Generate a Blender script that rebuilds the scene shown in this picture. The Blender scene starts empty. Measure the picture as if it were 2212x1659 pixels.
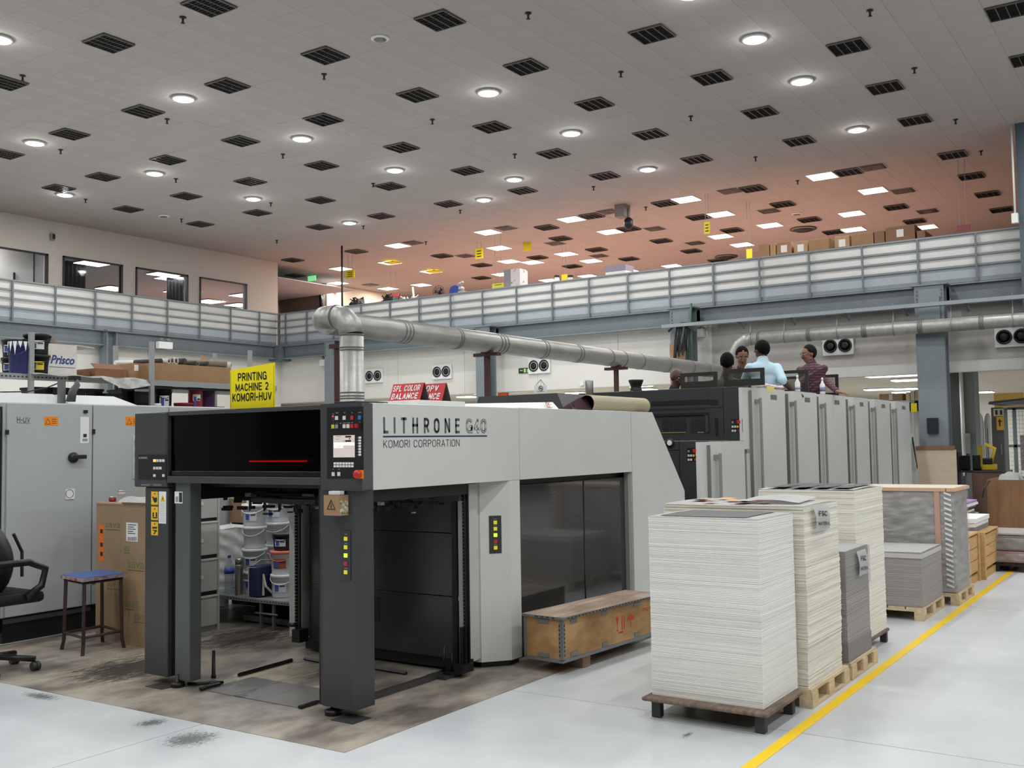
import bpy, bmesh, math, random
from mathutils import Vector, Matrix
random.seed(7)
PI = math.pi
scene = bpy.context.scene
col = scene.collection
# ---------------------------------------------------------------- camera
FPX, YAW, PITCH, ROLL = 2203.52, math.radians(33.8844), math.radians(3.2605), math.radians(-0.87693)
CAM = Vector((0.0, 0.0, 2.0))
cf = Vector((math.cos(YAW)*math.cos(PITCH), math.sin(YAW)*math.cos(PITCH), math.sin(PITCH)))
cr0 = Vector((math.sin(YAW), -math.cos(YAW), 0.0)); cu0 = cr0.cross(cf)
cr = cr0*math.cos(ROLL) + cu0*math.sin(ROLL); cu = -cr0*math.sin(ROLL) + cu0*math.cos(ROLL)
cd = bpy.data.cameras.new('camera'); cam = bpy.data.objects.new('camera', cd); col.objects.link(cam)
cd.sensor_width = 36.0; cd.lens = FPX/2212*36.0; cd.clip_end = 200
m3 = Matrix((cr, cu, -cf)).transposed()
cam.matrix_world = Matrix.Translation(CAM) @ m3.to_4x4()
scene.camera = cam
# ---------------------------------------------------------------- world, exposure
w = bpy.data.worlds.new('world'); scene.world = w; w.use_nodes = True
w.node_tree.nodes['Background'].inputs[0].default_value = (0.86, 0.86, 0.86, 1)
w.node_tree.nodes['Background'].inputs[1].default_value = 0.05
vs = scene.view_settings
vs.view_transform = 'Standard'; vs.look = 'None'; vs.gamma = 1; vs.use_curve_mapping = False; vs.exposure = 0.0
scene.cycles.use_denoising = True
scene.cycles.use_adaptive_sampling = True; scene.cycles.adaptive_threshold = .04
scene.cycles.max_bounces = 7; scene.cycles.diffuse_bounces = 3; scene.cycles.glossy_bounces = 3
scene.cycles.transmission_bounces = 4; scene.cycles.transparent_max_bounces = 8
scene.cycles.sample_clamp_indirect = 6.0; scene.cycles.caustics_reflective = False; scene.cycles.caustics_refractive = False
CEIL = 8.45
LAMP_W = 70.0      # each high-bay downlight
PANEL_W = 52.0     # each square panel of the upper floor
TUBE_W = 46.0      # each luminaire under the mezzanine
# ---------------------------------------------------------------- pixel -> world on a physical plane
def ray(x, y): return cf + cr*((x-1106)/FPX) - cu*((y-829.5)/FPX)
def Zp(x, y, z): d = ray(x, y); return CAM + d*((z-2.0)/d.z)
def Xp(x, y, c): d = ray(x, y); return CAM + d*(c/d.x)
def Yp(x, y, c): d = ray(x, y); return CAM + d*(c/d.y)
def proj(p):
    v = Vector(p)-CAM; q = v.dot(cf); return (1106+FPX*v.dot(cr)/q, 829.5-FPX*v.dot(cu)/q, q)
# ---------------------------------------------------------------- materials
def lin(c): return tuple((v/12.92 if v <= .04045 else ((v+.055)/1.055)**2.4) for v in (x/255 for x in c))
MATS = {}
def mat(name, c, rough=.5, metal=0., var=.0, scale=6., bump=0., stretch=None, emit=0., c2=None, spec=.5, coat=0., detail=4, lo=.35, hi=.65, glass=False):
    if name in MATS: return MATS[name]
    m = bpy.data.materials.new(name); m.use_nodes = True; nt = m.node_tree; N = nt.nodes; L = nt.links
    b = N['Principled BSDF']; c = lin(c)
    b.inputs['Base Color'].default_value = (*c, 1); b.inputs['Roughness'].default_value = rough
    b.inputs['Metallic'].default_value = metal; b.inputs['Specular IOR Level'].default_value = spec
    b.inputs['Coat Weight'].default_value = coat
    if var > 0 or c2 is not None or bump > 0:
        tc = N.new('ShaderNodeTexCoord'); mp = N.new('ShaderNodeMapping'); L.new(tc.outputs['Object'], mp.inputs[0])
        if stretch: mp.inputs['Scale'].default_value = stretch
        nz = N.new('ShaderNodeTexNoise'); nz.inputs['Scale'].default_value = scale; nz.inputs['Detail'].default_value = detail
        nz.inputs['Roughness'].default_value = .6
        L.new(mp.outputs[0], nz.inputs['Vector'])
        rp = N.new('ShaderNodeValToRGB'); rp.color_ramp.elements[0].position = lo; rp.color_ramp.elements[1].position = hi
        a = lin(c2) if False else None
        if c2 is not None: e0 = lin(c2) if not isinstance(c2[0], float) else c2
        else: e0 = tuple(x*(1-var) for x in c)
        rp.color_ramp.elements[0].color = (*e0, 1)
        rp.color_ramp.elements[1].color = (*(tuple(min(1, x*(1+var)) for x in c)), 1)
        L.new(nz.outputs['Fac'], rp.inputs[0]); L.new(rp.outputs[0], b.inputs['Base Color'])
        if bump > 0:
            bp = N.new('ShaderNodeBump'); bp.inputs['Strength'].default_value = bump; bp.inputs['Distance'].default_value = .01
            L.new(nz.outputs['Fac'], bp.inputs['Height']); L.new(bp.outputs[0], b.inputs['Normal'])
    if emit > 0:
        b.inputs['Emission Color'].default_value = (*c, 1); b.inputs['Emission Strength'].default_value = emit
    if glass:
        b.inputs['Alpha'].default_value = glass if isinstance(glass, float) else .3
    MATS[name] = m; return m
M = mat
lp = M('light_grey_paint', (206, 208, 203), .32, var=.025, scale=1.5)
dk = M('charcoal_paint', (60, 62, 63), .38, var=.06, scale=3)
dk2 = M('graphite_panel', (58, 60, 61), .34, var=.05, scale=2)
blk = M('black_plastic', (20, 20, 22), .4)
blkm = M('black_metal', (16, 16, 17), .45, var=.2, scale=20)
door_g = M('smoked_door', (54, 56, 55), .09, coat=.5)
steel = M('blue_grey_steel_paint', (121, 130, 133), .45, var=.05, scale=2)
steel_d = M('blue_grey_steel_deep', (103, 112, 115), .45, var=.06, scale=2)
galv = M('galvanised_duct', (160, 159, 154), .40, metal=.45, var=.12, scale=3, stretch=(1, 4, 4))
wallm = M('white_wall_paint', (222, 219, 210), .75, var=.02, scale=.7)
wallb = M('beige_bulkhead_paint', (178, 173, 166), .75, var=.03, scale=.6)
whitep = M('white_plastic', (232, 232, 228), .4)
board_w = M('white_board', (206, 204, 199), .6, var=.02, scale=2)
board_g = M('grey_kick_board', (158, 165, 170), .6, var=.03, scale=2)
tile_m = M('ceiling_tile', (176, 169, 163), .85, var=.03, scale=1.2, bump=.05)
tile_bed = M('ceiling_grid', (186, 180, 174), .8)
card = M('cardboard', (160, 126, 92), .8, var=.07, scale=4)
card2 = M('pale_cardboard', (178, 146, 112), .8, var=.06, scale=4)
yellow = M('yellow_label', (236, 190, 30), .5)
yel_sign = M('yellow_sign_board', (244, 226, 10), .4)
white_p = M('white_paper', (235, 235, 232), .7)
lamp_e = M('lamp_glow', (255, 255, 255), emit=30.)
panel_e = M('panel_glow', (255, 252, 248), emit=5.)
red = M('red_plastic', (190, 34, 34), .4)
btn_w = M('white_button', (215, 215, 212), .4)
btn_y = M('yellow_button', (225, 208, 50), .4, emit=.25)
btn_g = M('lit_green_button', (190, 255, 50), .4, emit=1.2)
btn_r = M('red_button', (190, 40, 50), .4)
btn_b = M('blue_button', (50, 120, 190), .4)
orange = M('orange_plate', (235, 140, 20), .5)
maroon = M('maroon_painted_steel', (70, 34, 36), .5, var=.1, scale=8)
timber = M('pale_timber', (204, 184, 150), .75, var=.16, scale=4, stretch=(1, 6, 6), bump=.1)
timber_o = M('orange_timber', (198, 158, 104), .7, var=.12, scale=4, stretch=(1, 5, 5), bump=.1)
ink = M('dark_print', (40, 40, 42), .6)
gold_glass = M('smoked_glass', (90, 88, 76), .08, glass=.22)
# ---------------------------------------------------------------- mesh builder
class B:
    def __init__(s): s.bm = bmesh.new()
    def box(s, x0, x1, y0, y1, z0, z1, bev=0., R=None):
        x0, x1 = sorted((x0, x1)); y0, y1 = sorted((y0, y1)); z0, z1 = sorted((z0, z1))
        r = bmesh.ops.create_cube(s.bm, size=1)['verts']
        c = Vector(((x0+x1)/2, (y0+y1)/2, (z0+z1)/2))
        for v in r: v.co = Vector((v.co.x*(x1-x0), v.co.y*(y1-y0), v.co.z*(z1-z0)))
        if bev > 0:
            es = list({e for v in r for e in v.link_edges})
            r = bmesh.ops.bevel(s.bm, geom=es, offset=min(bev, .45*min(x1-x0, y1-y0, z1-z0)), segments=2, affect='EDGES', profile=.5)['verts']
            r = list({v for f in r for v in [f]} ) if r else []
        vs_ = set(r)
        if bev > 0:
            # gather whole island
            st = list(vs_); seen = set(st)
            while st:
                v = st.pop()
                for e in v.link_edges:
                    o = e.other_vert(v)
                    if o not in seen: seen.add(o); st.append(o)
            vs_ = seen
        for v in vs_: v.co = (R @ v.co if R else v.co) + c
        return s
    def prism(s, poly, a, b, axis='z'):
        def mk(p, t):
            if axis == 'z': return (p[0], p[1], t)
            if axis == 'y': return (p[0], t, p[1])
            return (t, p[0], p[1])
        lo = [s.bm.verts.new(mk(p, a)) for p in poly]; hi = [s.bm.verts.new(mk(p, b)) for p in poly]
        n = len(poly); s.bm.faces.new(lo); s.bm.faces.new(hi)
        for i in range(n): s.bm.faces.new((lo[i], lo[(i+1) % n], hi[(i+1) % n], hi[i]))
        return s
    def hull(s, lo, hi):
        lo = [s.bm.verts.new(p) for p in lo]; hi = [s.bm.verts.new(p) for p in hi]; n = len(lo)
        s.bm.faces.new(lo); s.bm.faces.new(hi)
        for i in range(n): s.bm.faces.new((lo[i], lo[(i+1) % n], hi[(i+1) % n], hi[i]))
        return s
    def tube(s, pts, r, n=12, cap=True, rs=None):
        pts = [Vector(p) for p in pts]; rings = []
        t = (pts[1]-pts[0]).normalized(); up = Vector((0, 0, 1)) if abs(t.z) < .9 else Vector((1, 0, 0))
        a = t.cross(up).normalized()
        for i, p in enumerate(pts):
            if i == 0: d = pts[1]-p
            elif i == len(pts)-1: d = p-pts[i-1]
            else: d = (pts[i+1]-p).normalized()+(p-pts[i-1]).normalized()
            d.normalize(); a = (a-d*a.dot(d)).normalized(); b_ = d.cross(a)
            rr = rs[i] if rs else r
            rings.append([s.bm.verts.new(p+(a*math.cos(2*PI*k/n)+b_*math.sin(2*PI*k/n))*rr) for k in range(n)])
        for i in range(len(rings)-1):
            for k in range(n):
                f = s.bm.faces.new((rings[i][k], rings[i][(k+1) % n], rings[i+1][(k+1) % n], rings[i+1][k])); f.smooth = n > 6
        if cap: s.bm.faces.new(rings[0]); s.bm.faces.new(rings[-1])
        return s
    def lathe(s, prof, c, n=20, axis='z'):
        c = Vector(c); rings = []
        for r_, h in prof:
            ring = []
            for k in range(n):
                a = 2*PI*k/n; q = (r_*math.cos(a), r_*math.sin(a), h)
                if axis == 'x': q = (h, r_*math.cos(a), r_*math.sin(a))
                if axis == 'y': q = (r_*math.cos(a), h, r_*math.sin(a))
                ring.append(s.bm.verts.new(c+Vector(q)))
            rings.append(ring)
        for i in range(len(rings)-1):
            for k in range(n):
                f = s.bm.faces.new((rings[i][k], rings[i][(k+1) % n], rings[i+1][(k+1) % n], rings[i+1][k])); f.smooth = True
        s.bm.faces.new(rings[0]); s.bm.faces.new(rings[-1]); return s
    def grid(s, f, nu, nv, thick=0.):
        vs_ = [[s.bm.verts.new(f(i/nu, j/nv)) for j in range(nv+1)] for i in range(nu+1)]
        fs = []
        for i in range(nu):
            for j in range(nv):
                q = s.bm.faces.new((vs_[i][j], vs_[i+1][j], vs_[i+1][j+1], vs_[i][j+1])); q.smooth = True; fs.append(q)
        if thick:
            bmesh.ops.solidify(s.bm, geom=fs, thickness=thick)
            if thick <= .004:
                for q in s.bm.faces: q.smooth = False
        return s
    def blob(s, c, r, sub=2, squash=(1, 1, 1), jit=0.):
        v = bmesh.ops.create_icosphere(s.bm, subdivisions=sub, radius=1)['verts']
        for q in v:
            k = 1+random.uniform(-jit, jit)
            q.co = Vector(c)+Vector((q.co.x*r*squash[0]*k, q.co.y*r*squash[1]*k, q.co.z*r*squash[2]*k))
            for f in q.link_faces: f.smooth = True
        return s
def origin_of(p):
    o = Vector((0, 0, 0))
    while p is not None: o += p.location; p = p.parent
    return o
def build(name, b, m, parent=None, label=None, cat=None, group=None, kind=None):
    bm = b.bm; bmesh.ops.recalc_face_normals(bm, faces=bm.faces)
    me = bpy.data.meshes.new(name); bm.verts.ensure_lookup_table()
    if parent is None:
        xs = [v.co for v in bm.verts]
        o = Vector(((min(v.x for v in xs)+max(v.x for v in xs))/2, (min(v.y for v in xs)+max(v.y for v in xs))/2, min(v.z for v in xs)))
    else: o = origin_of(parent)
    for v in bm.verts: v.co -= o
    bm.to_mesh(me); bm.free(); me.materials.append(m)
    ob = bpy.data.objects.new(name, me); col.objects.link(ob)
    if parent is None: ob.location = o
    else: ob.parent = parent
    return tag(ob, label, cat, group, kind)
def tag(ob, label=None, cat=None, group=None, kind=None):
    if label: ob['label'] = label
    if cat: ob['category'] = cat
    if group: ob['group'] = group
    if kind: ob['kind'] = kind
    return ob
def empty(name, loc, label=None, cat=None, group=None, kind=None):
    o = bpy.data.objects.new(name, None); o.location = loc; o.empty_display_size = .1; col.objects.link(o)
    return tag(o, label, cat, group, kind)
def struct(name, b, m, parent=None): return build(name, b, m, parent, kind=None if parent else 'structure')
def copy_tree(o, parent=None, loc=None):
    c = o.copy(); col.objects.link(c); c.parent = parent
    if loc is not None: c.location = loc
    for ch in list(o.children): copy_tree(ch, c)
    return c
def bx(name, x0, x1, y0, y1, z0, z1, m, parent=None, bev=0., **k): return build(name, B().box(x0, x1, y0, y1, z0, z1, bev), m, parent, **k)
# box lying on a plane axis=const, given its picture rectangle
def fbox(name, axis, c, r, m, parent, t=.006, out=0., bev=0., **k):
    x0, y0, x1, y1 = r; f = Xp if axis == 'x' else Yp
    mx, my = (x0+x1)/2, (y0+y1)/2
    a, b_, zt, zb = f(x0, my, c), f(x1, my, c), f(mx, y0, c).z, f(mx, y1, c).z
    if axis == 'x': return bx(name, c-out-t, c-out, a.y, b_.y, zb, zt, m, parent, bev, **k)
    return bx(name, a.x, b_.x, c-out-t, c-out, zb, zt, m, parent, bev, **k)
# condensed sans-serif capitals drawn as flat strokes
def _arc(cx, cy, rx, ry, a0, a1, n=7): return [(cx+rx*math.cos(math.radians(a0+(a1-a0)*k/n)), cy+ry*math.sin(math.radians(a0+(a1-a0)*k/n))) for k in range(n+1)]
def _bowl(y0, y1, x=1.): r = (y1-y0)/2; return [(0, y1)]+_arc(x-.42, (y0+y1)/2, .42, r, 90, -90)+[(0, y0)]
_O = _arc(.5, .72, .5, .28, 0, 180, 10)+_arc(.5, .28, .5, .28, 180, 360, 10)+[(1, .72)]
GL = {'A': (1, [[(0, 0), (.5, 1), (1, 0)], [(.18, .32), (.82, .32)]]), 'B': (.92, [[(0, 0), (0, 1)], _bowl(.53, 1, .94), _bowl(0, .53)]),
 'C': (.95, [_arc(.5, .70, .5, .30, 10, 180, 9)+_arc(.5, .30, .5, .30, 180, 350, 9)]), 'E': (.8, [[(1, 1), (0, 1), (0, 0), (1, 0)], [(0, .53), (.9, .53)]]),
 'F': (.78, [[(1, 1), (0, 1), (0, 0)], [(0, .52), (.88, .52)]]), 'G': (1, [_arc(.5, .70, .5, .30, 20, 180, 9)+_arc(.5, .30, .5, .30, 180, 330, 9)+[(1, .20), (1, .46), (.58, .46)], [(1, .46), (1, 0)]]),
 'H': (.95, [[(0, 0), (0, 1)], [(1, 0), (1, 1)], [(0, .52), (1, .52)]]), 'I': (.0, [[(0, 0), (0, 1)]]), 'K': (.92, [[(0, 0), (0, 1)], [(.98, 1), (.0, .36)], [(.30, .56), (1, 0)]]),
 'L': (.75, [[(0, 1), (0, 0), (1, 0)]]), 'M': (1.15, [[(0, 0), (0, 1), (.5, .12), (1, 1), (1, 0)]]), 'N': (.98, [[(0, 0), (0, 1), (1, 0), (1, 1)]]), 'O': (1., [_O]), '0': (.9, [_O]),
 'P': (.88, [[(0, 0), (0, 1)], _bowl(.46, 1)]), 'R': (.92, [[(0, 0), (0, 1)], _bowl(.48, 1), [(.55, .48), (1, 0)]]), 'S': (.88, [_arc(.5, .75, .48, .25, 15, 250, 9)+[(.62, .48)]+_arc(.5, .25, .5, .25, 60, -165, 9)]),
 'T': (.88, [[(0, 1), (1, 1)], [(.5, 1), (.5, 0)]]), 'U': (.95, [[(0, 1)]+_arc(.5, .30, .5, .30, 180, 360, 10)+[(1, 1)]]), 'V': (1, [[(0, 1), (.5, 0), (1, 1)]]),
 '2': (.85, [_arc(.5, .70, .48, .30, 165, -30, 8)+[(0, .0), (1, 0)]]), '4': (.95, [[(.75, 0), (.75, 1), (0, .26), (1, .26)]]), '-': (.45, [[(0, .42), (1, .42)]]), ' ': (.35, [])}
def strokes(name, s, p0, U, V, w_, h_, m_, parent, ext=.001, bold=.16, shear=0., gap=.34, cw=.62, **k):
    U = Vector(U).normalized(); V = Vector(V).normalized(); Nn = U.cross(V); t = bold
    x = t/2; segs = []
    for ch in s:
        gw, st = GL[ch]; gw *= cw
        for pl in st: segs.append([(x+px_*gw, t/2+py_*(1-t)) for px_, py_ in pl])
        x += gw+t+gap*.4
    tot = x-t/2-gap*.4; b = B(); sx = w_/tot; sy = h_
    def P(q): return Vector(p0)+U*((q[0]+shear*(q[1]-.5))*sx)+V*(q[1]*sy)+Nn*ext
    def quad(a, b_, c, d): b.bm.faces.new([b.bm.verts.new(P(v)) for v in (a, b_, c, d)])
    for pl in segs:
        for i in range(len(pl)-1):
            a, c = Vector((*pl[i], 0)), Vector((*pl[i+1], 0)); d = c-a
            if d.length < 1e-6: continue
            d.normalize(); n = Vector((-d.y, d.x, 0))*t/2
            e0 = d*(t/2 if i == 0 and len(pl) < 8 and abs(d.x*d.y) < .01 else t*.12); e1 = d*(t/2 if abs(d.x*d.y) < .01 and len(pl) < 8 else t*.12)
            quad(a-e0+n, a-e0-n, c+e1-n, c+e1+n)
    return build(name, b, m_, parent, **k)
def text(name, s, p0, U, V, w_, h_, m, parent, ext=.001, off=0., shear=0., **k):
    cu_ = bpy.data.curves.new('t', 'FONT'); cu_.body = s; cu_.extrude = 0; cu_.offset = off; cu_.space_line = .85; cu_.align_x = 'CENTER' if '\n' in s else 'LEFT'
    cu_.resolution_u = 3; cu_.shear = shear
    if off: cu_.offset = off
    o = bpy.data.objects.new('t', cu_); col.objects.link(o); bpy.context.view_layer.update()
    me = bpy.data.meshes.new_from_object(o.evaluated_get(bpy.context.evaluated_depsgraph_get()))
    bpy.data.objects.remove(o); bm = bmesh.new(); bm.from_mesh(me)
    xs = [v.co.x for v in bm.verts]; ys = [v.co.y for v in bm.verts]
    x0, x1, y0, y1 = min(xs), max(xs), min(ys), max(ys)
    U = Vector(U).normalized(); V = Vector(V).normalized(); Nn = U.cross(V)
    for v in bm.verts: v.co = Vector(p0)+U*((v.co.x-x0)/(x1-x0)*w_)+V*((v.co.y-y0)/(y1-y0)*h_)+Nn*ext
    q = B(); q.bm.free(); q.bm = bm
    return build(name, q, m, parent, **k)
def fstrokes(name, s, axis, c, r, m, parent, out=.001, **k):
    x0, y0, x1, y1 = r; f = Xp if axis == 'x' else Yp; mx, my = (x0+x1)/2, (y0+y1)/2
    a, b_, zt, zb = f(x0, my, c), f(x1, my, c), f(mx, y0, c).z, f(mx, y1, c).z
    p0 = Vector((c, a.y, zb)) if axis == 'x' else Vector((a.x, c, zb))
    return strokes(name, s, p0, (0, -1, 0) if axis == 'x' else (1, 0, 0), (0, 0, 1), abs(a.y-b_.y) if axis == 'x' else abs(a.x-b_.x), zt-zb, m, parent, ext=out, **k)
def ftext(name, s, axis, c, r, m, parent, out=.001, off=0., **k):
    x0, y0, x1, y1 = r; f = Xp if axis == 'x' else Yp; mx, my = (x0+x1)/2, (y0+y1)/2
    a, b_, zt, zb = f(x0, my, c), f(x1, my, c), f(mx, y0, c).z, f(mx, y1, c).z
    p0 = Vector((c, a.y, zb)) if axis == 'x' else Vector((a.x, c, zb))
    U = (0, -1, 0) if axis == 'x' else (1, 0, 0); w_ = abs(a.y-b_.y) if axis == 'x' else abs(a.x-b_.x)
    return text(name, s, p0, U, (0, 0, 1), w_, zt-zb, m, parent, ext=out, off=off, **k)
# ================================================================ SETTING
# floor slabs split by the sawn joints
floor_m = M('painted_concrete_floor', (214, 217, 218), .30, c2=(192, 196, 198), var=.02, scale=.5, detail=11, bump=.02, lo=.36, hi=.64)
pad_m = M('bare_concrete', (172, 163, 148), .38, c2=(104, 97, 89), var=.05, scale=1.0, detail=12, lo=.40, hi=.60, bump=.05, stretch=(1, 1.6, 1))
joint_m = M('joint_filler', (110, 110, 108), .8)
floor = struct('floor', B().box(-12, 62, -16, 46, -.30, -.02), joint_m)
xs_ = [-12, -5.08, 0.92, 6.92, 12.92, 18.92, 24.92, 34, 48, 62]; ys_ = [-16, -6, 0.07, 6.07, 12.07, 18.07, 26, 46]
for i in range(len(xs_)-1):
    for j in range(len(ys_)-1):
        build('floor_slab', B().box(xs_[i]+.004, xs_[i+1]-.004, ys_[j]+.004, ys_[j+1]-.004, -.02, 0), floor_m, floor)
pad = struct('trim_1', B().prism([(4.98, 4.70), (9.6, 4.70), (9.6, 10.28), (4.90, 10.28)], .0005, .004), pad_m)
pad['label'] = 'bare brown concrete area of floor under and around the press'
# worn paint smears and scuffs on the floor
def stain_mat(name, c, dens, sc, st=(1, 1, 1)):
    m = bpy.data.materials.new(name); m.use_nodes = True; nt = m.node_tree; N = nt.nodes; L = nt.links; b = N['Principled BSDF']
    b.inputs['Base Color'].default_value = (*lin(c), 1); b.inputs['Roughness'].default_value = .5
    tc = N.new('ShaderNodeTexCoord'); mp = N.new('ShaderNodeMapping'); mp.inputs['Location'].default_value = (-1, -1, 0); mp.inputs['Scale'].default_value = (2, 2, 0)
    L.new(tc.outputs['Generated'], mp.inputs[0]); g = N.new('ShaderNodeTexGradient'); g.gradient_type = 'SPHERICAL'; L.new(mp.outputs[0], g.inputs[0])
    m2 = N.new('ShaderNodeMapping'); m2.inputs['Scale'].default_value = st; L.new(tc.outputs['Object'], m2.inputs[0])
    nz = N.new('ShaderNodeTexNoise'); nz.inputs['Scale'].default_value = sc; nz.inputs['Detail'].default_value = 12; nz.inputs['Roughness'].default_value = .75; nz.inputs['Distortion'].default_value = .6; L.new(m2.outputs[0], nz.inputs[0])
    a = N.new('ShaderNodeMath'); a.operation = 'MULTIPLY_ADD'; L.new(g.outputs['Fac'], a.inputs[0]); a.inputs[1].default_value = .45; L.new(nz.outputs['Fac'], a.inputs[2])
    rp = N.new('ShaderNodeMapRange'); rp.inputs['From Min'].default_value = .70-dens; rp.inputs['From Max'].default_value = .84-dens; L.new(a.outputs[0], rp.inputs[0])
    k = N.new('ShaderNodeMath'); k.operation = 'MULTIPLY'; L.new(rp.outputs[0], k.inputs[0]); k.inputs[1].default_value = .75; L.new(k.outputs[0], b.inputs['Alpha']); return m
def stain(nm, pts_px, m, z):
    b = B(); b.bm.faces.new([b.bm.verts.new(Zp(x, y, z)) for x, y in pts_px]); return tag(build(nm, b, m, floor), kind='stuff')
st_d = stain_mat('dark_scuff', (62, 60, 57), .0, 9, (.8, 3.2, 1)); st_l = stain_mat('pale_wear', (196, 184, 160), .02, 6, (.8, 3.2, 1)); st_f = stain_mat('fine_scuff', (110, 110, 110), -.05, 26, (1, 3, 1)); st_b = stain_mat('broad_grey_wear', (140, 142, 143), .0, 2.2, (1, 2, 1))
stain('scuff_marks', [(20, 1500), (260, 1395), (560, 1400), (200, 1530)], st_l, .0048); stain('scuff_marks', [(30, 1490), (250, 1405), (520, 1405), (180, 1525)], st_d, .0054)
stain('scuff_marks', [(400, 1400), (560, 1330), (700, 1372), (470, 1440)], st_d, .0054); stain('scuff_marks', [(400, 1465), (640, 1400), (760, 1440), (520, 1530)], st_l, .0048)
stain('scuff_marks', [(270, 1565), (350, 1535), (400, 1560), (300, 1590)], st_f, .0012); stain('scuff_marks', [(300, 1600), (440, 1550), (490, 1590), (380, 1650)], st_f, .0012)
stain('scuff_marks', [(20, 1500), (60, 1480), (170, 1505), (120, 1530)], st_f, .0012)
for q_ in ([(1840, 1385), (1875, 1372), (1890, 1380), (1850, 1392)], [(1460, 1590), (1500, 1570), (1510, 1585), (1470, 1605)]): stain('scuff_marks', q_, st_f, .0012)
fl = build('floor_marking', B().box(2.2, 26, 2.325, 2.405, .0008, .0035), M('yellow_floor_paint', (240, 200, 20), .5, c2=(205, 170, 40), var=.05, scale=5, detail=10, lo=.2, hi=.42),
           label='yellow painted aisle line along the row of pallets', cat='floor line')
# ceiling: bed plus tiles
ceil = struct('ceiling', B().box(-12, 62, -16, 46, CEIL+.006, CEIL+.3), tile_bed)
LOUV = [(448,12),(951,40),(233,91),(703,117),(1410,69),(1137,144),(22,177),(490,182),(901,206),(1540,163),(1838,93),(306,237),(698,259),(1283,224),(1916,181),(148,285),(518,302),(1061,276),(1642,239),(18,328),(358,342),(866,321),(1403,290),(1984,252),(217,378),(693,357),(1191,334),(1727,300),(541,392),(104,408),(396,420),(271,446),(1005,373),(842,404),(691,432),(554,458),(428,480),(1301,382),(1126,415),(967,443),(823,467),(1502,344),(2180,16),(2205,123),(690,490)]
occ = {}
def cell(p): return (round((p.x-9.67)/.6), round((p.y-4.53)/.6))
for q in LOUV:
    occ[cell(Zp(*q, CEIL))] = q
i0, i1, j0, j1 = -6, 58, -12, 44
cells = []
for i in range(i0, i1):
    for j in range(j0, j1):
        if (i, j) in occ: continue
        c = Vector((9.67+.6*i, 4.53+.6*j, CEIL)); x, y, d = proj(c)
        if d > 1 and -60 < x < 2270 and -60 < y < 700: vis = d
        else: vis = 1e9
        cells.append((vis, i, j))
cells.sort()
tb = B().box(-.2985, .2985, -.2985, .2985, 0, .005); bmesh.ops.recalc_face_normals(tb.bm, faces=tb.bm.faces)
tme = bpy.data.meshes.new('tile'); tb.bm.to_mesh(tme); tme.materials.append(tile_m)
for vis, i, j in cells[:299]:
    o = bpy.data.objects.new('tile', tme); o.parent = ceil; col.objects.link(o)
    o.location = Vector((9.67+.6*i, 4.53+.6*j, CEIL)) - ceil.location
vsx, fsx = [], []
for vis, i, j in cells[299:]:
    x, y = 9.67+.6*i, 4.53+.6*j; n = len(vsx); h = .2985; e = random.uniform(0, .002)
    vsx += [(x-h, y-h, CEIL-e), (x+h, y-h, CEIL-e), (x+h, y+h, CEIL-e), (x-h, y+h, CEIL-e), (x-h, y-h, CEIL+.005), (x+h, y-h, CEIL+.005), (x+h, y+h, CEIL+.005), (x-h, y+h, CEIL+.005)]
    fsx += [(n+3, n+2, n+1, n), (n, n+1, n+5, n+4), (n+1, n+2, n+6, n+5), (n+2, n+3, n+7, n+6), (n+3, n, n+4, n+7)]
me = bpy.data.meshes.new('tile_field'); me.from_pydata([Vector(v)-ceil.location for v in vsx], [], fsx); me.materials.append(tile_m)
o = bpy.data.objects.new('tile_field', me); o.parent = ceil; o['kind'] = 'stuff'; col.objects.link(o)
# ---- recessed louvre fittings
lv_h = M('louvre_housing', (40, 38, 37), .5); lv_b = M('louvre_blade', (120, 116, 112), .35, metal=.6)
def louvre(p, label, group, size=.28, recess=True):
    r = empty('louvre_fitting', p, label, 'ceiling fitting', group)
    z = p.z
    build('housing', B().box(p.x-size, p.x+size, p.y-size, p.y+size, z-.001, z+.011), lv_h, r)
    for k in (-.5, 0, .5):
        build('blade', B().box(p.x-size, p.x+size, p.y+k*size-.006, p.y+k*size+.006, z-.028, z-.001), lv_b, r)
    g = B()
    for k in range(-4, 5): g.box(p.x+k*size/4.6-.003, p.x+k*size/4.6+.003, p.y-size, p.y+size, z-.02, z-.002)
    build('cross_blades', g, lv_h, r)
    f = B()
    for sx, sy, lx, ly in ((-1, 0, .008, size), (1, 0, .008, size), (0, -1, size, .008), (0, 1, size, .008)):
        f.box(p.x+sx*size-lx, p.x+sx*size+lx, p.y+sy*size-ly, p.y+sy*size+ly, z-.03, z-.002)
    build('frame', f, lv_b, r)
    return r
ORD = ['leftmost', 'second', 'third', 'fourth', 'fifth', 'sixth', 'seventh', 'eighth', 'ninth', 'tenth', 'eleventh', 'twelfth', 'thirteenth']
ROWN = ['nearest', 'second', 'third', 'fourth', 'fifth', 'sixth', 'seventh', 'eighth', 'ninth', 'tenth', 'eleventh', 'twelfth', 'thirteenth', 'fourteenth', 'fifteenth', 'sixteenth']
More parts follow.
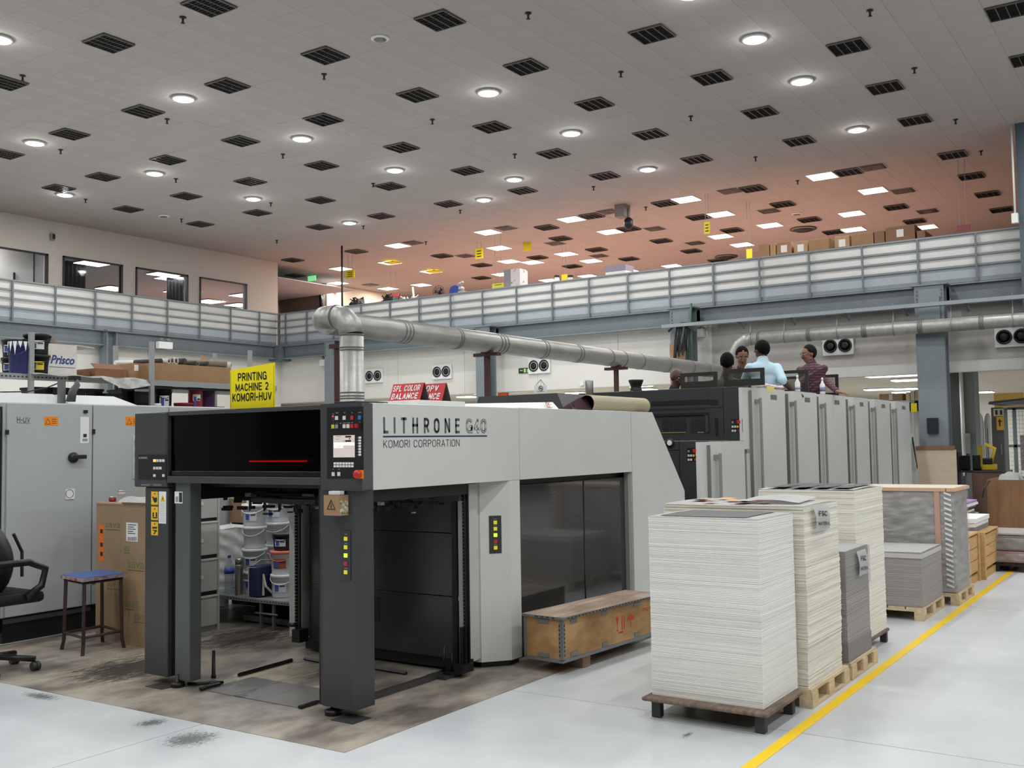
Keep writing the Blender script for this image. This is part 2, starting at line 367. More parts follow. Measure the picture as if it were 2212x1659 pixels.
def row_labels(objs, fmt, step):
    # rows run parallel to the left wall-to-wall direction; number them from the camera, then left to right
    vis = [o for o in objs if -40 < proj(o.location)[0] < 2250 and -40 < proj(o.location)[1] < 1700]
    vis.sort(key=lambda o: o.location.x); rows = []
    for o in vis:
        if rows and o.location.x-rows[-1][0].location.x < step*.5: rows[-1].append(o)
        else: rows.append([o])
    for i, rw in enumerate(rows):
        rw.sort(key=lambda o: proj(o.location)[0])
        for j, o in enumerate(rw): o['label'] = fmt % ((ORD[j]+(' from the left' if j else '')) if len(rw) > 1 else 'only one', ROWN[min(i, 15)])
    return vis
first = None; grp = []
for c, q in sorted(occ.items()):
    p = Vector((9.67+.6*c[0], 4.53+.6*c[1], CEIL))
    if first is None: first = louvre(p, 'x', 'unlit louvre fittings of the main ceiling'); grp.append(first)
    else: grp.append(copy_tree(first, None, p))
row_labels(grp, 'unlit louvre in grey main ceiling, %s in %s row', 2.4)
UL = [(660,878),(1040,814),(1455,742),(345,932),(505,988),(805,938),(1170,882),(1285,948),(1660,894),(1740,955),(1390,1002),(950,994),(645,1040),(775,1084),(365,1078),(1905,668),(1985,760),(2055,838),(2115,905),(150,982),(210,1030),(505,1118),(260,1150),(110,1112),(890,1125)]
UL = [(1106+x*.5, y*.5) for x, y in UL]+[(x*.5, y*.5) for x, y in ((1540,1086),(1265,1123),(1910,1105),(2080,1145),(2080,1200),(1275,1190))]
u0 = None; grp = []
for q in UL:
    p = Zp(*q, CEIL-.012)
    if u0 is None: u0 = louvre(p, 'unlit louvre fitting in the ceiling above the mezzanine floor', 'unlit louvre fittings above the mezzanine'); grp.append(u0)
    else: grp.append(copy_tree(u0, None, p))
row_labels(grp, 'unlit louvre above the mezzanine, %s in %s row', 2.4)
# ---- air diffusers above the mezzanine
DF = [(1106+x*.5, y*.5) for x, y in ((940,825),(1560,722),(415,914),(615,988),(1110,911),(1690,824),(1795,912),(790,1050),(375,1105),(185,1051))]+[(x*.5, y*.5) for x, y in ((1785,1048),(2010,1105),(1600,1230),(2185,985))]
d0 = None; grp = []
for q in DF:
    p = Zp(*q, CEIL-.006)
    if d0 is None:
        d0 = empty('air_diffuser', p, 'square stepped air diffuser in the ceiling above the mezzanine', 'air diffuser', 'air diffusers above the mezzanine')
        build('face_plate', B().box(p.x-.3, p.x+.3, p.y-.3, p.y+.3, p.z-.004, p.z+.004), tile_m, d0)
        for k, s_ in enumerate((.27, .18, .09)):
            build('cone', B().hull([(p.x-s_, p.y-s_, p.z-.004), (p.x+s_, p.y-s_, p.z-.004), (p.x+s_, p.y+s_, p.z-.004), (p.x-s_, p.y+s_, p.z-.004)],
                  [(p.x-s_+.06, p.y-s_+.06, p.z-.03), (p.x+s_-.06, p.y-s_+.06, p.z-.03), (p.x+s_-.06, p.y+s_-.06, p.z-.03), (p.x-s_+.06, p.y+s_-.06, p.z-.03)]), lv_h if k % 2 == 0 else tile_m, d0)
        grp.append(d0)
    else: grp.append(copy_tree(d0, None, p))
row_labels(grp, 'stepped air diffuser above the mezzanine, %s in %s row', 2.2)
# round ones
for q in ((1106+1258*.5, 988*.5), (1106+925*.5, 1108*.5)):
    p = Zp(*q, CEIL-.01)
    r = empty('round_diffuser', p, 'round dark ceiling diffuser '+('beyond the big boxes' if q[0] > 1700 else 'above the rail left of the big boxes'), 'air diffuser')
    build('rim', B().lathe([(.40, 0), (.40, -.03), (.33, -.05)], p), lv_b, r); build('core', B().lathe([(.3, -.052), (.2, -.09), (.05, -.1)], p), lv_h, r)
# ---- high-bay downlights
def downlight(p, label, group):
    r = empty('downlight', p, label, 'ceiling light', group)
    build('trim_ring', B().lathe([(.20, 0), (.21, -.03), (.17, -.045), (.16, -.02)], p, 24), whitep, r)
    build('lens', B().lathe([(.155, -.03), (.14, -.05), (.02, -.052)], p, 24), lamp_e, r)
    ld = bpy.data.lights.new('lamp', 'AREA'); ld.shape = 'DISK'; ld.size = .26; ld.energy = LAMP_W; ld.color = (.97, .985, 1.0)
    lo = bpy.data.objects.new('lamp', ld); lo.parent = r; lo.location = (0, 0, -.07); col.objects.link(lo)
    ld = bpy.data.lights.new('ceiling_glow_fill', 'POINT'); ld.shadow_soft_size = .05; ld.energy = 5.0  # point light added below the lens for a glow pool on the ceiling
    lo = bpy.data.objects.new('ceiling_glow_fill', ld); lo.parent = r; lo.location = (0, 0, -.16); col.objects.link(lo)
    return r
DL = [(396,211),(1055,198),(1630,82),(1732,173),(1852,278),(75,307),(652,298),(1234,286),(334,373),(853,366),(1399,364),(140,419),(547,428),(1111,386),(1045,430),(755,480),(-3,82),(1490,-16)]
dl0 = None
pts = [Zp(*q, CEIL-.001) for q in DL]
for X in (8.8, 5.7, 2.5, -.7, -3.9):
    for Y in (-9, -4, 1.0, 5.9, 10.8, 15.7, 20.5):
        p = Vector((X, Y, CEIL-.001)); x, y, d = proj(p)
        if d > .5 and -150 < x < 2400 and -80 < y < 1700: continue
        pts.append(p)
for X in (12, 15.2, 18.4, 21.6):
    for Y in (-9, -4, 1.):
        p = Vector((X, Y, CEIL-.001)); x, y, d = proj(p)
        if x < 2300 and Y > 0: continue
        pts.append(p)
grp = []
for p in pts:
    if dl0 is None: dl0 = downlight(p, 'lit round downlight of the main hall, outside the picture', 'round downlights of the main hall ceiling'); grp.append(dl0)
    else:
        grp.append(copy_tree(dl0, None, p)); x, y, d = proj(p)
        if not (d > 0 and -100 < x < 2350 and -60 < y < 1700):
            for c_ in list(grp[-1].children):
                if c_.type == 'LIGHT' and c_.data.type == 'POINT': bpy.data.objects.remove(c_)
row_labels(grp, 'lit round downlight in grey main ceiling, %s in %s row', 2.0)
# ---- lit square panels above the mezzanine
PL = [(1776,380),(1886,411),(1482,430),(1557,462),(1234,473),(1318,500),(1663,486),(1840,461),(1844,495),(1557,510),(1603,528),(1054,501),(1078,535),(1223,548),(1277,563),(859,530),(842,567),(736,580),(931,586),(730,611),(838,623),(910,615),(1999,490),(1100,564),(1150,566),(1186,605),(1270,596),(1452,574),(1363,586),(1085,592)]
pl0 = None; grp = []
for q in PL:
    p = Zp(*q, CEIL-.003)
    if pl0 is None:
        pl0 = empty('panel_light', p, 'lit square panel light in the ceiling above the mezzanine', 'ceiling light', 'lit square panels above the mezzanine')
        f = B()
        for sx, sy, lx, ly in ((-1, 0, .012, .32), (1, 0, .012, .32), (0, -1, .32, .012), (0, 1, .32, .012)):
            f.box(p.x+sx*.32-lx, p.x+sx*.32+lx, p.y+sy*.32-ly, p.y+sy*.32+ly, p.z-.02, p.z+.002)
        build('frame', f, whitep, pl0)
        build('diffuser', B().box(p.x-.31, p.x+.31, p.y-.31, p.y+.31, p.z-.018, p.z-.004), panel_e, pl0)
        ld = bpy.data.lights.new('lamp', 'AREA'); ld.size = .6; ld.energy = PANEL_W; ld.color = (1, .97, .95)
        lo = bpy.data.objects.new('lamp', ld); lo.parent = pl0; lo.location = (0, 0, -.03); col.objects.link(lo)
        grp.append(pl0)
    else: grp.append(copy_tree(pl0, None, p))
row_labels(grp, 'lit square panel above the mezzanine, %s in %s row', 1.8)
# ---- sprinkler heads
SP = [(395,37),(49,163),(700,160),(361,257),(131,323),(934,258),(611,333),(1141,28),(1341,155),(380,386),(1492,251),(806,396),(185,430),(1112,333),(1632,339),(1282,403),(1975,147),(2064,258),(585,438),(392,473),(994,454),(785,488),(1879,22),(2119,326),(598,519),(920,522),(1723,390),(1395,447)]
s0 = None; grp = []
for q in SP:
    p = Zp(*q, CEIL-.002); p.z = CEIL-.002
    if s0 is None:
        s0 = empty('sprinkler_head', p, 'small dark sprinkler head under the ceiling', 'sprinkler', 'ceiling sprinkler heads')
        build('escutcheon', B().lathe([(.05, 0), (.05, -.012), (.018, -.014), (.016, -.07)], p, 12), blkm, s0)
        build('deflector', B().lathe([(.03, -.09), (.034, -.094), (.012, -.10)], p, 12).lathe([(.010, -.07), (.018, -.08), (.012, -.092)], p, 8), blkm, s0)
        grp.append(s0)
    else: grp.append(copy_tree(s0, None, p))
row_labels(grp, 'small dark ceiling sprinkler head, %s in %s row', 2.4)
# ceiling speakers / smoke detectors
for q, lb in (((821, 82), 'round white ceiling speaker near the top centre of the ceiling'), ((354, 466), 'small round white ceiling speaker close to the wall of upstairs windows'), ((1721, 461), 'small round detector on the ceiling above the mezzanine')):
    p = Zp(*q, CEIL)
    r = empty('ceiling_speaker', p, lb, 'ceiling speaker')
    build('rim', B().lathe([(.15, 0), (.15, -.015), (.11, -.03)], p, 24), whitep, r); build('grille', B().lathe([(.105, -.02), (.1, -.036), (.02, -.04)], p, 24), lv_b, r)

# ---------------- walls and mezzanine
RX, RY = 23.7, 25.2            # rail lines
ZF, ZT = 5.38, 6.38            # flange / rail top
wl = struct('wall_left', B().box(-12, 24.1, 25.55, 25.75, 0, 5.0), wallm)
# upper left wall with window openings
ww = [(12.9, 16.39, 6.45, 7.49), (16.84, 18.79, 6.45, 7.51), (19.25, 21.19, 6.45, 7.51), (21.65, 23.63, 6.45, 7.51)]
b = B(); xs = [-12]
for a in ww: xs += [a[0], a[1]]
xs += [25.05]
for i in range(0, len(xs)-1, 2): b.box(xs[i], xs[i+1], 26.7, 26.9, 5.2, CEIL)
for a in ww: b.box(a[0], a[1], 26.7, 26.9, 5.2, a[2]); b.box(a[0], a[1], 26.7, 26.9, a[3], CEIL)
wlu = struct('wall_upper_left', b, M('cream_wall_paint', (206, 199, 188), .75, var=.02, scale=.7))
room_w = M('office_wall', (150, 150, 154), .8)
struct('wall_office', B().box(8, 36.0, 44.2, 44.3, 5.2, CEIL).hull([(24.95, 26.9, 5.35), (25.0, 26.9, 5.35), (29.35, 31.3, 5.35), (29.3, 31.3, 5.35)], [(24.95, 26.9, CEIL), (25.0, 26.9, CEIL), (29.35, 31.3, CEIL), (29.3, 31.3, CEIL)]).box(16.55, 16.65, 26.95, 30.2, 5.2, CEIL), room_w)
wf = M('window_frame_black', (22, 22, 24), .4)
for n_, a in enumerate(ww):
    r = empty('window_%d' % (n_+1), Vector((a[0], 26.7, a[2])), kind='structure')
    f = B(); t = .045
    f.box(a[0], a[1], 26.66, 26.74, a[3]-t, a[3]).box(a[0], a[1], 26.66, 26.74, a[2], a[2]+t).box(a[0], a[0]+t, 26.66, 26.74, a[2], a[3]).box(a[1]-t*1.6, a[1], 26.66, 26.74, a[2], a[3])
    build('window_frame', f, wf, r)
    build('pane', B().box(a[0]+t, a[1]-t, 26.72, 26.728, a[2]+t, a[3]-t), M('window_glass', (60, 64, 66), .03, glass=.10), r)
# inside the offices: lights, curtains, partition
for k_, ((x, y), s_) in enumerate((((204, 568), .6), ((358, 592), .6), ((374, 601), .6), ((244, 623), .6), ((390, 630), .6), ((453, 651), .6), ((147, 583), .35), ((518, 659), .6), ((524, 638), .5), ((14.6, 27.2), .25))):  # last entry is an added unseen lamp that lights the partition
    p = Zp(x, y, 7.94) if k_ < 9 else Vector((x, y, 7.94)); x, y = p.x, p.y; r = empty('office_panel_light', p, 'panel light behind '+['the second upstairs window, upper one', 'the third upstairs window, upper one', 'the third upstairs window, just under its upper one', 'the second upstairs window, lower one', 'the third upstairs window, lower right one', 'the last upstairs window, left one', 'the second upstairs window, small one at its left edge', 'the last upstairs window, lowest right one', 'the last upstairs window, upper right one', 'the first upstairs window, added unseen above the glass'][k_], 'ceiling light', 'panel lights inside the upstairs offices')
    s_ *= 1.5; ld = bpy.data.lights.new('lamp', 'AREA'); ld.size = .6; ld.energy = 45; lo = bpy.data.objects.new('lamp', ld); lo.parent = r; lo.location = (0, 0, -.1); col.objects.link(lo)
    build('frame', B().box(x-s_/2-.02, x+s_/2+.02, y-s_/2-.02, y+s_/2+.02, p.z-.012, p.z), whitep, r)
    build('diffuser', B().box(x-s_/2, x+s_/2, y-s_/2, y+s_/2, p.z-.02, p.z-.013), panel_e, r)
for x, lb in ((18.6, 'grey curtain behind the second upstairs window'), (22.6, 'grey curtain at the left edge of the last upstairs window')):
    c = B().grid(lambda u, v, x=x: (x+u*.9, 29.6+.05*math.sin(u*40), 5.4+v*2.6), 40, 1, .01); build('curtain', c, M('grey_curtain', (92, 92, 98), .9), label=lb, cat='curtain')
# cream lit partition in window_1 office
struct('wall_partition', B().box(12.5, 16.5, 27.6, 27.66, 5.3, 8.2), M('partition_board', (225, 225, 224), .7))
for x, w_o in ((13.9, 'left'), (14.9, 'middle'), (15.9, 'right')):
    bx('partition_post', x, x+.04, 27.55, 27.6, 5.4, 7.0, wf, label='thin dark partition post in the first upstairs window, %s one' % w_o, cat='post', group='partition posts in the first office')
struct('ceiling_office', B().box(8, 29.3, 26.92, 44, 7.97, 8.0), M('office_ceiling', (190, 190, 192), .8))
# wall sensor
p = Yp(110, 512, 26.7); r = empty('wall_sensor', p, 'small dark sensor on the cream wall above the upstairs windows', 'sensor')
build('body', B().box(p.x-.05, p.x+.07, p.y-.1, p.y-.002, p.z-.1, p.z+.1, .02), M('sensor_grey', (150, 146, 140), .5), r); build('eye', B().box(p.x-.02, p.x+.06, p.y-.13, p.y-.1, p.z-.07, p.z+.07, .02), blk, r)
# mezzanine slab, tinted salmon so its bounce turns the ceiling pink
mez_floor = M('pink_bounce_floor', (200, 164, 150), .6, var=.04, scale=1)
struct('floor_mezzanine', B().box(RX+.065, 60, -16, 46, 5.31, 5.34).box(-12, RX+.05, RY+.105, 26.7, 5.31, 5.34), mez_floor)
# bulkhead (lower right wall) with white lower band
struct('wall_right', B().box(24.1, 24.3, 10.1, 25.75, 3.42, 5.0), wallm)
struct('wall_bulkhead', B().box(24.1, 24.3, -16, 10.1, 3.63, 5.0), wallb)
struct('trim_2', B().box(24.02, 24.3, -16, 10.1, 3.39, 3.63), M('white_beam_paint', (215, 214, 210), .6))
# seams in the white right wall: shallow recessed boards
for k in range(6):
    y0 = 10.2+k*2.55; build('wall_board', B().box(24.085, 24.1, y0+.006, y0+2.544, 3.44, 4.9), wallm, bpy.data.objects['wall_right'])
for k in range(9):
    x0 = 1+k*2.55; build('wall_board', B().box(x0+.006, x0+2.544, 25.535, 25.55, .05, 4.98), wallm, wl)
# low ceiling under the mezzanine
struct('ceiling_under_mezzanine', B().box(24.3, 60, -16, 46, 3.75, 3.85), M('low_ceiling_paint', (205, 195, 175), .8))
struct('wall_back', B().box(48, 48.2, -16, 46, 0, 5.2), M('back_wall_paint', (226, 222, 214), .7))
struct('wall_far_left', B().box(24.3, 48, 40, 40.2, 0, 3.8), M('back_wall_paint', (226, 222, 214), .7))
# I beams
def ibeam(name, along, c, a, b_, z0, z1, label, depth=.22):
    r = empty(name, (c, (a+b_)/2, z0) if along == 'y' else ((a+b_)/2, c, z0), label, 'steel beam')
    def bb(o0, o1, q0, q1, nm):
        if along == 'y': bx(nm, c+o0, c+o1, a, b_, q0, q1, steel if nm != 'web' else steel_d, r)
        else: bx(nm, a, b_, c+o0, c+o1, q0, q1, steel if nm != 'web' else steel_d, r)
    bb(-depth/2, depth/2, z1-.03, z1, 'top_flange'); bb(-depth/2, depth/2, z0, z0+.03, 'bottom_flange'); bb(-.012, .012, z0+.03, z1-.03, 'web')
    return r
cols_y = [22.6, 16.65, 10.55, 4.72]
spans = [(22.75, 25.0), (16.85, 22.4), (10.75, 16.4), (4.98, 10.25), (-9, 4.4)]
for k, (a, b_) in enumerate(spans):
    ibeam('mezzanine_beam', 'y', 23.78, a, b_, 4.86, 5.30, 'blue-grey beam under the right-hand mezzanine, '+['shortest one by the inner corner', 'behind the elbow of the big duct', 'left of the cable bundle', 'between cable bundle and plywood wrap', 'at the right picture edge'][k])
ibeam('mezzanine_beam', 'x', 25.28, -8, 17.15, 4.86, 5.30, 'blue-grey steel beam under the left mezzanine rail, above the shelving rack')
ibeam('mezzanine_beam', 'x', 25.28, 17.5, 23.5, 4.86, 5.30, 'blue-grey steel beam under the left mezzanine rail, between emergency light and corner')
bx('corner_bracket', 23.55, 24.09, 25.05, 25.54, 4.8, 5.305, steel_d, None, label='dark blue-grey steel block joining the two mezzanine beams in the corner', cat='steel block')
# fascia kick plate (continuous)
struct('trim_3', B().box(23.70, 23.76, -9, 25.2, 5.31, 5.40), steel)
struct('trim_4', B().box(-8, 23.6, 25.22, 25.3, 5.31, 5.40), steel)
# columns
def hcol(name, x, y, z0, z1, wy, label, plates=True):
    r = empty(name, (x, y, z0), label, 'steel column')
    build('flange', B().box(x-.16, x-.135, y-wy/2, y+wy/2, z0, z1), steel, r)
    build('flange', B().box(x+.135, x+.16, y-wy/2, y+wy/2, z0, z1), steel, r)
    build('web', B().box(x-.135, x+.135, y-.01, y+.01, z0, z1), steel_d, r)
    if plates:
        build('cap_plate', B().box(x-.2, x+.2, y-wy/2-.08, y+wy/2+.08, z1, z1+.03), steel, r)
        for sy in (-1, 1):
            bb = B()
            for k in range(5): bb.lathe([(.022, -.02), (.022, 0)], (x-.162, y+sy*(wy/2-.05), z1-.1-k*.085), 8, 'x')
            build('bolts', bb, steel_d, r)
    return r
hcol('steel_column', 23.42, 22.5, 0, 5.25, .42, 'blue-grey steel column behind the vertical duct')
hcol('steel_column', 23.42, 16.6, 0, 5.25, .48, 'blue-grey steel column behind the maroon duct post, with bolted plates')
hcol('steel_column', 23.42, 10.55, 0, 5.25, .58, 'blue-grey steel column carrying the hanging bundle of black cables')
cm = hcol('steel_column', 23.42, 4.72, 0, 5.25, .60, 'wide blue-grey steel column with plywood wrapped around its foot')
build('cover_plate', B().box(23.22, 23.255, 4.50, 4.94, 4.35, 5.0), steel, cm)
build('casing', B().box(23.24, 23.25, 4.43, 5.01, 0, 4.1), steel, cm)
build('notice_box', B().box(23.16, 23.238, 4.62, 4.84, 2.05, 2.38), M('dark_blue_box', (28, 38, 48), .3), cm)
build('plywood_wrap', B().box(23.1, 23.16, 4.27, 5.07, 0, 1.70), M('plywood', (205, 188, 165), .7, var=.05, scale=3, stretch=(1, 1, 5)), cm)
build('plywood_rim', B().box(23.08, 23.2, 4.3, 5.07, 1.70, 1.78), M('brown_board', (130, 92, 70), .7, var=.1, scale=9), cm)
hcol('steel_column', 17.32, 25.2, 0, 5.25, .30, 'blue-grey steel column behind the shelving rack, with emergency light')
# tall right edge column standing in front of the rail
r = empty('steel_column', (23.3, 2.92, 0), 'tall dark blue-grey column at the right edge reaching the ceiling', 'steel column')
yc = Xp(2200, 450, 23.2).y
build('shaft', B().box(23.2, 23.5, yc-.6, yc, 0, CEIL), M('dark_steel_paint', (78, 92, 100), .5), r)
build('conduit', B().tube([(23.15, yc+.06, 6.5), (23.15, yc+.06, CEIL-.05)], .02, 8), whitep, r)
build('junction_box', B().box(23.05, 23.19, yc+.0, yc+.12, 6.35, 6.55), whitep, r)
# rails
def rail(name, along, c, posts, a, b_, label, step=1):
    r = empty(name, (c, (a+b_)/2, ZF) if along == 'y' else ((a+b_)/2, c, ZF), label, 'railing')
    def bb(nm, s0, s1, o0, o1, z0, z1, m_):
        if along == 'y': bx(nm, c+o0, c+o1, s0, s1, z0, z1, m_, r)
        else: bx(nm, s0, s1, c+o0, c+o1, z0, z1, m_, r)
    bb('top_rail', a, b_, -.025, .025, ZT-.035, ZT, steel)
    for z in (6.115, 5.89, 5.665): bb('mid_rail', a, b_, -.02, .0, z-.02, z+.02, steel)
    for p in posts: bb('post', p-.022, p+.022, -.05, -.022, ZF-.08, ZT-.036, steel_d)
    ps = sorted([a]+list(posts)+[b_])
    for u, v in zip(ps[:-1], ps[1:]):
        if v-u < .15: continue
        bb('board', u+.004, v-.004, .03, .045, 5.66, ZT-.02, board_w)
        bb('kick_board', u+.004, v-.004, .03, .05, 5.405, 5.655, board_g)
    return r
py_ = [27.28,26.21,24.9,23.62,22.33,21.07,19.77,18.51,17.23,15.94,14.67,13.39,12.09,10.79,9.48,8.15,6.81,5.49,4.18]
rail('mezzanine_railing', 'y', RX, [v*RX/26 for v in py_], -8, 25.18, 'long grey steel railing with white infill boards on the right-hand mezzanine edge')
px_ = [15.35,16.61,17.86,19.11,20.39,21.64,22.91,24.17,25.02]
px_ = [v*RY/26.69 for v in px_]; px_ = [px_[0]-1.19*k for k in range(1, 5)]+px_
rail('mezzanine_railing', 'x', RY, px_, 6, 23.66, 'steel railing with white infill boards in front of the upstairs windows')
# ================================================================ PRESS DELIVERY
SY = 5.17; FX = 5.58; HX = 5.56
pr = empty('press_delivery', (8, 6.4, 0), 'light grey and charcoal press delivery with open pile bay and big lettering on its side', 'printing press')
# head: hollow box, front with window
hd = build('head_housing', B().box(5.62, 5.80, 5.475, 7.27, 2.24, 2.30).box(5.70, 5.80, 5.475, 7.27, 1.70, 2.24), blk, pr)
build('top_strip', B().box(5.57, 5.63, 5.476, 7.269, 2.268, 2.303, .004), dk, pr)
build('bottom_strip', B().box(5.56, 5.63, 5.476, 7.269, 1.70, 1.757, .004), dk, pr)
build('window_sill', B().box(5.585, 5.63, 5.48, 7.265, 1.76, 1.80, .003), M('black_gloss_trim', (14, 15, 20), .25), pr)
build('window_pane', B().box(5.60, 5.612, 5.478, 7.267, 1.80, 2.266), M('black_glass', (2, 2, 3), .08, glass=.9, spec=.2), pr)
build('red_lamp_bar', B().box(5.655, 5.665, 5.72, 6.36, 1.872, 1.884), M('red_glow', (255, 20, 25), emit=30.), pr)
build('red_lamp_bar', B().box(5.655, 5.662, 5.74, 6.2, 1.835, 1.839), M('red_faint_glow', (150, 10, 14), emit=1.6), pr)
build('red_glow_strip', B().box(5.64, 5.668, 5.70, 6.40, 1.79, 1.80), M('red_dim', (120, 10, 14), .3, emit=.5), pr)  # dim emission paints the red glow onto this strip
lb = build('left_console', B().box(HX, 5.80, 7.272, 7.715, 1.662, 2.305, .012), dk, pr)
fbox('control_plate', 'x', HX, (299, 982, 360, 1036), blk, lb, .004)
def btn(par, axis, c, x, y, m, s=5.5, h=None, t=.006, nm='button'):
    h = h or s; return fbox(nm, axis, c, (x-s/2, y-h/2, x+s/2, y+h/2), m, par, t)
Z2 = lambda x, y: (280+x*.2532, 860+y*.2532)
bl = bpy.data.objects.new('button_board', bpy.data.meshes.new('button_board')); bl.parent = pr; col.objects.link(bl)
def buttons(name, axis, c, items, par):
    base = None
    for (x, y, m_, s_) in items: btn(par, axis, c, x, y, m_, s_, s_*1.25 if s_ > 3 else s_)
bpy.data.objects.remove(bl)
sg = [(215, 533, M('lit_amber_button', (255, 190, 110), .4, emit=.9)), (241, 533, btn_w), (266, 533, btn_w), (291, 533, btn_w), (215, 597, btn_w), (240, 597, btn_w), (265, 597, btn_w), (215, 660, btn_w), (291, 660, btn_w)]
buttons('b', 'x', HX-.004, [(*Z2(x, y), m_, 4.6) for x, y, m_ in sg], lb)
fstrokes('lettering', 'KOMORI', 'x', HX-.0045, (300, 987, 318, 991), btn_w, lb)
for a in ((100, 178), (200, 275)): fbox('vent_slot', 'x', HX, (280+a[0]*.2532, 860+733*.2532, 280+a[1]*.2532, 860+748*.2532), M('grey_slot', (110, 110, 110), .5), lb, .003)
rb = build('right_console', B().prism([(HX, 5.473), (HX, 5.09), (5.575, 5.07), (5.795, 5.163), (5.803, 5.18), (5.803, 5.473)], 1.662, 2.307), dk, pr)
fbox('control_plate', 'x', HX, (707, 879.5, 785.5, 1033.5), blk, rb, .004)
Z4 = lambda x, y: (690+x*.1446, 860+y*.1446)
C0 = HX-.004
def rb_btn(x, y, w_, h_, m_, nm='button', t=.006):
    a = Z4(x, y); fbox(nm, 'x', C0, (a[0]-w_*.0723, a[1]-h_*.0723, a[0]+w_*.0723, a[1]+h_*.0723), m_, rb, t)
for x, y, m_ in ((261, 297, btn_w), (374, 295, btn_w), (491, 292, red), (604, 289, btn_b), (206, 426, M('dull_yellow_button', (205, 200, 40), .4)), (262, 423, M('grey_button', (140, 140, 140), .4)), (375, 420, btn_w), (432, 418, btn_w), (491, 417, red), (211, 1134, btn_w), (295, 1133, btn_w)): rb_btn(x, y, 40, 58, m_)
for k in range(7):
    rb_btn(236+43.7*k, 975, 32, 32, whitep, 'key'); rb_btn(236+43.7*k, 1017, 32, 32, whitep, 'key'); rb_btn(608, 590+42.5*k, 32, 32, whitep, 'key')
scr = M('screen_glow', (205, 192, 186), emit=.35); rb_btn(371, 720, 317, 330, scr, 'screen', .004)
C0 = HX-.008
rb_btn(440, 684, 170, 44, M('screen_cream', (252, 244, 222), emit=.55), 'screen_field', .001); rb_btn(285, 705, 138, 84, M('screen_cream', (252, 244, 222), emit=.55), 'screen_field', .001)
rb_btn(430, 576, 85, 24, blk, 'screen_field', .001); rb_btn(430, 640, 85, 24, blk, 'screen_field', .001); rb_btn(452, 607, 16, 20, blk, 'screen_field', .001)
for x, y, w_ in ((285, 576, 90), (270, 610, 60), (370, 640, 36), (290, 722, 90)): rb_btn(x, y, w_, 5, M('grey_print', (120, 115, 110), .5), 'screen_text', .001)
C0 = HX-.004
for x, y, w_ in ((262, 222, 44), (375, 218, 22), (488, 216, 18), (602, 214, 44), (207, 375, 10), (260, 375, 14), (318, 376, 22), (374, 372, 42), (433, 370, 54), (491, 366, 24), (603, 358, 18), (207, 1062, 18), (292, 1060, 24)): rb_btn(x, y, w_, 14, M('panel_print', (120, 120, 120), .5), 'legend', .001)
for k in range(7): rb_btn(570, 592+42.5*k, 18, 12, M('panel_print', (120, 120, 120), .5), 'legend', .001)
rb_btn(205, 287, 26, 118, M('panel_print', (120, 120, 120), .5), 'indicator', .001); rb_btn(205, 290, 18, 108, blk, 'indicator', .002); rb_btn(205, 272, 14, 18, M('red_led', (255, 60, 80), emit=1.5), 'led', .004)
rb_btn(612, 418, 55, 72, blkm, 'key_switch', .01); rb_btn(582, 413, 42, 60, M('dark_red', (150, 30, 50), .4), 'selector', .03)
rb_btn(612, 1138, 98, 128, orange, 'stop_plate', .006)
a = Z4(578, 1138); p = Xp(*a, HX-.02); build('stop_button', B().lathe([(.012, .02), (.012, 0), (.03, 0), (.033, -.012), (.028, -.024), (.01, -.028)], p, 20, 'x'), red, rb)
# side beam panels
def side(poly, t0, t1, m_, nm): return build(nm, B().prism(poly, t0, t1, 'y'), m_, pr)
sp = bx('side_panel', 5.806, 7.803, SY, SY+.05, 1.655, 2.312, lp, pr, .004)
bx('side_panel', 7.809, 10.03, SY, SY+.05, 1.655, 2.316, lp, pr, .004)
side([(10.036, 2.316), (10.56, 2.316), (11.39, 1.385), (11.40, .12), (10.036, .12)], SY, SY+.05, lp, 'end_panel')
bx('deck', 5.81, 10.5, SY+.06, 7.60, 2.22, 2.30, lp, pr, .004)
bx('side_panel', 5.81, 11.3, 7.61, 7.66, 1.655, 2.31, lp, pr, .004)
bx('side_panel', 7.4, 11.3, 7.61, 7.66, .12, 1.65, lp, pr, .004)
build('end_cover', B().prism([(10.5, 2.30), (10.56, 2.30), (11.38, 1.39), (11.38, .15), (10.6, .15), (10.6, 2.2)], SY+.06, 7.6, 'y'), dk, pr)
tx = M('lettering_grey', (84, 90, 90), .5); ZB = lambda x, y: (780+x*.28933, 820+y*.28915)
def beam_text(s, x0, y0, x1, y1, m_, **k):
    a, b_ = ZB(x0, y0), ZB(x1, y1)
    A, Bq = Yp(a[0], (a[1]+b_[1])/2, SY), Yp(b_[0], (a[1]+b_[1])/2, SY)
    zt = Yp((a[0]+b_[0])/2, a[1], SY).z; zb = Yp((a[0]+b_[0])/2, b_[1], SY).z
    return A.x, Bq.x, zb, zt
x0_, x1_, zb_, zt_ = beam_text('', 165, 285, 735, 402, tx)
fracs = [(0, .055, 'L'), (.135, .16, 'I'), (.235, .31, 'T'), (.375, .455, 'H'), (.53, .605, 'R'), (.655, .74, 'O'), (.80, .875, 'N'), (.945, 1.0, 'E')]
ws = x1_-x0_
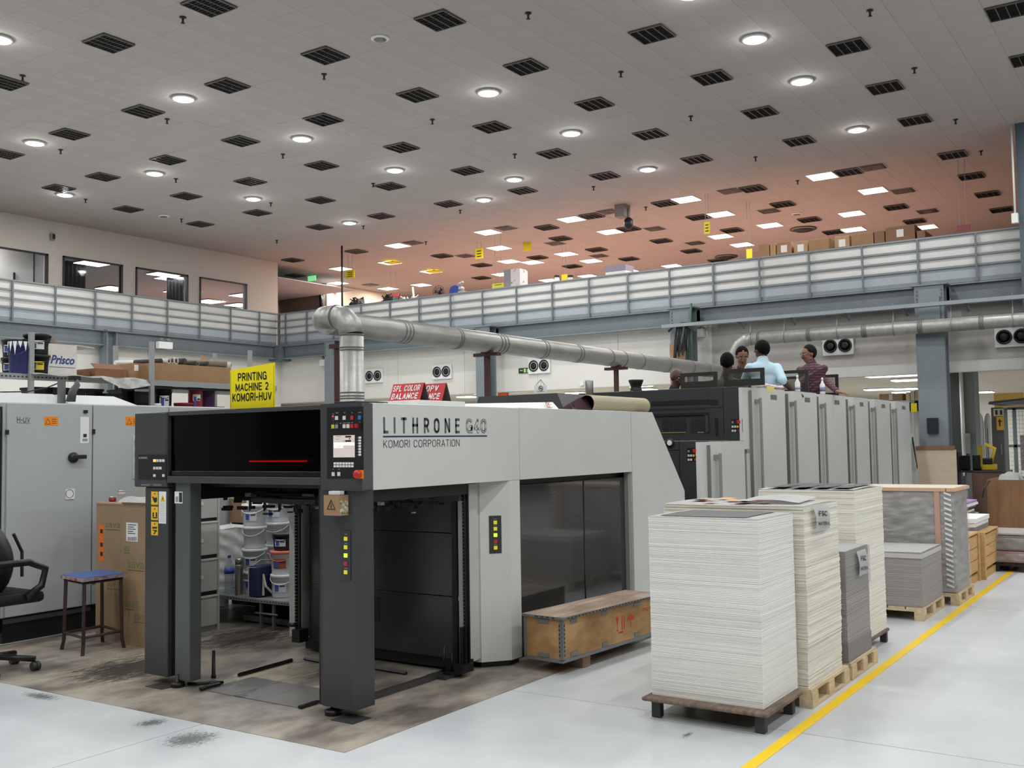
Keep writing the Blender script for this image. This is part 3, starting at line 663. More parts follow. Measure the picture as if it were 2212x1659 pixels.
# perspective-correct letter positions from the picture
LX = [(165,203,'L'),(243,256,'I'),(298,340,'T'),(382,425,'H'),(468,508,'R'),(542,585,'O'),(623,664,'N'),(702,735,'E')]
for a, b_, ch in LX:
    A = Yp(780+a*.28933, 820+340*.28915, SY).x; Bq = Yp(780+b_*.28933, 820+340*.28915, SY).x
    strokes('letter', ch, (A, SY, zb_), (1, 0, 0), (0, 0, 1), Bq-A, zt_-zb_, tx, sp, ext=.0015, bold=(.17 if ch != 'I' else .2), cw=.42)
for a, b_, ch in ((783, 832, 'G'), (838, 886, '4'), (892, 936, '0')):
    A = Yp(780+a*.28933, 820+340*.28915, SY).x; Bq = Yp(780+b_*.28933, 820+340*.28915, SY).x
    strokes('outlined_letter', ch, (A, SY, zb_), (1, 0, 0), (0, 0, 1), Bq-A, zt_-zb_, tx, sp, ext=.0015, bold=.19, cw=.48)
    strokes('letter_fill', ch, (A+.0055, SY, zb_+.0055), (1, 0, 0), (0, 0, 1), Bq-A-.011, zt_-zb_-.011, lp, sp, ext=.0025, bold=.125, cw=.52)
x0_, x1_, zb2, zt2 = beam_text('', 163, 418, 940, 428, tx)
bx('underline', x0_, x1_, SY-.0015, SY, zt2-.012, zt2, M('navy_line', (40, 52, 84), .4), sp)
x0_, x1_, zb2, zt2 = beam_text('', 165, 448, 735, 506, tx)
zb3 = Yp(*ZB(165, 511), SY).z; zt3 = Yp(*ZB(165, 452), SY).z
strokes('lettering', 'KOMORI CORPORATION', (x0_, SY, zb3), (1, 0, 0), (0, 0, 1), x1_-x0_, zt3-zb3, tx, sp, ext=.0015, bold=.10, cw=.56, gap=.38)
# posts
lpst = build('front_post', B().box(FX, 5.66, 7.28, 7.59, .07, 1.66, .01).box(5.66, 5.80, 7.20, 7.58, .07, 1.66), dk2, pr)
build('inner_rail', B().box(5.60, 5.72, 7.02, 7.21, .06, 1.72, .008), M('mid_grey_metal', (80, 84, 85), .3), lpst)
build('groove', B().box(5.625, 5.68, 7.2, 7.285, .08, 1.7), blkm, lpst)
build('levelling_foot', B().lathe([(.058, 0.0), (.06, .035), (.045, .04), (.016, .042), (.016, .10)], (5.60, 7.17, .004), 20), blkm, lpst)
fz = lambda x0, y0, x1, y1: (280+x0*.2532, 860+y0*.2532, 280+x1*.2532, 860+y1*.2532)
for y0, y1 in ((797, 910), (925, 1040), (1055, 1170)):
    s_ = fbox('warning_sticker', 'x', FX, fz(185, y0, 243, y1), yellow, lpst, .0015)
    c0 = FX-.0015; h = y1-y0
    if y0 == 797:
        fbox('pictogram', 'x', c0, fz(207, y0+55, 232, y0+100), ink, s_, .0008) if False else None
P2 = lambda x, y: Xp(280+x*.2532, 860+y*.2532, FX-.0022)
def pict(par, polys, x=None):
    b = B()
    for pl in polys:
        vs_ = [P2(*q) for q in pl]; lo = [b.bm.verts.new(v) for v in vs_]; b.bm.faces.new(lo)
    return build('pictogram', b, ink, par)
kids = [o for o in lpst.children if o.name.startswith('warning_sticker')]
pict(kids[0] if False else lpst, [[(205, 858), (216, 850), (232, 846), (236, 872), (228, 890), (212, 892), (206, 880), (198, 862)], [(192, 838), (214, 850), (206, 862), (194, 850)]])
pict(lpst, [[(195, 975), (208, 975), (208, 1012), (195, 1012)], [(222, 975), (235, 975), (235, 1012), (222, 1012)], [(192, 1015), (238, 1015), (232, 1026), (200, 1026)]])
pict(lpst, [[(193, 1098), (234, 1098), (234, 1114), (193, 1114)], [(205, 1128), (228, 1122), (234, 1140), (214, 1142)], [(214, 1142), (224, 1146), (212, 1162), (200, 1158)], [(196, 1124), (206, 1122), (210, 1134), (200, 1132)]])
pict(lpst, [[(214, 805), (221, 820), (207, 820)], [(214, 935), (221, 950), (207, 950)], [(214, 1062), (221, 1077), (207, 1077)]])
ws_ = fbox('instruction_sticker', 'x', FX, fz(250, 797, 312, 1070), white_p, lpst, .0015)
pl = [P2(282, 822), P2(303, 884), P2(261, 884)]; b = B(); b.bm.faces.new([b.bm.verts.new(v) for v in pl]); build('warning_triangle', b, yellow, lpst)
b = B(); b.bm.faces.new([b.bm.verts.new(P2(*q)+Vector((-.001, 0, 0))) for q in ((284, 846), (290, 858), (284, 858), (288, 876), (276, 858), (281, 856))]); build('pictogram', b, ink, lpst)
for k in range(14): fbox('fine_print', 'x', FX-.0015, fz(256, 896+k*12, 306-(k*7) % 9, 899+k*12), M('light_print', (150, 150, 150), .6), lpst, .0004)
st = fbox('rating_sticker', 'x', 5.60, fz(385, 797, 452, 898), white_p, lpst, .0015)
fbox('sticker_print', 'x', 5.5985, fz(422, 806, 448, 888), ink, lpst, .0006); fbox('sticker_print', 'x', 5.5985, fz(392, 840, 416, 886), M('light_print', (150, 150, 150), .6), lpst, .0006)
p = Xp(280+476*.2532, 1240+325*.2532, 5.60)
build('bolt_hole', B().lathe([(.014, 0), (.014, -.003)], (5.62, 7.03, .66), 12, 'x'), blk, lpst)
rp_ = build('front_post', B().prism([(FX, 5.475), (FX, 5.172), (5.59, 5.162), (5.80, 5.165), (5.80, 5.50), (5.6, 5.52)], .07, 1.66), dk2, pr)
build('inner_rail', B().box(5.60, 5.78, 5.50, 5.535, .07, 1.7), blkm, rp_)
build('levelling_foot', B().lathe([(.058, 0.0), (.06, .035), (.045, .04), (.016, .042), (.016, .10)], (5.62, 5.42, .004), 20), blkm, rp_)
pl_ = fbox('lift_panel', 'x', FX, fz(1802, 1128, 1888, 1553), M('dark_plate', (52, 54, 54), .4), rp_, .006)
for y, m_ in ((1200, btn_y), (1272, btn_y), (1342, btn_g), (1413, btn_r), (1485, btn_y)): btn(rp_, 'x', FX-.006, 280+1845*.2532, 860+y*.2532, m_, 6.6, 8.4)
for y in (1162, 1240, 1452): btn(rp_, 'x', FX-.006, 280+1845*.2532, 860+y*.2532, M('panel_print', (120, 120, 120), .5), 6, 2, .001, 'legend')
# open carton fixed on the post
a, b_ = Xp(720, 1068, FX), Xp(741, 1112, FX)
bxr = empty('sticker_carton', (FX-.06, a.y-.05, a.z-.2), 'small open cardboard carton with a warning triangle taped to the right front post', 'box')
build('carton', B().box(FX-.10, FX-.002, a.y-.155, a.y, b_.z, a.z), card, bxr)
build('opening', B().box(FX-.094, FX-.008, a.y-.149, a.y-.006, a.z+.0005, a.z+.002), blk, bxr)
build('print_side', B().box(FX-.095, FX-.01, a.y-.1565, a.y-.155, b_.z+.01, a.z-.04), M('cream_print', (215, 205, 170), .7, c2=(70, 66, 50), scale=40), bxr)
b = B(); c_ = (a.y-.075, (a.z+b_.z)/2-.005)
for q in range(3):
    P_ = [Vector((FX-.1015, c_[0]+.045*math.sin(2*PI*q/3), c_[1]+.045*math.cos(2*PI*q/3))), Vector((FX-.1015, c_[0]+.045*math.sin(2*PI*(q+1)/3), c_[1]+.045*math.cos(2*PI*(q+1)/3)))]
    b.tube(P_, .003, 5)
b.tube([(FX-.1015, c_[0]+.004, c_[1]+.022), (FX-.1015, c_[0]-.006, c_[1]), (FX-.1015, c_[0]+.005, c_[1]), (FX-.1015, c_[0]-.002, c_[1]-.016)], .003, 5); build('printed_triangle', b, ink, bxr)
build('leaflets', B().box(FX-.07, FX-.02, a.y-.13, a.y-.02, a.z-.03, a.z+.028), white_p, bxr)
# bay: back door, columns, chains
bd = empty('a', (0, 0, 0)); bpy.data.objects.remove(bd)
BX = 7.15
for z0, z1 in ((.13, .66), (.665, 1.21), (1.215, 1.56)):
    bx('bay_door_panel', BX, BX+.03, 5.44, 7.2, z0, z1, M('bay_door_dark', (50, 52, 51), .2, var=.03), pr, .004)
bx('door_recess_handle', BX-.004, BX, 6.30, 6.37, .38, .60, blk, pr, 0)
bx('bay_crossbar', BX-.1, BX-.04, 5.3, 7.3, 1.50, 1.56, dk, pr, .004)
bx('bay_skirt', BX+.05, BX+.08, 5.3, 7.3, .03, .13, blkm, pr)
bx('bay_frame', BX-.03, BX-.001, 5.395, 5.44, .1, 1.5, blkm, pr)
bx('inner_column', BX-.005, BX+.2, 5.325, 5.39, .1, 1.64, M('inner_light_panel', (186, 187, 180), .4), pr, .003)
# light grey rounded column at the right of the bay
colp = build('side_column', B().prism([(7.40, 5.50), (7.42, 5.35), (7.635, 5.172), (7.80, 5.172), (7.80, 5.5)], .06, 1.654), lp, pr)
build('column_plinth', B().prism([(7.45, 5.55), (7.47, 5.39), (7.66, 5.22), (7.82, 5.22), (7.82, 5.55)], .004, .06), blk, pr)
build('inner_face', B().box(7.30, 7.415, 5.36, 5.50, .1, 1.65), M('inner_light_panel', (186, 187, 180), .4), pr)
n_ = Vector((5.35-5.172, -(7.42-7.635)*-1, 0))
d_ = Vector((7.635-7.42, 5.172-5.35, 0)).normalized(); nn = Vector((d_.y, -d_.x, 0))
if nn.dot(Vector((-1, -1, 0))) < 0: nn = -nn
ctr = Vector((7.528, 5.261, 0))
Rz = Matrix.Rotation(math.atan2(d_.y, d_.x), 3, 'Z')
build('lift_panel', B().box(ctr.x-.057, ctr.x+.057, ctr.y-.004, ctr.y+.004, 1.01, 1.345, 0, Rz), M('dark_plate', (52, 54, 54), .4), colp)
for k, m_ in enumerate((btn_y, btn_y, btn_g, btn_r, btn_y)):
    c2_ = ctr+nn*.006+d_*0; z = 1.285-.056*k
    build('button', B().box(c2_.x-.016, c2_.x+.016, c2_.y-.004, c2_.y+.004, z-.016, z+.016, 0, Rz), m_, colp)
for z in (1.315, 1.257, 1.09):
    c2_ = ctr+nn*.0045; build('legend', B().box(c2_.x-.014, c2_.x+.014, c2_.y-.0005, c2_.y+.0005, z-.004, z+.004, 0, Rz), M('panel_print', (120, 120, 120), .5), colp)
for px, py in ((1013.5, 1160), (1013.5, 1259), (1013.5, 1355)):
    p = Xp(px, py, 7.405); build('sensor_slot', B().box(7.400, 7.41, p.y-.008, p.y+.008, p.z-.016, p.z+.016), blk, colp); build('led', B().box(7.398, 7.40, p.y-.006, p.y+.002, p.z-.012, p.z-.002), M('red_led', (255, 60, 80), emit=1.5), colp)
def chain(x, y, z0, z1, name='lift_chain'):
    bx('chain_backing', x+.03, x+.045, y-.022, y+.022, z0, z1, blk, pr)  # black backing strip added so the chain's gaps stay dark
    b = B(); z = z0; k = 0
    while z < z1:
        b.box(x-.018, x-.012, y-.014, y+.014, z, z+.03) if False else None
        b.box(x-.010, x+.010, y-.010, y-.007, z, z+.028).box(x-.010, x+.010, y+.007, y+.010, z, z+.028); b.box(x-.006, x+.006, y-.013, y+.013, z+.008, z+.018)
        z += .032
    return build(name, b, blkm, pr)
chain(7.10, 5.29, .12, 1.64); chain(7.05, 7.27, .15, 1.62)
bx('chain_guard', 7.08, 7.14, 5.30, 5.335, .09, .42, blkm, pr); bx('chain_bracket', 7.0, 7.16, 5.25, 5.34, .05, .12, blkm, pr)
b = B(); b.tube([(7.02, 5.46, .05), (7.02, 5.46, .26)], .012, 8).tube([(7.05, 5.40, .05), (7.05, 5.40, .2)], .01, 8).box(6.98, 7.1, 5.36, 5.5, .03, .05); build('guide_pins', b, blkm, pr)
# left columns in the bay
bx('rear_column', 7.15, 7.45, 7.30, 7.47, .14, 1.66, M('inner_light_panel', (186, 187, 180), .4), pr, .003)
bx('inner_panel', 7.22, 7.26, 7.02, 7.25, .22, 1.6, M('inner_shade_panel', (150, 150, 140), .45), pr)
bx('chain_bracket', 7.02, 7.14, 7.2, 7.3, .12, .24, blkm, pr)
for z in (1.28, .86): bx('hinge_bolt', 7.125, 7.15, 7.31, 7.335, z, z+.04, blkm, pr)
b = B(); b.tube([(7.1, 7.42, .26), (7.1, 7.32, .27)], .022, 10); build('roller', b, blkm, pr)
# gripper chains / mess under the head
random.seed(3)
b = B(); b2 = B()
b.box(5.8, 7.1, 5.3, 7.4, 1.66, 1.70)
for k in range(26):
    x = 5.86+k*.05; z = 1.54+random.uniform(-.02, .03); y0 = random.uniform(5.4, 6.2); y1 = random.uniform(6.2, 7.2)
    b.box(x, x+.03, y0, y1, z, z+.035)
for k in range(130):
    x = random.uniform(5.86, 7.05); y = random.uniform(5.4, 7.15); z = random.uniform(1.42, 1.58)
    (b2 if random.random() < .16 else b).box(x, x+random.uniform(.02, .07), y, y+random.uniform(.02, .12), z, z+random.uniform(.01, .035))
for k in range(9):
    y = 5.55+k*.19; b.tube([(6.3, y, 1.56), (6.35, y+.05, 1.44), (6.38, y+.1, 1.42), (6.4, y+.12, 1.54)], .008, 6)
tag(build('gripper_bars', b, blkm, pr), kind='stuff'); tag(build('gripper_bars_bright', b2, M('bright_steel', (165, 165, 155), .3, metal=.8), pr), kind='stuff')
bx('side_rail', 5.84, 7.1, 5.25, 5.33, 1.56, 1.65, blkm, pr); bx('side_rail', 5.84, 7.1, 7.3, 7.4, 1.54, 1.65, blkm, pr)
# base frame on the floor
bx('base_rail', 5.75, 7.12, 5.44, 5.49, .005, .05, M('dark_base_steel', (58, 58, 58), .4, var=.1), pr)
bx('base_rail', 6.9, 7.14, 5.36, 5.56, .005, .03, M('dark_base_steel', (58, 58, 58), .4, var=.1), pr)
pp = M('floor_plate', (72, 74, 76), .25, c2=(120, 120, 116), var=.1, scale=1.6, stretch=(.6, 2.2, 1), lo=.56, hi=.62)
bx('pile_plate', 5.62, 6.15, 5.76, 6.88, .004, .010, pp, pr)
for y in (5.73, 6.87): bx('plate_bar', 5.60, 5.80, y, y+.03, .010, .03, blkm, pr)
# big doors beneath the beam
for x0, x1 in ((7.83, 9.09), (9.11, 9.985)):
    bx('smoked_door', x0, x1, 5.25, 5.28, .10, 1.60, door_g, pr, .006)
bx('door_shadow_strip', 7.81, 10.03, 5.29, 5.31, .08, 1.655, blk, pr)
bx('door_edge', 9.988, 10.03, 5.20, 5.25, .1, 1.65, M('edge_grey', (150, 152, 150), .4), pr)
bx('plinth', 7.83, 11.3, 5.35, 7.5, .004, .10, blk, pr)
# loose floor bars
fb = lambda nm, a, b_, w_, h_, m_, **k: build(nm, B().tube([a, b_], w_, 4), m_, None, **k)
A, Bq = Zp(280+930*.2532, 1240+862*.2532, .02), Zp(280+1385*.2532, 1240+735*.2532, .02); fb('floor_guide_bar', A, Bq, .018, 0, blkm, label='black guide bar lying on the floor in the middle of the open pile bay', cat='bar')
A, Bq = Zp(280+2080*.2532, 1240+800*.2532, .02), Zp(780+262*.3737, 860+1590*.3737, .02); fb('floor_guide_bar', A, Bq, .018, 0, blkm, label='black guide bar on the floor just right of the right front post', cat='bar')
A, Bq = Zp(280+1492*.2532, 1240+720*.2532, .02), Zp(280+1700*.2532, 1240+760*.2532, .02); fb('floor_guide_bar', A, Bq, .018, 0, blkm, label='black guide bar on the floor partly hidden behind the right front post', cat='bar')
A = Zp(280+716*.2532, 1240+885*.2532, .004)
fb_ = empty('floor_pin', A, 'short upright black pin standing on the floor beside the left front post', 'pin'); build('pin', B().lathe([(.022, 0), (.02, .02), (.016, .03), (.014, .235)], A, 10), blkm, fb_)
b = B(); q = [(500, 935), (560, 938), (640, 930), (720, 920), (790, 925), (700, 940), (610, 985)]
b.tube([Zp(280+x*.2532, 1240+y*.2532, .02) for x, y in q], .014, 8); build('floor_hose', b, blkm, label='black hose curling on the floor from the left front post', cat='hose')
for q, lbl in (((230, 940, 350, 965), 'left'), ((1790, 1215, 1990, 1262), 'right')):
    c0 = Zp(280+(q[0]+q[2])/2*.2532, 1240+(q[1]+q[3])/2*.2532, .004)
    bx('foot_plate', c0.x-.10, c0.x+.10, c0.y-.11, c0.y+.11, .0045, .009, M('dark_base_steel', (58, 58, 58), .4, var=.1), label='dark square steel plate on the concrete by the foot of the %s front post' % lbl, cat='floor plate')
# ---------------- things on the delivery's top
DZ = 2.302
a, b_ = Xp(497, 880, 5.72), Xp(593, 880, 5.72); zt = Xp(545, 787, 5.72).z
sg = empty('machine_sign', (5.72, (a.y+b_.y)/2, 2.303), 'yellow sign with black writing standing on top of the press head', 'sign')
build('board', B().hull([(5.72, a.y, 2.305), (5.726, a.y, 2.305), (5.726, b_.y, 2.305), (5.72, b_.y, 2.305)], [(5.72, a.y, zt-.035), (5.726, a.y, zt-.035), (5.726, b_.y, zt+.0), (5.72, b_.y, zt+.0)]), yel_sign, sg)
black_t = M('sign_black', (25, 25, 25), .5)
for s_, r_ in (('PRINTING', (514, 804, 576, 822)), ('MACHINE 2', (509, 827, 580, 844)), ('KOMORI-HUV', (502, 848, 587, 866))): fstrokes('lettering', s_, 'x', 5.7195, r_, black_t, sg, out=.001, bold=.17, cw=.6)
bx('border', 5.7185, 5.7195, a.y-.008, a.y-.006, 2.32, zt-.05, black_t, sg); bx('border', 5.7185, 5.7195, b_.y+.006, b_.y+.008, 2.32, zt-.02, black_t, sg)
# red tent signs
bx('paper_pad', 6.45, 7.1, 5.26, 5.80, DZ, DZ+.053, white_p, None, .003, label='thin white paper pad on the press top carrying the red folded signs', cat='paper')
TZ = DZ+.055
def tent(x, r_, lines, label):
    a, b_ = Xp(r_[0], r_[3], x), Xp(r_[2], r_[3], x); zt = Xp((r_[0]+r_[2])/2, r_[1], x).z
    DZ = TZ
    t = empty('tent_sign', (x, (a.y+b_.y)/2, DZ), label, 'sign')
    rm = M('red_sign_board', (190, 38, 48), .5)
    build('face_board', B().hull([(x, a.y, DZ), (x+.006, a.y, DZ), (x+.006, b_.y, DZ), (x, b_.y, DZ)], [(x+.05, a.y-.01, zt), (x+.056, a.y-.01, zt), (x+.056, b_.y-.01, zt), (x+.05, b_.y-.01, zt)]), rm, t)
    build('back_board', B().hull([(x+.13, a.y, DZ), (x+.136, a.y, DZ), (x+.136, b_.y, DZ), (x+.13, b_.y, DZ)], [(x+.057, a.y-.01, zt), (x+.063, a.y-.01, zt), (x+.063, b_.y-.01, zt), (x+.057, b_.y-.01, zt)]), M('grey_board_back', (72, 70, 68), .7), t)
    H = zt-DZ; n_ = len(lines)
    for k, (s_, fa, fb2) in enumerate(lines):
        z0 = DZ+H*(.11+.45*(n_-1-k)); x_ = x+.05*(z0-DZ)/H
        strokes('lettering', s_, (x_-.002, a.y-(a.y-b_.y)*fa, z0), (0, -1, 0), (.05, 0, H), (a.y-b_.y)*(fb2-fa), H*.36, white_p, t, ext=.002, bold=.2, shear=.12, cw=.5)
tent(6.86, (984-75, 828, 954, 873), [('OPV', .15, .75), ('LANCE', .0, .88)], 'red folded sign reading OPV, half hidden behind the colour balance sign')
tent(6.6, (840, 828, 906, 871), [('SPL COLOR', .07, .95), ('BALANCE', .07, .92)], 'red folded sign reading SPL COLOR BALANCE on top of the press')
# papers and covers along the deck
def lump(nm, x0, x1, y0, y1, z0, h, m_, amp=.02, **k):
    s_ = random.uniform(0, 9)
    g = B().grid(lambda u, v: (x0+(x1-x0)*u, y0+(y1-y0)*v, z0+h*min(1, 8*u*(1-u)+.0, 8*v*(1-v)+.0)*(.75+.25*math.sin(u*9+s_)*math.cos(v*7+s_))+.002), 14, 10, .002)
    return build(nm, g, m_, **k)
lump('paper_heap', 6.1, 6.9, 5.35, 5.9, DZ, .05, white_p, label='crumpled white sheets lying on the press top behind the control console', cat='paper')
bx('black_folder', 5.86, 6.25, 5.4, 5.62, DZ, DZ+.035, M('dark_green_cover', (26, 34, 30), .5), None, .004, label='dark flat folder on the press top right behind the control console', cat='folder')
# white folded tubes with red letters
def wtube(r_, x, label, ch):
    a, b_ = Xp(r_[0], r_[3], x), Xp(r_[2], r_[3], x)
    return None
y_ = 5.25
A = Yp(960, 872, y_+.02); E_ = Yp(1205, 878, y_+.02)
tt = empty('white_tube_box', (A.x+.9, 5.45, DZ), 'long white triangular carton with red letters lying along the press top', 'carton')
build('carton', B().hull([(A.x, 5.30, DZ), (A.x, 5.46, DZ), (A.x, 5.38, DZ+.03)], [(E_.x, 5.24, DZ), (E_.x, 5.46, DZ), (E_.x, 5.33, DZ+.09)]), white_p, tt)
strokes('lettering', 'FR', (E_.x-.12, 5.262, DZ+.025), (0, .5, .8), (-1, 0, 0), .065, .09, M('crimson_print', (176, 40, 60), .5), tt, ext=.006)
strokes('lettering', 'FE', (A.x+.25, 5.30, DZ+.012), (0, .6, .6), (-1, 0, 0), .035, .08, M('crimson_print', (176, 40, 60), .5), tt, ext=.006)
A2 = Yp(790, 868, 5.6)
lump('white_sheets', 7.3, 8.3, 5.5, 6.1, DZ, .03, white_p, label='white plastic sheeting on the press top behind the red signs', cat='sheeting')
# charcoal hood trapezoid
a0, a1, a2, a3 = Xp(1022, 868, 9.6), Xp(1034, 857, 9.6), Xp(1203, 849, 9.6), Xp(1222, 872, 9.6)
build('press_hood', B().hull([(9.6, a0.y, DZ+.0), (9.6, a1.y, a1.z), (9.6, a2.y, a2.z), (9.6, a3.y, DZ+.0)], [(10.45, a0.y, DZ), (10.45, a1.y, a1.z), (10.45, a2.y, a2.z), (10.45, a3.y, DZ)]), dk, label='charcoal hood with sloping ends on top of the press delivery', cat='machine hood')
# rolled blanket
A = Yp(1270, 868, 5.4); E_ = Yp(1392, 872, 5.4)
rr = empty('rolled_blanket', ((A.x+E_.x)/2, 5.4, DZ), 'rolled blanket, cream outside and maroon inside, at the right end of the press top', 'roll')
R0 = .085
def spiral(u, v, off=0.):
    ang = -.5*PI+u*2*PI*1.0; R_ = R0*(1+.15*u)+off
    x = A.x+(E_.x-A.x)*v
    return (x-(.22*(1-u)*(1-v) if u < .25 else 0), 5.42+R_*math.cos(ang), DZ+R0*1.18+R_*math.sin(ang))
build('blanket_back', B().grid(lambda u, v: spiral(u, v), 28, 6, .004), M('cream_blanket', (232, 220, 186), .6), rr)
build('blanket_face', B().grid(lambda u, v: spiral(u, v, -.006), 28, 6), M('maroon_rubber', (48, 14, 26), .4), rr)
L0 = Yp(1204, 882, 5.5)
build('blanket_flap', B().hull([(L0.x, 5.32, DZ), (L0.x+.1, 5.6, DZ), (L0.x+.11, 5.6, DZ+.006)], [(A.x+.02, 5.335, DZ+.01), (A.x+.05, 5.48, DZ+.02), (A.x+.05, 5.48, DZ+.19)]), M('maroon_rubber', (48, 14, 26), .4), rr)
# ================================================================ PRINTING UNITS
UY = 5.0; k5 = UY/5.17
ux = [13.22, 14.74, 16.20, 17.85, 19.26, 20.83]; ue = [14.60, 16.10, 17.70, 19.12, 20.70, 22.35]
ords = ['nearest', 'second', 'third', 'fourth', 'fifth', 'farthest']
slot = M('door_slot', (120, 120, 116), .5)
def unit(x0, x1, top, label, first_=False, back=7.7, low=False):
    r = empty('coating_unit' if low else 'printing_unit', ((x0+x1)/2, 6.3, 0), label, 'printing unit', None if low else 'tall printing units in a row')
    w_ = x1-x0; ch = .38 if first_ or low else .30; ch = min(ch, w_*.36)
    d = build('side_door', B().prism([(x0, UY+.17), (x0+.02, UY+.13), (x0+ch, UY), (x1-.01, UY), (x1, UY+.02), (x1, UY+.17)], .12, top-.02), lp, r)
    # long handle with stand-offs on the chamfer
    hx = x0+ch*.72; hy = UY-.035; zt_, zb_ = top-.16, (.95 if low else .75)
    h = build('handle', B().box(hx-.03, hx+.03, hy-.012, hy+.012, zb_, zt_, .008).box(hx-.02, hx+.02, hy, UY+.10, zt_-.08, zt_-.02).box(hx-.02, hx+.02, hy, UY+.10, zb_+.02, zb_+.08), M('handle_grey', (140, 141, 137), .35), d)
    build('hinge_groove', B().box(x0+ch*.36, x0+ch*.36+.012, UY+.04, UY+.08, .3, top-.06), slot, d)
    if not low: build('name_plate', B().box(x0+w_*.56, x0+w_*.74, UY-.004, UY, top-.17, top-.10), M('grey_name_plate', (108, 108, 104), .5), d)
    build('door_top_edge', B().box(x0+ch, x1-.02, UY+.005, UY+.165, top-.02, top-.012), M('edge_grey', (150, 152, 150), .4), d)
    tw = w_*.56 if not low else w_*.95
    clear = (not low) and label.split(', ')[1].split()[0] in ('second', 'third')
    build('housing', B().box(x0+.02, x0+tw, UY+(1.35 if clear else .18), back, .12, top, .01), dk2, r)
    if clear: build('end_plate', B().box(x0+.02, x0+.05, UY+.18, UY+1.34, .12, top-.10), dk2, r)
    build('rear_door', B().box(x0, x1, back+.01, back+.08, .12, top-.02, .01), lp, r)
    build('plinth', B().box(x0+.05, x1-.02, UY+.2, back, .004, .11), blk, r)
    if not low and x1 < 22.3:
        build('footboard', B().box(x0+(.06 if clear else tw+.01), x1-.03, UY+.2, (UY+1.34 if clear else back-.02), 1.02, 1.08), M('tread_plate', (110, 110, 108), .4, metal=.6), r)
        build('gap_strip', B().box(x1+.002, x1+.09, UY+.16, UY+.175, .12, top-.08), blk, r)  # black strip stands in for the shade of the gap between doors
        build('grab_rail', B().box(x1-.005, x1+.025, UY+.10, UY+.13, .75, top-.15, .005), M('handle_grey', (140, 141, 137), .35), r)
    return r
UN = []
for k in range(6):
    UN.append(unit(ux[k], ue[k], 2.715, 'tall light grey printing unit door with vertical handle, %s of the six in the row' % ords[k], k == 0))
cu_ = unit(11.75, 12.95, 1.985, 'low half-height unit with light grey door and charcoal end beside the sloping press side', low=True)
build('grab_rail', B().box(13.03, 13.07, UY+.02, UY+.06, 1.05, 1.86, .008).box(13.03, 13.2, UY+.02, UY+.06, 1.80, 1.86).box(13.03, 13.2, UY+.02, UY+.06, 1.05, 1.10), M('handle_grey', (140, 141, 137), .35), UN[0])
# details on the charcoal end face of the nearest unit, plane x = 13.24
EX = 13.24; ZF_ = lambda x, y: (1340+x*.1929, 780+y*.1929)
def eb(nm, x0, y0, x1, y1, m_, t=.01, par=None, c=None):
    a, b_ = ZF_(x0, y0), ZF_(x1, y1); return fbox(nm, 'x', c or EX, (a[0], a[1], b_[0], b_[1]), m_, par or UN[0], t)
eb('slot', 350, 440, 995, 490, blk); eb('slot', 1010, 432, 1090, 492, blk); eb('seam', 330, 528, 1155, 534, blk, .004); eb('seam', 1152, 295, 1158, 830, blk, .004)
eb('seam', 330, 545, 950, 549, blk, .004); eb('hood_bar', 390, 585, 985, 612, blk, .03); eb('mesh_window', 470, 648, 738, 808, M('dark_mesh', (34, 34, 38), .4), .004); eb('mesh_window', 790, 648, 945, 808, M('dark_mesh', (34, 34, 38), .4), .004)
for k in range(8): eb('mesh_wire', 480+k*34, 650, 482+k*34, 800, M('wire_grey', (75, 75, 80), .4), .008)
for k in range(5): eb('mesh_wire', 470, 670+k*26, 738, 672+k*26, M('wire_grey', (75, 75, 80), .4), .008); eb('mesh_wire', 790, 670+k*26, 945, 672+k*26, M('wire_grey', (75, 75, 80), .4), .008)
eb('brass_strip', 465, 795, 738, 806, M('brass_strip', (150, 130, 80), .4), .012); eb('brass_strip', 870, 792, 940, 804, M('brass_strip', (150, 130, 80), .4), .012); eb('handle_bar', 960, 600, 992, 800, dk, .03); eb('slot', 1064, 640, 1094, 830, blk)
def keypad(par, c, ox, oy, s=1.):
    q = lambda x, y, w_, h_, m_, t, nm: eb(nm, ox+x-w_/2, oy+y-h_/2, ox+x+w_/2, oy+y+h_/2, m_, t, par, c)
    q(55, 75, 130, 150, blk, .004, 'control_plate'); q(85, 35, 46, 46, M('orange_red', (225, 80, 30), .5), .008, 'stop_plate'); q(80, 32, 34, 34, red, .03, 'stop_button')
    for x, y, m_ in ((10, 38, M('grey_button', (140, 140, 140), .4)), (10, 86, btn_w), (38, 86, btn_w), (66, 86, M('dull_yellow_button', (205, 200, 40), .4)), (10, 132, btn_w), (38, 132, btn_w), (84, 130, btn_r)): q(x, y, 20, 24, m_, .012, 'button')
    q(94, 76, 12, 14, M('red_led', (255, 60, 80), emit=1.5), .012, 'led')
keypad(UN[0], EX, 1250, 648); keypad(cu_, 11.77, 758, 972)
eb('end_seam', 664, 850, 668, 1520, blk, .004, cu_, 11.77); eb('end_seam', 500, 994, 664, 1000, blk, .004, cu_, 11.77)
p = Xp(*ZF_(560, 915), 11.77); build('gauge', B().lathe([(.055, 0), (.055, -.02), (.04, -.025)], p, 20, 'x'), blk, cu_); build('gauge_dial', B().lathe([(.035, -.026), (.034, -.028)], p, 20, 'x'), whitep, cu_)
for px, py in ((1475, 643), (1497, 1328), (1008, 1378)): pass
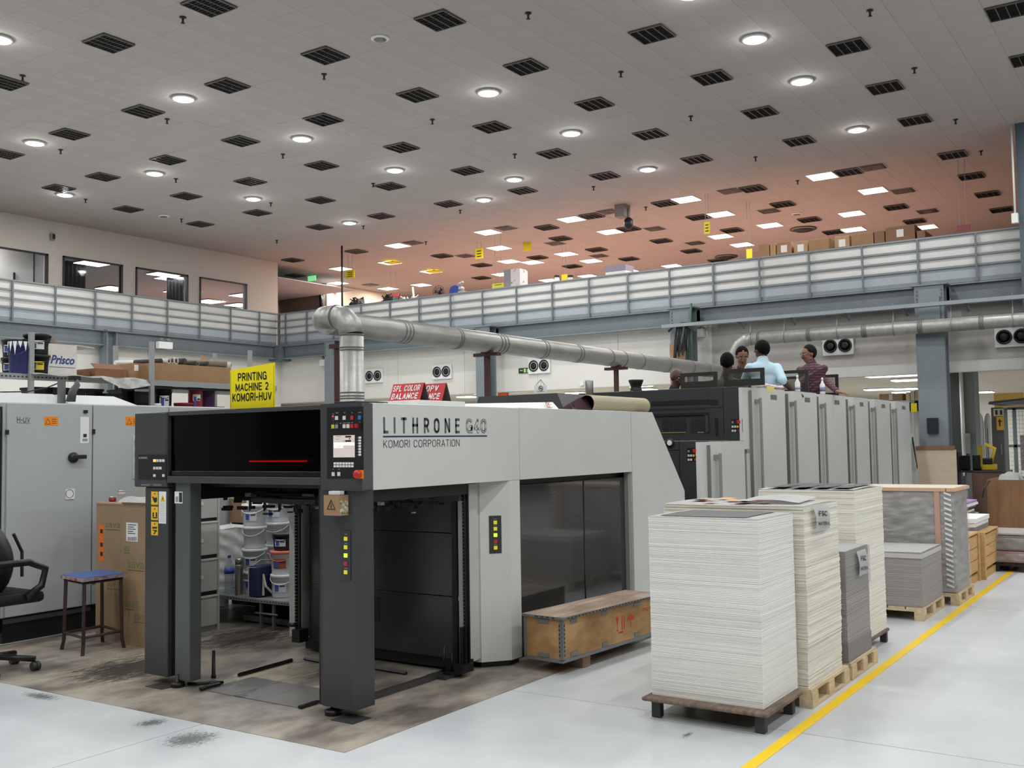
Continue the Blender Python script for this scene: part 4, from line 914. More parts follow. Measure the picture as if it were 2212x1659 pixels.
# guard frames on top of the nearest unit
for (x0, y0, x1, y1), lb in (((680, 128, 1085, 290), 'left'), ((1165, 85, 1612, 278), 'right')):
    a, b_, zt, zb = Xp(*ZF_(x0, (y0+y1)/2), 13.35), Xp(*ZF_(x1, (y0+y1)/2), 13.35), Xp(*ZF_((x0+x1)/2, y0), 13.35).z, 2.72
    g = empty('guard_screen', (13.35, (a.y+b_.y)/2, zb), 'dark framed see-through guard on top of the nearest tall unit, %s of the pair' % lb, 'guard')
    f = B(); t = .05
    f.box(13.33, 13.37, a.y, b_.y, zt-t, zt).box(13.33, 13.37, a.y, b_.y, zb, zb+.09).box(13.33, 13.37, a.y-t, a.y, zb+.09, zt-t).box(13.33, 13.37, b_.y, b_.y+t, zb+.09, zt-t)
    build('frame', f, M('bronze_frame', (38, 38, 32), .4), g); build('pane', B().box(13.345, 13.352, b_.y+t, a.y-t, zb+.09, zt-t), gold_glass, g)
for k, (x, lb) in enumerate(((16.3, 'third'), (17.95, 'fourth'))):
    g = empty('guard_screen', (x+.2, 6.0, 2.72), 'dark framed see-through guard on the %s tall unit' % lb, 'guard')
    f = B(); f.box(x+.02, x+.06, 5.2, 6.6, 3.05, 3.10).box(x+.02, x+.06, 5.2, 6.6, 2.72, 2.78).box(x+.02, x+.06, 5.2, 5.25, 2.78, 3.05).box(x+.02, x+.06, 6.55, 6.6, 2.78, 3.05); build('frame', f, M('bronze_frame', (38, 38, 32), .4), g)
    build('pane', B().box(x+.035, x+.042, 5.25, 6.55, 2.78, 3.05), gold_glass, g)
# yellow sticker + rag + spray bottle
fbox('yellow_note', 'y', UY, (1656, 834, 1672, 847), M('pale_yellow_note', (228, 214, 130), .6), None, .004, label='pale yellow note stuck on the top of the nearest tall unit door', cat='note')
p = Yp(1702, 838, 5.1)
b = B()
for k in range(7): b.blob((13.9+k*.13+2*0, 5.1+random.uniform(-.02, .03), 2.74+random.uniform(0, .015)), .05, 2, (1.3, 1, .55), .12)
build('cleaning_rag', b, M('pinkish_rag', (226, 205, 205), .9), label='crumpled pale rags lying on top of the first tall unit door', cat='rag')
def bottle(x, y, z, label, c):
    r = empty('spray_bottle', (x, y, z), label, 'bottle')
    build('bottle_body', B().lathe([(.04, 0), (.042, .02), (.042, .16), (.02, .2), (.014, .23)], (x, y, z), 16), whitep, r); build('cap', B().lathe([(.018, .23), (.018, .27), (.008, .28)], (x, y, z), 10), whitep, r); build('bottle_label', B().lathe([(.0428, .05), (.0428, .12)], (x, y, z), 16), c, r)
p = Yp(1777, 845, 5.12); bottle(p.x, 5.12, 2.705, 'white plastic bottle standing on the third tall unit in front of the man in maroon', M('grey_blue_label', (120, 130, 160), .6))
p = Yp(1723, 838, 5.3); bottle(p.x, 5.3, 2.72, 'white plastic bottle between the two men on the tall units', M('pale_label', (200, 205, 215), .6))
p = Yp(1668, 845, 5.3)
# black pot on top of the unit, metal can
p = Xp(1374, 842, 13.5); r = empty('black_pot', (13.5, p.y, 2.72), 'small black flared pot standing on the charcoal unit left of the guards', 'pot')
build('pot', B().lathe([(.09, 0), (.09, .02), (.075, .05), (.085, .09), (.11, .15), (.11, .17), (.09, .17), (.07, .1)], (13.5, p.y, 2.72), 20), blk, r)
p = Xp(1273, 838, 12.2); r = empty('metal_cylinder', (12.2, p.y, 1.988), 'brushed metal canister standing behind the rolled blanket', 'canister')
build('canister', B().lathe([(.055, 0), (.055, .52), (.05, .53)], (12.2, p.y, 2.3), 20), M('brushed_metal', (150, 150, 146), .35, metal=.8), r)
build('bracket', B().box(12.1, 12.3, p.y-.2, p.y+.2, 1.988, 2.30), dk, r)
# end console beyond the last unit
r = empty('feeder_console', (23.0, 5.3, 0), 'sloping grey control console with dark screen at the far end of the press', 'console')
c1, c2_ = Yp(1968, 905, 5.05), Yp(1990, 1040, 5.05)
build('side_panel', B().prism([(22.45, 0), (22.45, 2.3), (23.05, 2.3), (23.05, 0)], 5.3, 5.35, 'y'), lp, r)
build('sloped_arm', B().prism([(22.5, 2.05), (22.62, 2.05), (22.98, 1.3), (22.98, .3), (22.85, .3), (22.85, 1.25), (22.5, 1.85)], 5.02, 5.2, 'y'), lp, r)
build('dark_inset', B().prism([(22.54, 1.98), (22.62, 1.98), (22.94, 1.34), (22.9, 1.30), (22.54, 1.86)], 5.01, 5.02, 'y'), blk, r)
build('body', B().box(22.45, 23.05, 5.36, 7.2, 0, 2.3), dk2, r)
# ================================================================ DUCTS
def ring(b, c, ax, r_, w_=.02):
    if ax == 'x': b.lathe([(r_, -w_/2), (r_+.006, -w_/2), (r_+.006, w_/2), (r_, w_/2)], c, 28, 'x')
    elif ax == 'y': b.lathe([(r_, -w_/2), (r_+.006, -w_/2), (r_+.006, w_/2), (r_, w_/2)], c, 28, 'y')
    else: b.lathe([(r_, -w_/2), (r_+.006, -w_/2), (r_+.006, w_/2), (r_, w_/2)], c, 28, 'z')
PX, PY, PR, PZ = 9.05, 8.385, .144, 3.44
RYp = 8.95
# solve run height so its axis matches at y = RYp
PZ = (Yp(1052, 715+23, RYp).z+Yp(870, 717, RYp).z)/2
dt = empty('extraction_duct', (PX, RYp, 2.3), 'large galvanised extraction duct rising behind the press and running back on posts', 'duct')
build('vertical_pipe', B().tube([(PX, PY, .05), (PX, PY, PZ-.22)], PR, 28), galv, dt)
def arc(c, a, b_, R_, n=6): return [tuple(Vector(c)+Vector(a)*R_*math.cos(t*PI/2/n)+Vector(b_)*R_*math.sin(t*PI/2/n)) for t in range(n+1)]
# gored elbow from vertical to +y
e1 = arc((PX, PY+.24, PZ-.22), (0, -1, 0), (0, 0, 1), .24, 3)
build('elbow', B().tube(e1, PR, 28), galv, dt)
RYq = PY+.24+.2
RYp = RYq+.0
e2 = [(PX, PY+.24, PZ+.02), (PX, RYq, PZ+.02), (PX+.10, RYq+.12, PZ+.01), (PX+.26, RYq+.18, PZ)]
build('elbow', B().tube(e2, PR*1.02, 28), galv, dt)
RUN = RYq+.18
PZr = (Yp(870, 717, RUN).z+Yp(1052, 738, RUN).z+Yp(1330, 775, RUN).z)/3
PR2 = .5*(Yp(870, 692, RUN).z-Yp(870, 741, RUN).z)
build('horizontal_pipe', B().tube([(PX+.24, RUN, PZr), (22.6, RUN, PZr)], PR2, 28), galv, dt)
bandm = M('duct_band', (112, 112, 110), .5, metal=.3)
def band(*a, par=dt): b = B(); ring(b, *a); build('joint_band', b, bandm, par)
for px in (860, 868, 875): band((Yp(px, 717, RUN).x, RUN, PZr), 'x', PR2, .02)
for px in (980, 985, 1068, 1075, 1082, 1165, 1171, 1240, 1246, 1311, 1340, 1378, 1435, 1486, 1520): band((Yp(px, 740, RUN).x, RUN, PZr), 'x', PR2, .03)
band(e1[0], 'z', PR, .014); band(e1[-1], 'y', PR, .014)
for z in (PZ-.40, PZ-.37, 2.62, 2.58, 2.55): band((PX, PY, z), 'z', PR, .012)
for px, w_ in ((1052, .09), (1330, .09)):
    x = Yp(px, 760, RUN).x
    s_ = empty('duct_support', (x, RUN, 0), 'maroon steel post holding up the big duct, '+('nearer one with T-shaped head' if px == 1052 else 'farther one near the charcoal unit'), 'support post')
    build('post', B().box(x-.035, x+.035, RUN-.035, RUN+.035, 0, PZr-PR2-.06), maroon, s_); build('head_bar', B().box(x-.06, x+.06, RUN-.22, RUN+.22, PZr-PR2-.06, PZr-PR2-.01), maroon, s_)
    build('saddle', B().box(x-.04, x+.04, RUN-.09, RUN+.09, PZr-PR2-.012, PZr-PR2+.03), maroon, s_)
QX = 9.5; QY = Xp(729, 800, QX).y
s_ = empty('duct_support', (QX, QY, 0), 'maroon steel post beneath the elbow of the big duct', 'support post')
build('post', B().box(QX-.03, QX+.03, QY-.03, QY+.03, 0, 3.22), maroon, s_); build('head_bar', B().box(QX-.05, QX+.05, QY-.05, QY+.10, 3.22, 3.28), maroon, s_)
# wall duct
DX = 23.0; dz_ = (Xp(1700, 726, DX).z+Xp(2200, 692, DX).z)/2; DR = .145
wd = empty('wall_duct', (DX, 5, dz_), 'galvanised duct hanging in front of the bulkhead, ending in a down-turned elbow', 'duct')
y_e = Xp(1625, 730, DX).y
build('horizontal_pipe', B().tube([(DX, y_e, dz_), (DX, -6, dz_)], DR, 24), galv, wd)
e3 = [(DX, y_e, dz_), (DX, y_e+.16, dz_-.02), (DX, y_e+.32, dz_-.12), (DX, y_e+.42, dz_-.28), (DX, y_e+.46, dz_-.48), (DX, y_e+.46, .6)]
build('elbow', B().tube(e3, DR*1.03, 24), galv, wd)
for px in (1638, 1641, 1745, 1748, 1751, 1864, 1868, 1872, 1985, 1989, 1993, 2118, 2122, 2126): band((DX, Xp(px, 720, DX).y, dz_), 'y', DR, .02, par=wd)
for px in (1622, 1695, 1809, 1931, 2056, 2190):
    y = Xp(px, 720, DX).y
    build('hanger', B().box(DX-.02, DX+.02, y-.015, y+.015, dz_+DR, dz_+DR+.13).tube([(DX, y, dz_+DR+.12), (DX, y, 4.9)], .006, 6).lathe([(DR+.001, -.012), (DR+.008, -.012), (DR+.008, .012), (DR+.001, .012)], (DX, y, dz_), 24, 'y'), M('hanger_steel', (150, 150, 147), .4, metal=.4), wd)
# cable tray under the beam
TX = 23.06; tz0 = Xp(1500, 708, TX).z; tz1 = Xp(2200, 637, TX).z; tzm = (tz0+tz1)/2
ct_ = empty('cable_tray', (TX, 5, tzm), 'pale cable tray running under the right-hand mezzanine beam', 'cable tray')
build('tray', B().box(TX-.16, TX+.02, -6, 10.9, tzm-.03, tzm).box(TX-.17, TX-.16, -6, 10.9, tzm-.03, tzm+.05), M('tray_grey', (142, 150, 153), .5), ct_)
for k in range(12):
    y = 10.2-k*1.25; build('tray_bracket', B().prism([(TX-.15, tzm-.035), (TX+.3, tzm-.035), (TX+.3, tzm-.16)], y-.02, y+.02, 'y'), steel_d, ct_)
# cable bundle at the column
b = B(); random.seed(5)
for k in range(16):
    y = 10.38+random.uniform(-.12, .2); x = 23.0+random.uniform(-.05, .05); s_ = random.uniform(.05, .2)
    b.tube([(x+.05, y, tzm+.02), (x-.03, y+.05-s_*.3, 4.55), (x-.05, y+s_*.4, 4.0+random.uniform(-.2, .2)), (x-.02, y+s_*.2, 4.45), (x+.03, y-.03, tzm)], .016, 6)
build('cable_bundle', b, M('black_cable', (26, 30, 28), .5), label='hanging bundle of looped black cables on the steel column', cat='cables')
build('cable_run', B().tube([Xp(1444, 716, 23.2), Xp(1455, 706, 23.2), Xp(1475, 698, 23.2), (23.2, 10.0, tzm+.02)], .03, 8), M('black_cable', (26, 30, 28), .5), label='thick black cable entering the cable tray at its left end', cat='cables')
a, b_ = Xp(1447, 743, 23.1), Xp(1484, 776, 23.1); bx('cardboard_sheet', 23.08, 23.1, a.y, b_.y, 2.9, a.z, card, None, label='brown cardboard sheet fixed below the black cable bundle', cat='cardboard')
build('green_conduit', B().tube([Xp(1493, 655, 23.15), Xp(1489, 745, 23.15), Xp(1489, 785, 23.15)], .03, 8), M('green_conduit', (64, 92, 78), .5), label='dark green conduit running down beside the cable bundle', cat='conduit')
# fan / speaker pairs on the bulkhead
for (px, py), lb in zip(((808, 812), (955, 803), (1165, 790), (1810, 747), (2188, 727)), ('nearest to the vertical duct', 'between duct post and vertical duct', 'right of the green exit plate', 'above the man in the maroon shirt', 'at the right edge of the picture')):
    p = Xp(px, py, 24.05); r = empty('air_nozzle_box', p, 'white box with two round black air nozzles, '+lb, 'air outlet')
    x = 24.08 if px < 1500 else 24.095; 
    build('plate', B().box(x-.06, x, p.y-.36, p.y+.36, p.z-.22, p.z+.22, .01), whitep, r)
    for s_ in (-1, 1):
        build('nozzle', B().lathe([(.155, -.06), (.16, -.075), (.13, -.08), (.10, -.03)], (x, p.y+s_*.17, p.z), 24, 'x'), blk, r); build('nozzle_core', B().lathe([(.1, -.07), (.05, -.085)], (x, p.y+s_*.17, p.z), 16, 'x'), blkm, r)
# emergency lights
for (px, py, pl_, c), lb in zip(((355, 746, 'y', 25.0), (705, 783, 'x', 23.9), (1502, 720, 'x', 23.98)), ('on the column behind the shelving rack', 'left of the vertical duct on the white wall', 'by the cable bundle')):
    p = (Yp if pl_ == 'y' else Xp)(px, py, c); r = empty('emergency_light', p, 'white twin-head emergency light '+lb, 'emergency light')
    ex = (.24, .08) if pl_ == 'y' else (.08, .24)
    build('case', B().box(p.x-ex[0], p.x+ex[0], p.y-ex[1], p.y+ex[1], p.z-.1, p.z+.1, .01), whitep, r)
    for s_ in (-1, 1): build('lamp_head', B().lathe([(.02, .1), (.05, .13), (.07, .16), (.06, .2), (.02, .21)], (p.x+s_*ex[0]*.5*(pl_ == 'y'), p.y+s_*ex[1]*.5*(pl_ == 'x'), p.z), 14), M('lamp_grey', (130, 130, 128), .4), r)
# exit plate on the white wall, notice
def exit_plate(axis, c, r_, label, par=None, m1=M('exit_dark_green', (34, 60, 36), .5), m2=M('exit_pale_green', (190, 215, 130), .5)):
    x0, y0, x1, y1 = r_; p = (Xp if axis == 'x' else Yp)((x0+x1)/2, (y0+y1)/2, c); e = empty('exit_sign', p, label, 'sign')
    fbox('plate', axis, c, r_, m1, e, .02); w_ = x1-x0
    fbox('running_figure', axis, c-.02, (x0+w_*.42, y0+1.5, x0+w_*.6, y1-1.5), m2, e, .002)
    fbox('arrow', axis, c-.02, (x0+w_*.1, (y0+y1)/2-1, x0+w_*.32, (y0+y1)/2+1), m2, e, .002); fbox('door_mark', axis, c-.02, (x0+w_*.7, y0+2, x0+w_*.9, y1-2), m2, e, .002)
exit_plate('x', 24.08, (1121, 795, 1146, 806), 'dark green exit plate on the white wall left of an air nozzle box')
fbox('thermostat', 'x', 24.08, (1254, 823, 1262, 833), whitep, None, .04, .01, label='small white thermostat on the white wall above the rolled blanket', cat='thermostat')
# hanging white notice (no smoking)
p = Xp(1168, 840, 9.9); n_ = empty('hanging_notice', (9.9, p.y, 2.5), 'white no-smoking notice on a triangle of string above the charcoal hood', 'notice')
fbox('card', 'x', 9.9, (1154, 832, 1181, 850), white_p, n_, .004)
p = Xp(1168, 839, 9.893); b = B(); R_ = .028
b.tube([(9.893, p.y+R_*math.cos(t*PI/8), p.z+R_*math.sin(t*PI/8)) for t in range(17)], .003, 5, False); b.tube([(9.893, p.y+R_*.7, p.z+R_*.7), (9.893, p.y-R_*.7, p.z-R_*.7)], .003, 5); b.tube([(9.893, p.y+R_*.6, p.z), (9.893, p.y-R_*.6, p.z)], .004, 5); build('no_smoking_symbol', b, ink, n_)
fbox('print_line', 'x', 9.896, (1158, 845.5, 1177, 846.5), M('light_print', (150, 150, 150), .6), n_, .001)
b = B(); a, c_, d_ = Xp(1158, 832, 9.9), Xp(1168, 820, 9.9), Xp(1177, 832, 9.9); b.tube([a, c_], .003, 5).tube([c_, d_], .003, 5); build('string', b, ink, n_)
build('support_wire', B().tube([c_, (9.9, c_.y, 2.305)], .002, 5), ink, n_)
# ================================================================ ELECTRICAL CABINETS (H-UV)
CY = 10.3
cab_m = M('cabinet_grey', (176, 180, 181), .42, var=.025, scale=1.2)
hk = empty('control_cabinet', (6.4, 10.6, 0), 'light grey steel control cabinet marked H-UV with black rotary handle', 'cabinet')
X0 = Yp(12, 1100, CY).x; X1 = Yp(199, 1100, CY).x; X2 = Yp(364, 1000, CY).x
build('body', B().box(X0-.02, X1, CY+.03, CY+.6, .26, 2.50, .01), cab_m, hk)
dr = bx('door', X0+.01, X1-.006, CY, CY+.028, .27, 2.49, cab_m, hk, .006)
build('plinth', B().box(X0, X1, CY+.04, CY+.55, 0, .26), blkm, hk); build('plinth_bar', B().box(X0, X1, CY+.02, CY+.04, .20, .25), M('plinth_grey', (60, 62, 64), .5), hk)
hk2 = empty('control_cabinet', (7.4, 10.6, 0), 'light grey steel control cabinet partly hidden behind the press head, with yellow warning label', 'cabinet')
build('body', B().box(X1+.006, X2, CY+.03, CY+.6, .26, 2.50, .01), cab_m, hk2); d2 = bx('door', X1+.008, X2-.006, CY, CY+.028, .27, 2.49, cab_m, hk2, .006)
build('plinth', B().box(X1, X2, CY+.04, CY+.55, 0, .26), blkm, hk2)
hk3 = empty('control_cabinet', (8.2, 10.6, 0), 'grey cabinet with only its top edge in view above the press head', 'cabinet')
build('body', B().box(X2+.01, X2+.95, CY+.03, CY+.6, 0, 2.50, .01), cab_m, hk3); bx('door', X2+.014, X2+.94, CY, CY+.028, .2, 2.49, cab_m, hk3, .006)
hk0 = empty('control_cabinet', (5.4, 10.6, 0), 'grey riveted cabinet side at the left edge of the picture', 'cabinet')
build('body', B().box(X0-.75, X0-.05, CY+.03, CY+.6, .15, 2.42, .01), cab_m, hk0); bb = B()
for k in range(9): bb.lathe([(.008, .0), (.006, -.004)], (X0-.075, CY+.03, .6+k*.2), 8, 'y')
build('rivets', bb, M('edge_grey', (150, 152, 150), .4), hk0); build('gap_strip', B().box(X0-.05, X0-.02, CY+.05, CY+.5, .1, 2.45), blk, hk0)
ZL = lambda x, y: (x*.4578, 700+y*.4581)
def cl(nm, x0, y0, x1, y1, m_, t=.004, par=None, out=0.): a, b_ = ZL(x0, y0), ZL(x1, y1); return fbox(nm, 'y', CY, (a[0], a[1], b_[0], b_[1]), m_, par or dr, t, out)
a, b_ = ZL(80, 438), ZL(142, 464); fstrokes('lettering', 'H-UV', 'y', CY, (a[0], a[1], b_[0], b_[1]), tx, dr, bold=.15); cl('underline', 80, 466, 142, 468, tx, .001)
for x0, x1, par in ((208, 274, dr), (592, 660, d2)):
    s_ = cl('warning_label', x0, 437, x1, 479, orange, .002, par)
    q = [ZL(x0+6, 472), ZL(x0+18, 445), ZL(x0+30, 472)]; b = B()
    for k in range(3): b.tube([Yp(*q[k], CY-.003), Yp(*q[(k+1) % 3], CY-.003)], .0025, 4)
    build('warning_triangle', b, M('brown_print', (120, 70, 10), .5), par)
    for k in range(3): cl('label_print', x0+36, 448+k*9, x0+58, 451+k*9, M('brown_print', (120, 70, 10), .5), .001, par, .002)
cl('white_strip', 378, 438, 419, 562, whitep); cl('strip_mark', 392, 518, 408, 534, ink, .001, None, .004); cl('strip_mark', 388, 540, 412, 553, M('light_print', (150, 150, 150), .6), .001, None, .004)
cl('lock', 394, 406, 410, 420, blk, .02); cl('timer_plate', 308, 778, 350, 826, whitep, .01); p = Yp(*ZL(329, 800), CY-.011)
b = B(); b.tube([p+Vector((.045*math.cos(t*PI/8), 0, .045*math.sin(t*PI/8))) for t in range(17)], .003, 5, False); build('dial_ring', b, tx, dr)
p = Yp(*ZL(342, 630), CY); build('rotary_handle', B().lathe([(.055, 0), (.058, -.03), (.045, -.05), (.02, -.06)], (p.x, CY, p.z), 20, 'y').box(p.x-.02, p.x+.13, CY-.075, CY-.045, p.z-.015, p.z+.03, .008), blk, dr)
for y in (510, 1213): cl('hinge', 24, y-11, 40, y+11, blk, .012)
for y in (507, 1213): cl('hinge', 434, y-11, 447, y+11, blk, .012, d2)
cl('hinge', 392, 1282, 404, 1300, blk, .012)
# slanting white covers on the cabinets
zt = 2.502
build('slanted_cover', B().hull([(X0-.3, CY+.15, zt), (X1-.25, CY+.15, zt), (X1-.25, CY+.62, zt), (X0-.3, CY+.62, zt)], [(X0-.3, CY+.3, zt+.11), (X1-.3, CY+.3, zt+.11), (X1-.3, CY+.62, zt+.12), (X0-.3, CY+.62, zt+.12)]), M('cover_pale', (196, 198, 196), .5), label='low white slanted cover on top of the H-UV cabinet', cat='cover')
build('slanted_cover', B().hull([(X1-.22, CY+.12, zt), (X2-.35, CY+.12, zt), (X2-.35, CY+.62, zt), (X1-.22, CY+.62, zt)], [(X1-.18, CY+.34, zt+.11), (X2-.52, CY+.34, zt+.11), (X2-.52, CY+.62, zt+.12), (X1-.18, CY+.62, zt+.12)]), M('cover_pale', (196, 198, 196), .5), label='low white slanted cover on top of the cabinet behind the press head', cat='cover')
# cable strut with bundled cables
p = Yp(133, 860, CY+.1)
r = empty('cable_strut', (p.x, CY+.1, zt), 'grey strut with bundled taped cables rising from the H-UV cabinet', 'cables')
build('strut', B().box(p.x-.04, p.x+.03, CY+.07, CY+.12, zt, zt+.26), M('strut_grey', (110, 112, 112), .45, metal=.3), r)
b = B()
for k in range(5): b.tube([(p.x+.03+k*.02, CY+.04, zt+.02), (p.x+.06+k*.015, CY+.03, zt+.14), (p.x+.12+k*.012, CY+.04, zt+.2), (p.x+.16, CY+.06, zt+.26), (p.x+.13, CY+.1, zt+.28)], .018, 8)
build('cables', b, M('taped_cable', (86, 88, 88), .5, var=.2, scale=20), r); build('clamp', B().box(p.x+.1, p.x+.2, CY+.05, CY+.13, zt+.26, zt+.31), blk, r)
build('thin_cable', B().tube([Yp(0, 847, 10.9), Yp(60, 846, 10.9), Yp(100, 838, 10.8), Yp(125, 828, 10.6)], .008, 6), M('black_cable', (26, 30, 28), .5), label='thin loose cable hanging between cabinet strut and left edge', cat='cable')
# ================================================================ RACK ABOVE / BEHIND THE CABINETS
RYk = 11.5; RB = 12.35
rk = empty('storage_rack', (8.4, 12, 0), 'grey slotted-angle storage rack standing behind the control cabinets', 'rack')
rm = M('rack_grey', (158, 160, 158), .45, metal=.2)
def post_at(px, pyt, y, nm='upright'):
    p = Yp(px, pyt, y); return bx(nm, p.x-.03, p.x+.03, y-.02, y+.02, 0, p.z, rm, rk)
post_at(68, 718, RYk); post_at(328, 738, RYk); post_at(250, 747, RB); post_at(540, 757, RB); post_at(464, 763, RB+.3)
SZ = 2.90; xa, xb, xc = Yp(-300, 830, RYk).x, Yp(328, 830, RYk).x, Yp(600, 838, RYk).x
def shelf(x0, x1, y0, y1, z):
    bx('shelf_board', x0, x1, y0, y1, z-.015, z, M('shelf_grey', (140, 142, 140), .5), rk); bx('shelf_beam', x0, x1, y0-.012, y0, z-.075, z+.0, rm, rk)
shelf(xa, xb-.04, RYk+.03, RB-.02, SZ); shelf(xb+.04, xc, RYk+.03, RB-.02, SZ)
shelf(xa, xb-.04, RYk+.03, RB-.02, 2.42); shelf(xb+.04, xc, RYk+.03, RB-.02, 2.42)
b = B()
for k in range(60):
    x = xa+1.2+k*.05
    if x < Yp(170, 830, RYk).x: b.box(x, x+.022, RYk+.014, RYk+.019, SZ-.045, SZ-.03)
tag(build('beam_slots', b, ink, rk), kind='stuff')
bx('under_shelf_bar', xb+.04, xc, RYk+.05, RB, SZ-.11, SZ-.076, blkm, rk)
# things on the top shelf
def bucket(name, x, y, z, r_, h, m_, lid, label, group=None, lab=None, handle=True, rim=True, lidh=.03, taper=.88, facing=PI+.6):
    q = empty(name, (x, y, z), label, 'bucket', group)
    prof = [(r_*taper, 0), (r_*(taper+.02), .01), (r_*.985, h*.88)]
    if rim: prof += [(r_*1.03, h*.88), (r_*1.03, h*.90), (r_*.99, h*.905)]
    prof += [(r_, h)]
    build('tub', B().lathe(prof, (x, y, z), 24), m_, q)
    if lid: build('lid', B().lathe([(r_*1.04, h-lidh), (r_*1.06, h-lidh*.5), (r_*1.06, h), (r_*.98, h+.006), (r_*.9, h+.002)], (x, y, z), 24), lid, q)
    if lab:
        n = 8; a0 = facing-.55; g = B().grid(lambda u, v: (x+(r_*.955+.003+.02*r_*v)*math.cos(a0+1.1*u), y+(r_*.955+.003+.02*r_*v)*math.sin(a0+1.1*u), z+h*.25+v*h*.42), n, 2)
        lb_ = build('paper_label', g, lab, q)
        g = B().grid(lambda u, v: (x+(r_*.97+.007)*math.cos(a0+.15+.35*u), y+(r_*.97+.007)*math.sin(a0+.15+.35*u), z+h*.3+v*h*.3), 4, 1); build('label_print', g, M('blue_print', (60, 80, 150), .5), q)
        g = B().grid(lambda u, v: (x+(r_*.97+.007)*math.cos(a0+.6+.4*u), y+(r_*.97+.007)*math.sin(a0+.6+.4*u), z+h*.5+v*h*.05), 4, 1); build('label_print', g, ink, q)
    if handle:
        b = B(); b.tube([(x+r_*1.05*math.cos(facing+t), y+r_*1.05*math.sin(facing+t), z+h*.86-h*.28*math.sin((t+1.3)/2.6*PI)) for t in [-1.3+.26*k for k in range(11)]], .004, 6); build('bail_handle', b, lid or m_, q)
    return q
blab = M('label_white', (214, 216, 214), .6)
def at_rack(px, y): return Yp(px, 815, y).x
bucket('black_bucket', at_rack(32, 11.9), 11.9, SZ, .15, .21, blk, blk, 'black bucket at the left end of the top shelf, lower one of its stack', 'stacked black buckets', blab)
bucket('black_bucket', at_rack(32, 11.9), 11.9, SZ+.22, .15, .21, blk, blk, 'black bucket at the left end of the top shelf, upper one of its stack', 'stacked black buckets', blab)
q = bucket('blue_bucket', at_rack(42, 11.62), 11.62, SZ, .125, .37, M('navy_plastic', (48, 54, 104), .4), None, 'dark blue bucket with torn white film around its rim, on the top shelf', None, None)
b = B(); c_ = (at_rack(42, 11.62), 11.62)
for k in range(14):
    a = k*2*PI/14; b.hull([(c_[0]+.128*math.cos(a), c_[1]+.128*math.sin(a), SZ+.38), (c_[0]+.128*math.cos(a+.35), c_[1]+.128*math.sin(a+.35), SZ+.38), (c_[0]+.13*math.cos(a+.2), c_[1]+.13*math.sin(a+.2), SZ+.30-.04*(k % 3))],
      [(c_[0]+.132*math.cos(a), c_[1]+.132*math.sin(a), SZ+.38), (c_[0]+.132*math.cos(a+.35), c_[1]+.132*math.sin(a+.35), SZ+.38), (c_[0]+.134*math.cos(a+.2), c_[1]+.134*math.sin(a+.2), SZ+.30-.04*(k % 3))])
build('torn_film', b, white_p, q)
bucket('black_bucket', at_rack(80, 11.75), 11.75, SZ, .155, .245, blk, blk, 'black bucket with yellow label beside the white carton', 'stacked black buckets', M('yellow_label2', (225, 205, 60), .6), facing=PI+1.0)
bucket('black_bucket', at_rack(80, 11.75), 11.75, SZ+.25, .155, .25, blk, blk, 'black bucket with white label on top of the yellow-labelled bucket', 'stacked black buckets', blab, facing=PI+1.0)
# white carton with blue script
r_ = (104, 745, 166, 806)
a, b_ = Yp(104, 776, 11.62), Yp(166, 776, 11.62); zt_ = Yp(135, 744, 11.62).z
wc = empty('white_carton', ((a.x+b_.x)/2, 11.8, SZ), 'open white carton with blue script lettering on the top shelf', 'box')
cw = M('dirty_white_card', (214, 210, 200), .75, var=.06, scale=5)
build('carton', B().box(a.x, b_.x, 11.62, 12.1, SZ, zt_), cw, wc)
build('side_shade', B().box(a.x-.002, a.x, 11.63, 12.1, SZ, zt_), M('brownish_card', (150, 140, 126), .8), wc)  # browner sheet over the carton side stands for its shade
for nm, pts_ in (('flap', [(a.x, 11.62), (a.x, 12.1), (a.x-.33, 12.1), (a.x-.33, 11.62)]), ('flap', [(b_.x, 11.62), (b_.x, 12.1), (b_.x+.25, 12.0), (b_.x+.25, 11.62)])):
    build(nm, B().hull([(p_[0], p_[1], zt_-.002 if k_ < 2 else zt_+(-.02 if nm else 0)) for k_, p_ in enumerate(pts_)], [(p_[0], p_[1], zt_+.006 if k_ < 2 else zt_-.012) for k_, p_ in enumerate(pts_)]), cw, wc)
build('flap', B().hull([(a.x, 12.1, zt_), (b_.x, 12.1, zt_), (b_.x-.12, 12.3, zt_+.16), (a.x+.08, 12.3, zt_+.17)], [(a.x, 12.106, zt_), (b_.x, 12.106, zt_), (b_.x-.12, 12.306, zt_+.16), (a.x+.08, 12.306, zt_+.17)]), cw, wc)
build('flap', B().hull([(a.x-.02, 11.62, zt_), (a.x+.12, 11.62, zt_+.11), (a.x+.2, 11.8, zt_)], [(a.x-.02, 11.626, zt_), (a.x+.12, 11.626, zt_+.11), (a.x+.2, 11.806, zt_)]), M('brownish_card', (150, 140, 126), .8), wc)
script = M('script_blue', (44, 62, 130), .5)
ftext('lettering', 'Prisco', 'y', 11.62, (109, 768, 161, 787), script, wc, off=.03, shear=.3); fbox('print_line', 'y', 11.62, (106, 793, 163, 794.2), script, wc, .001)
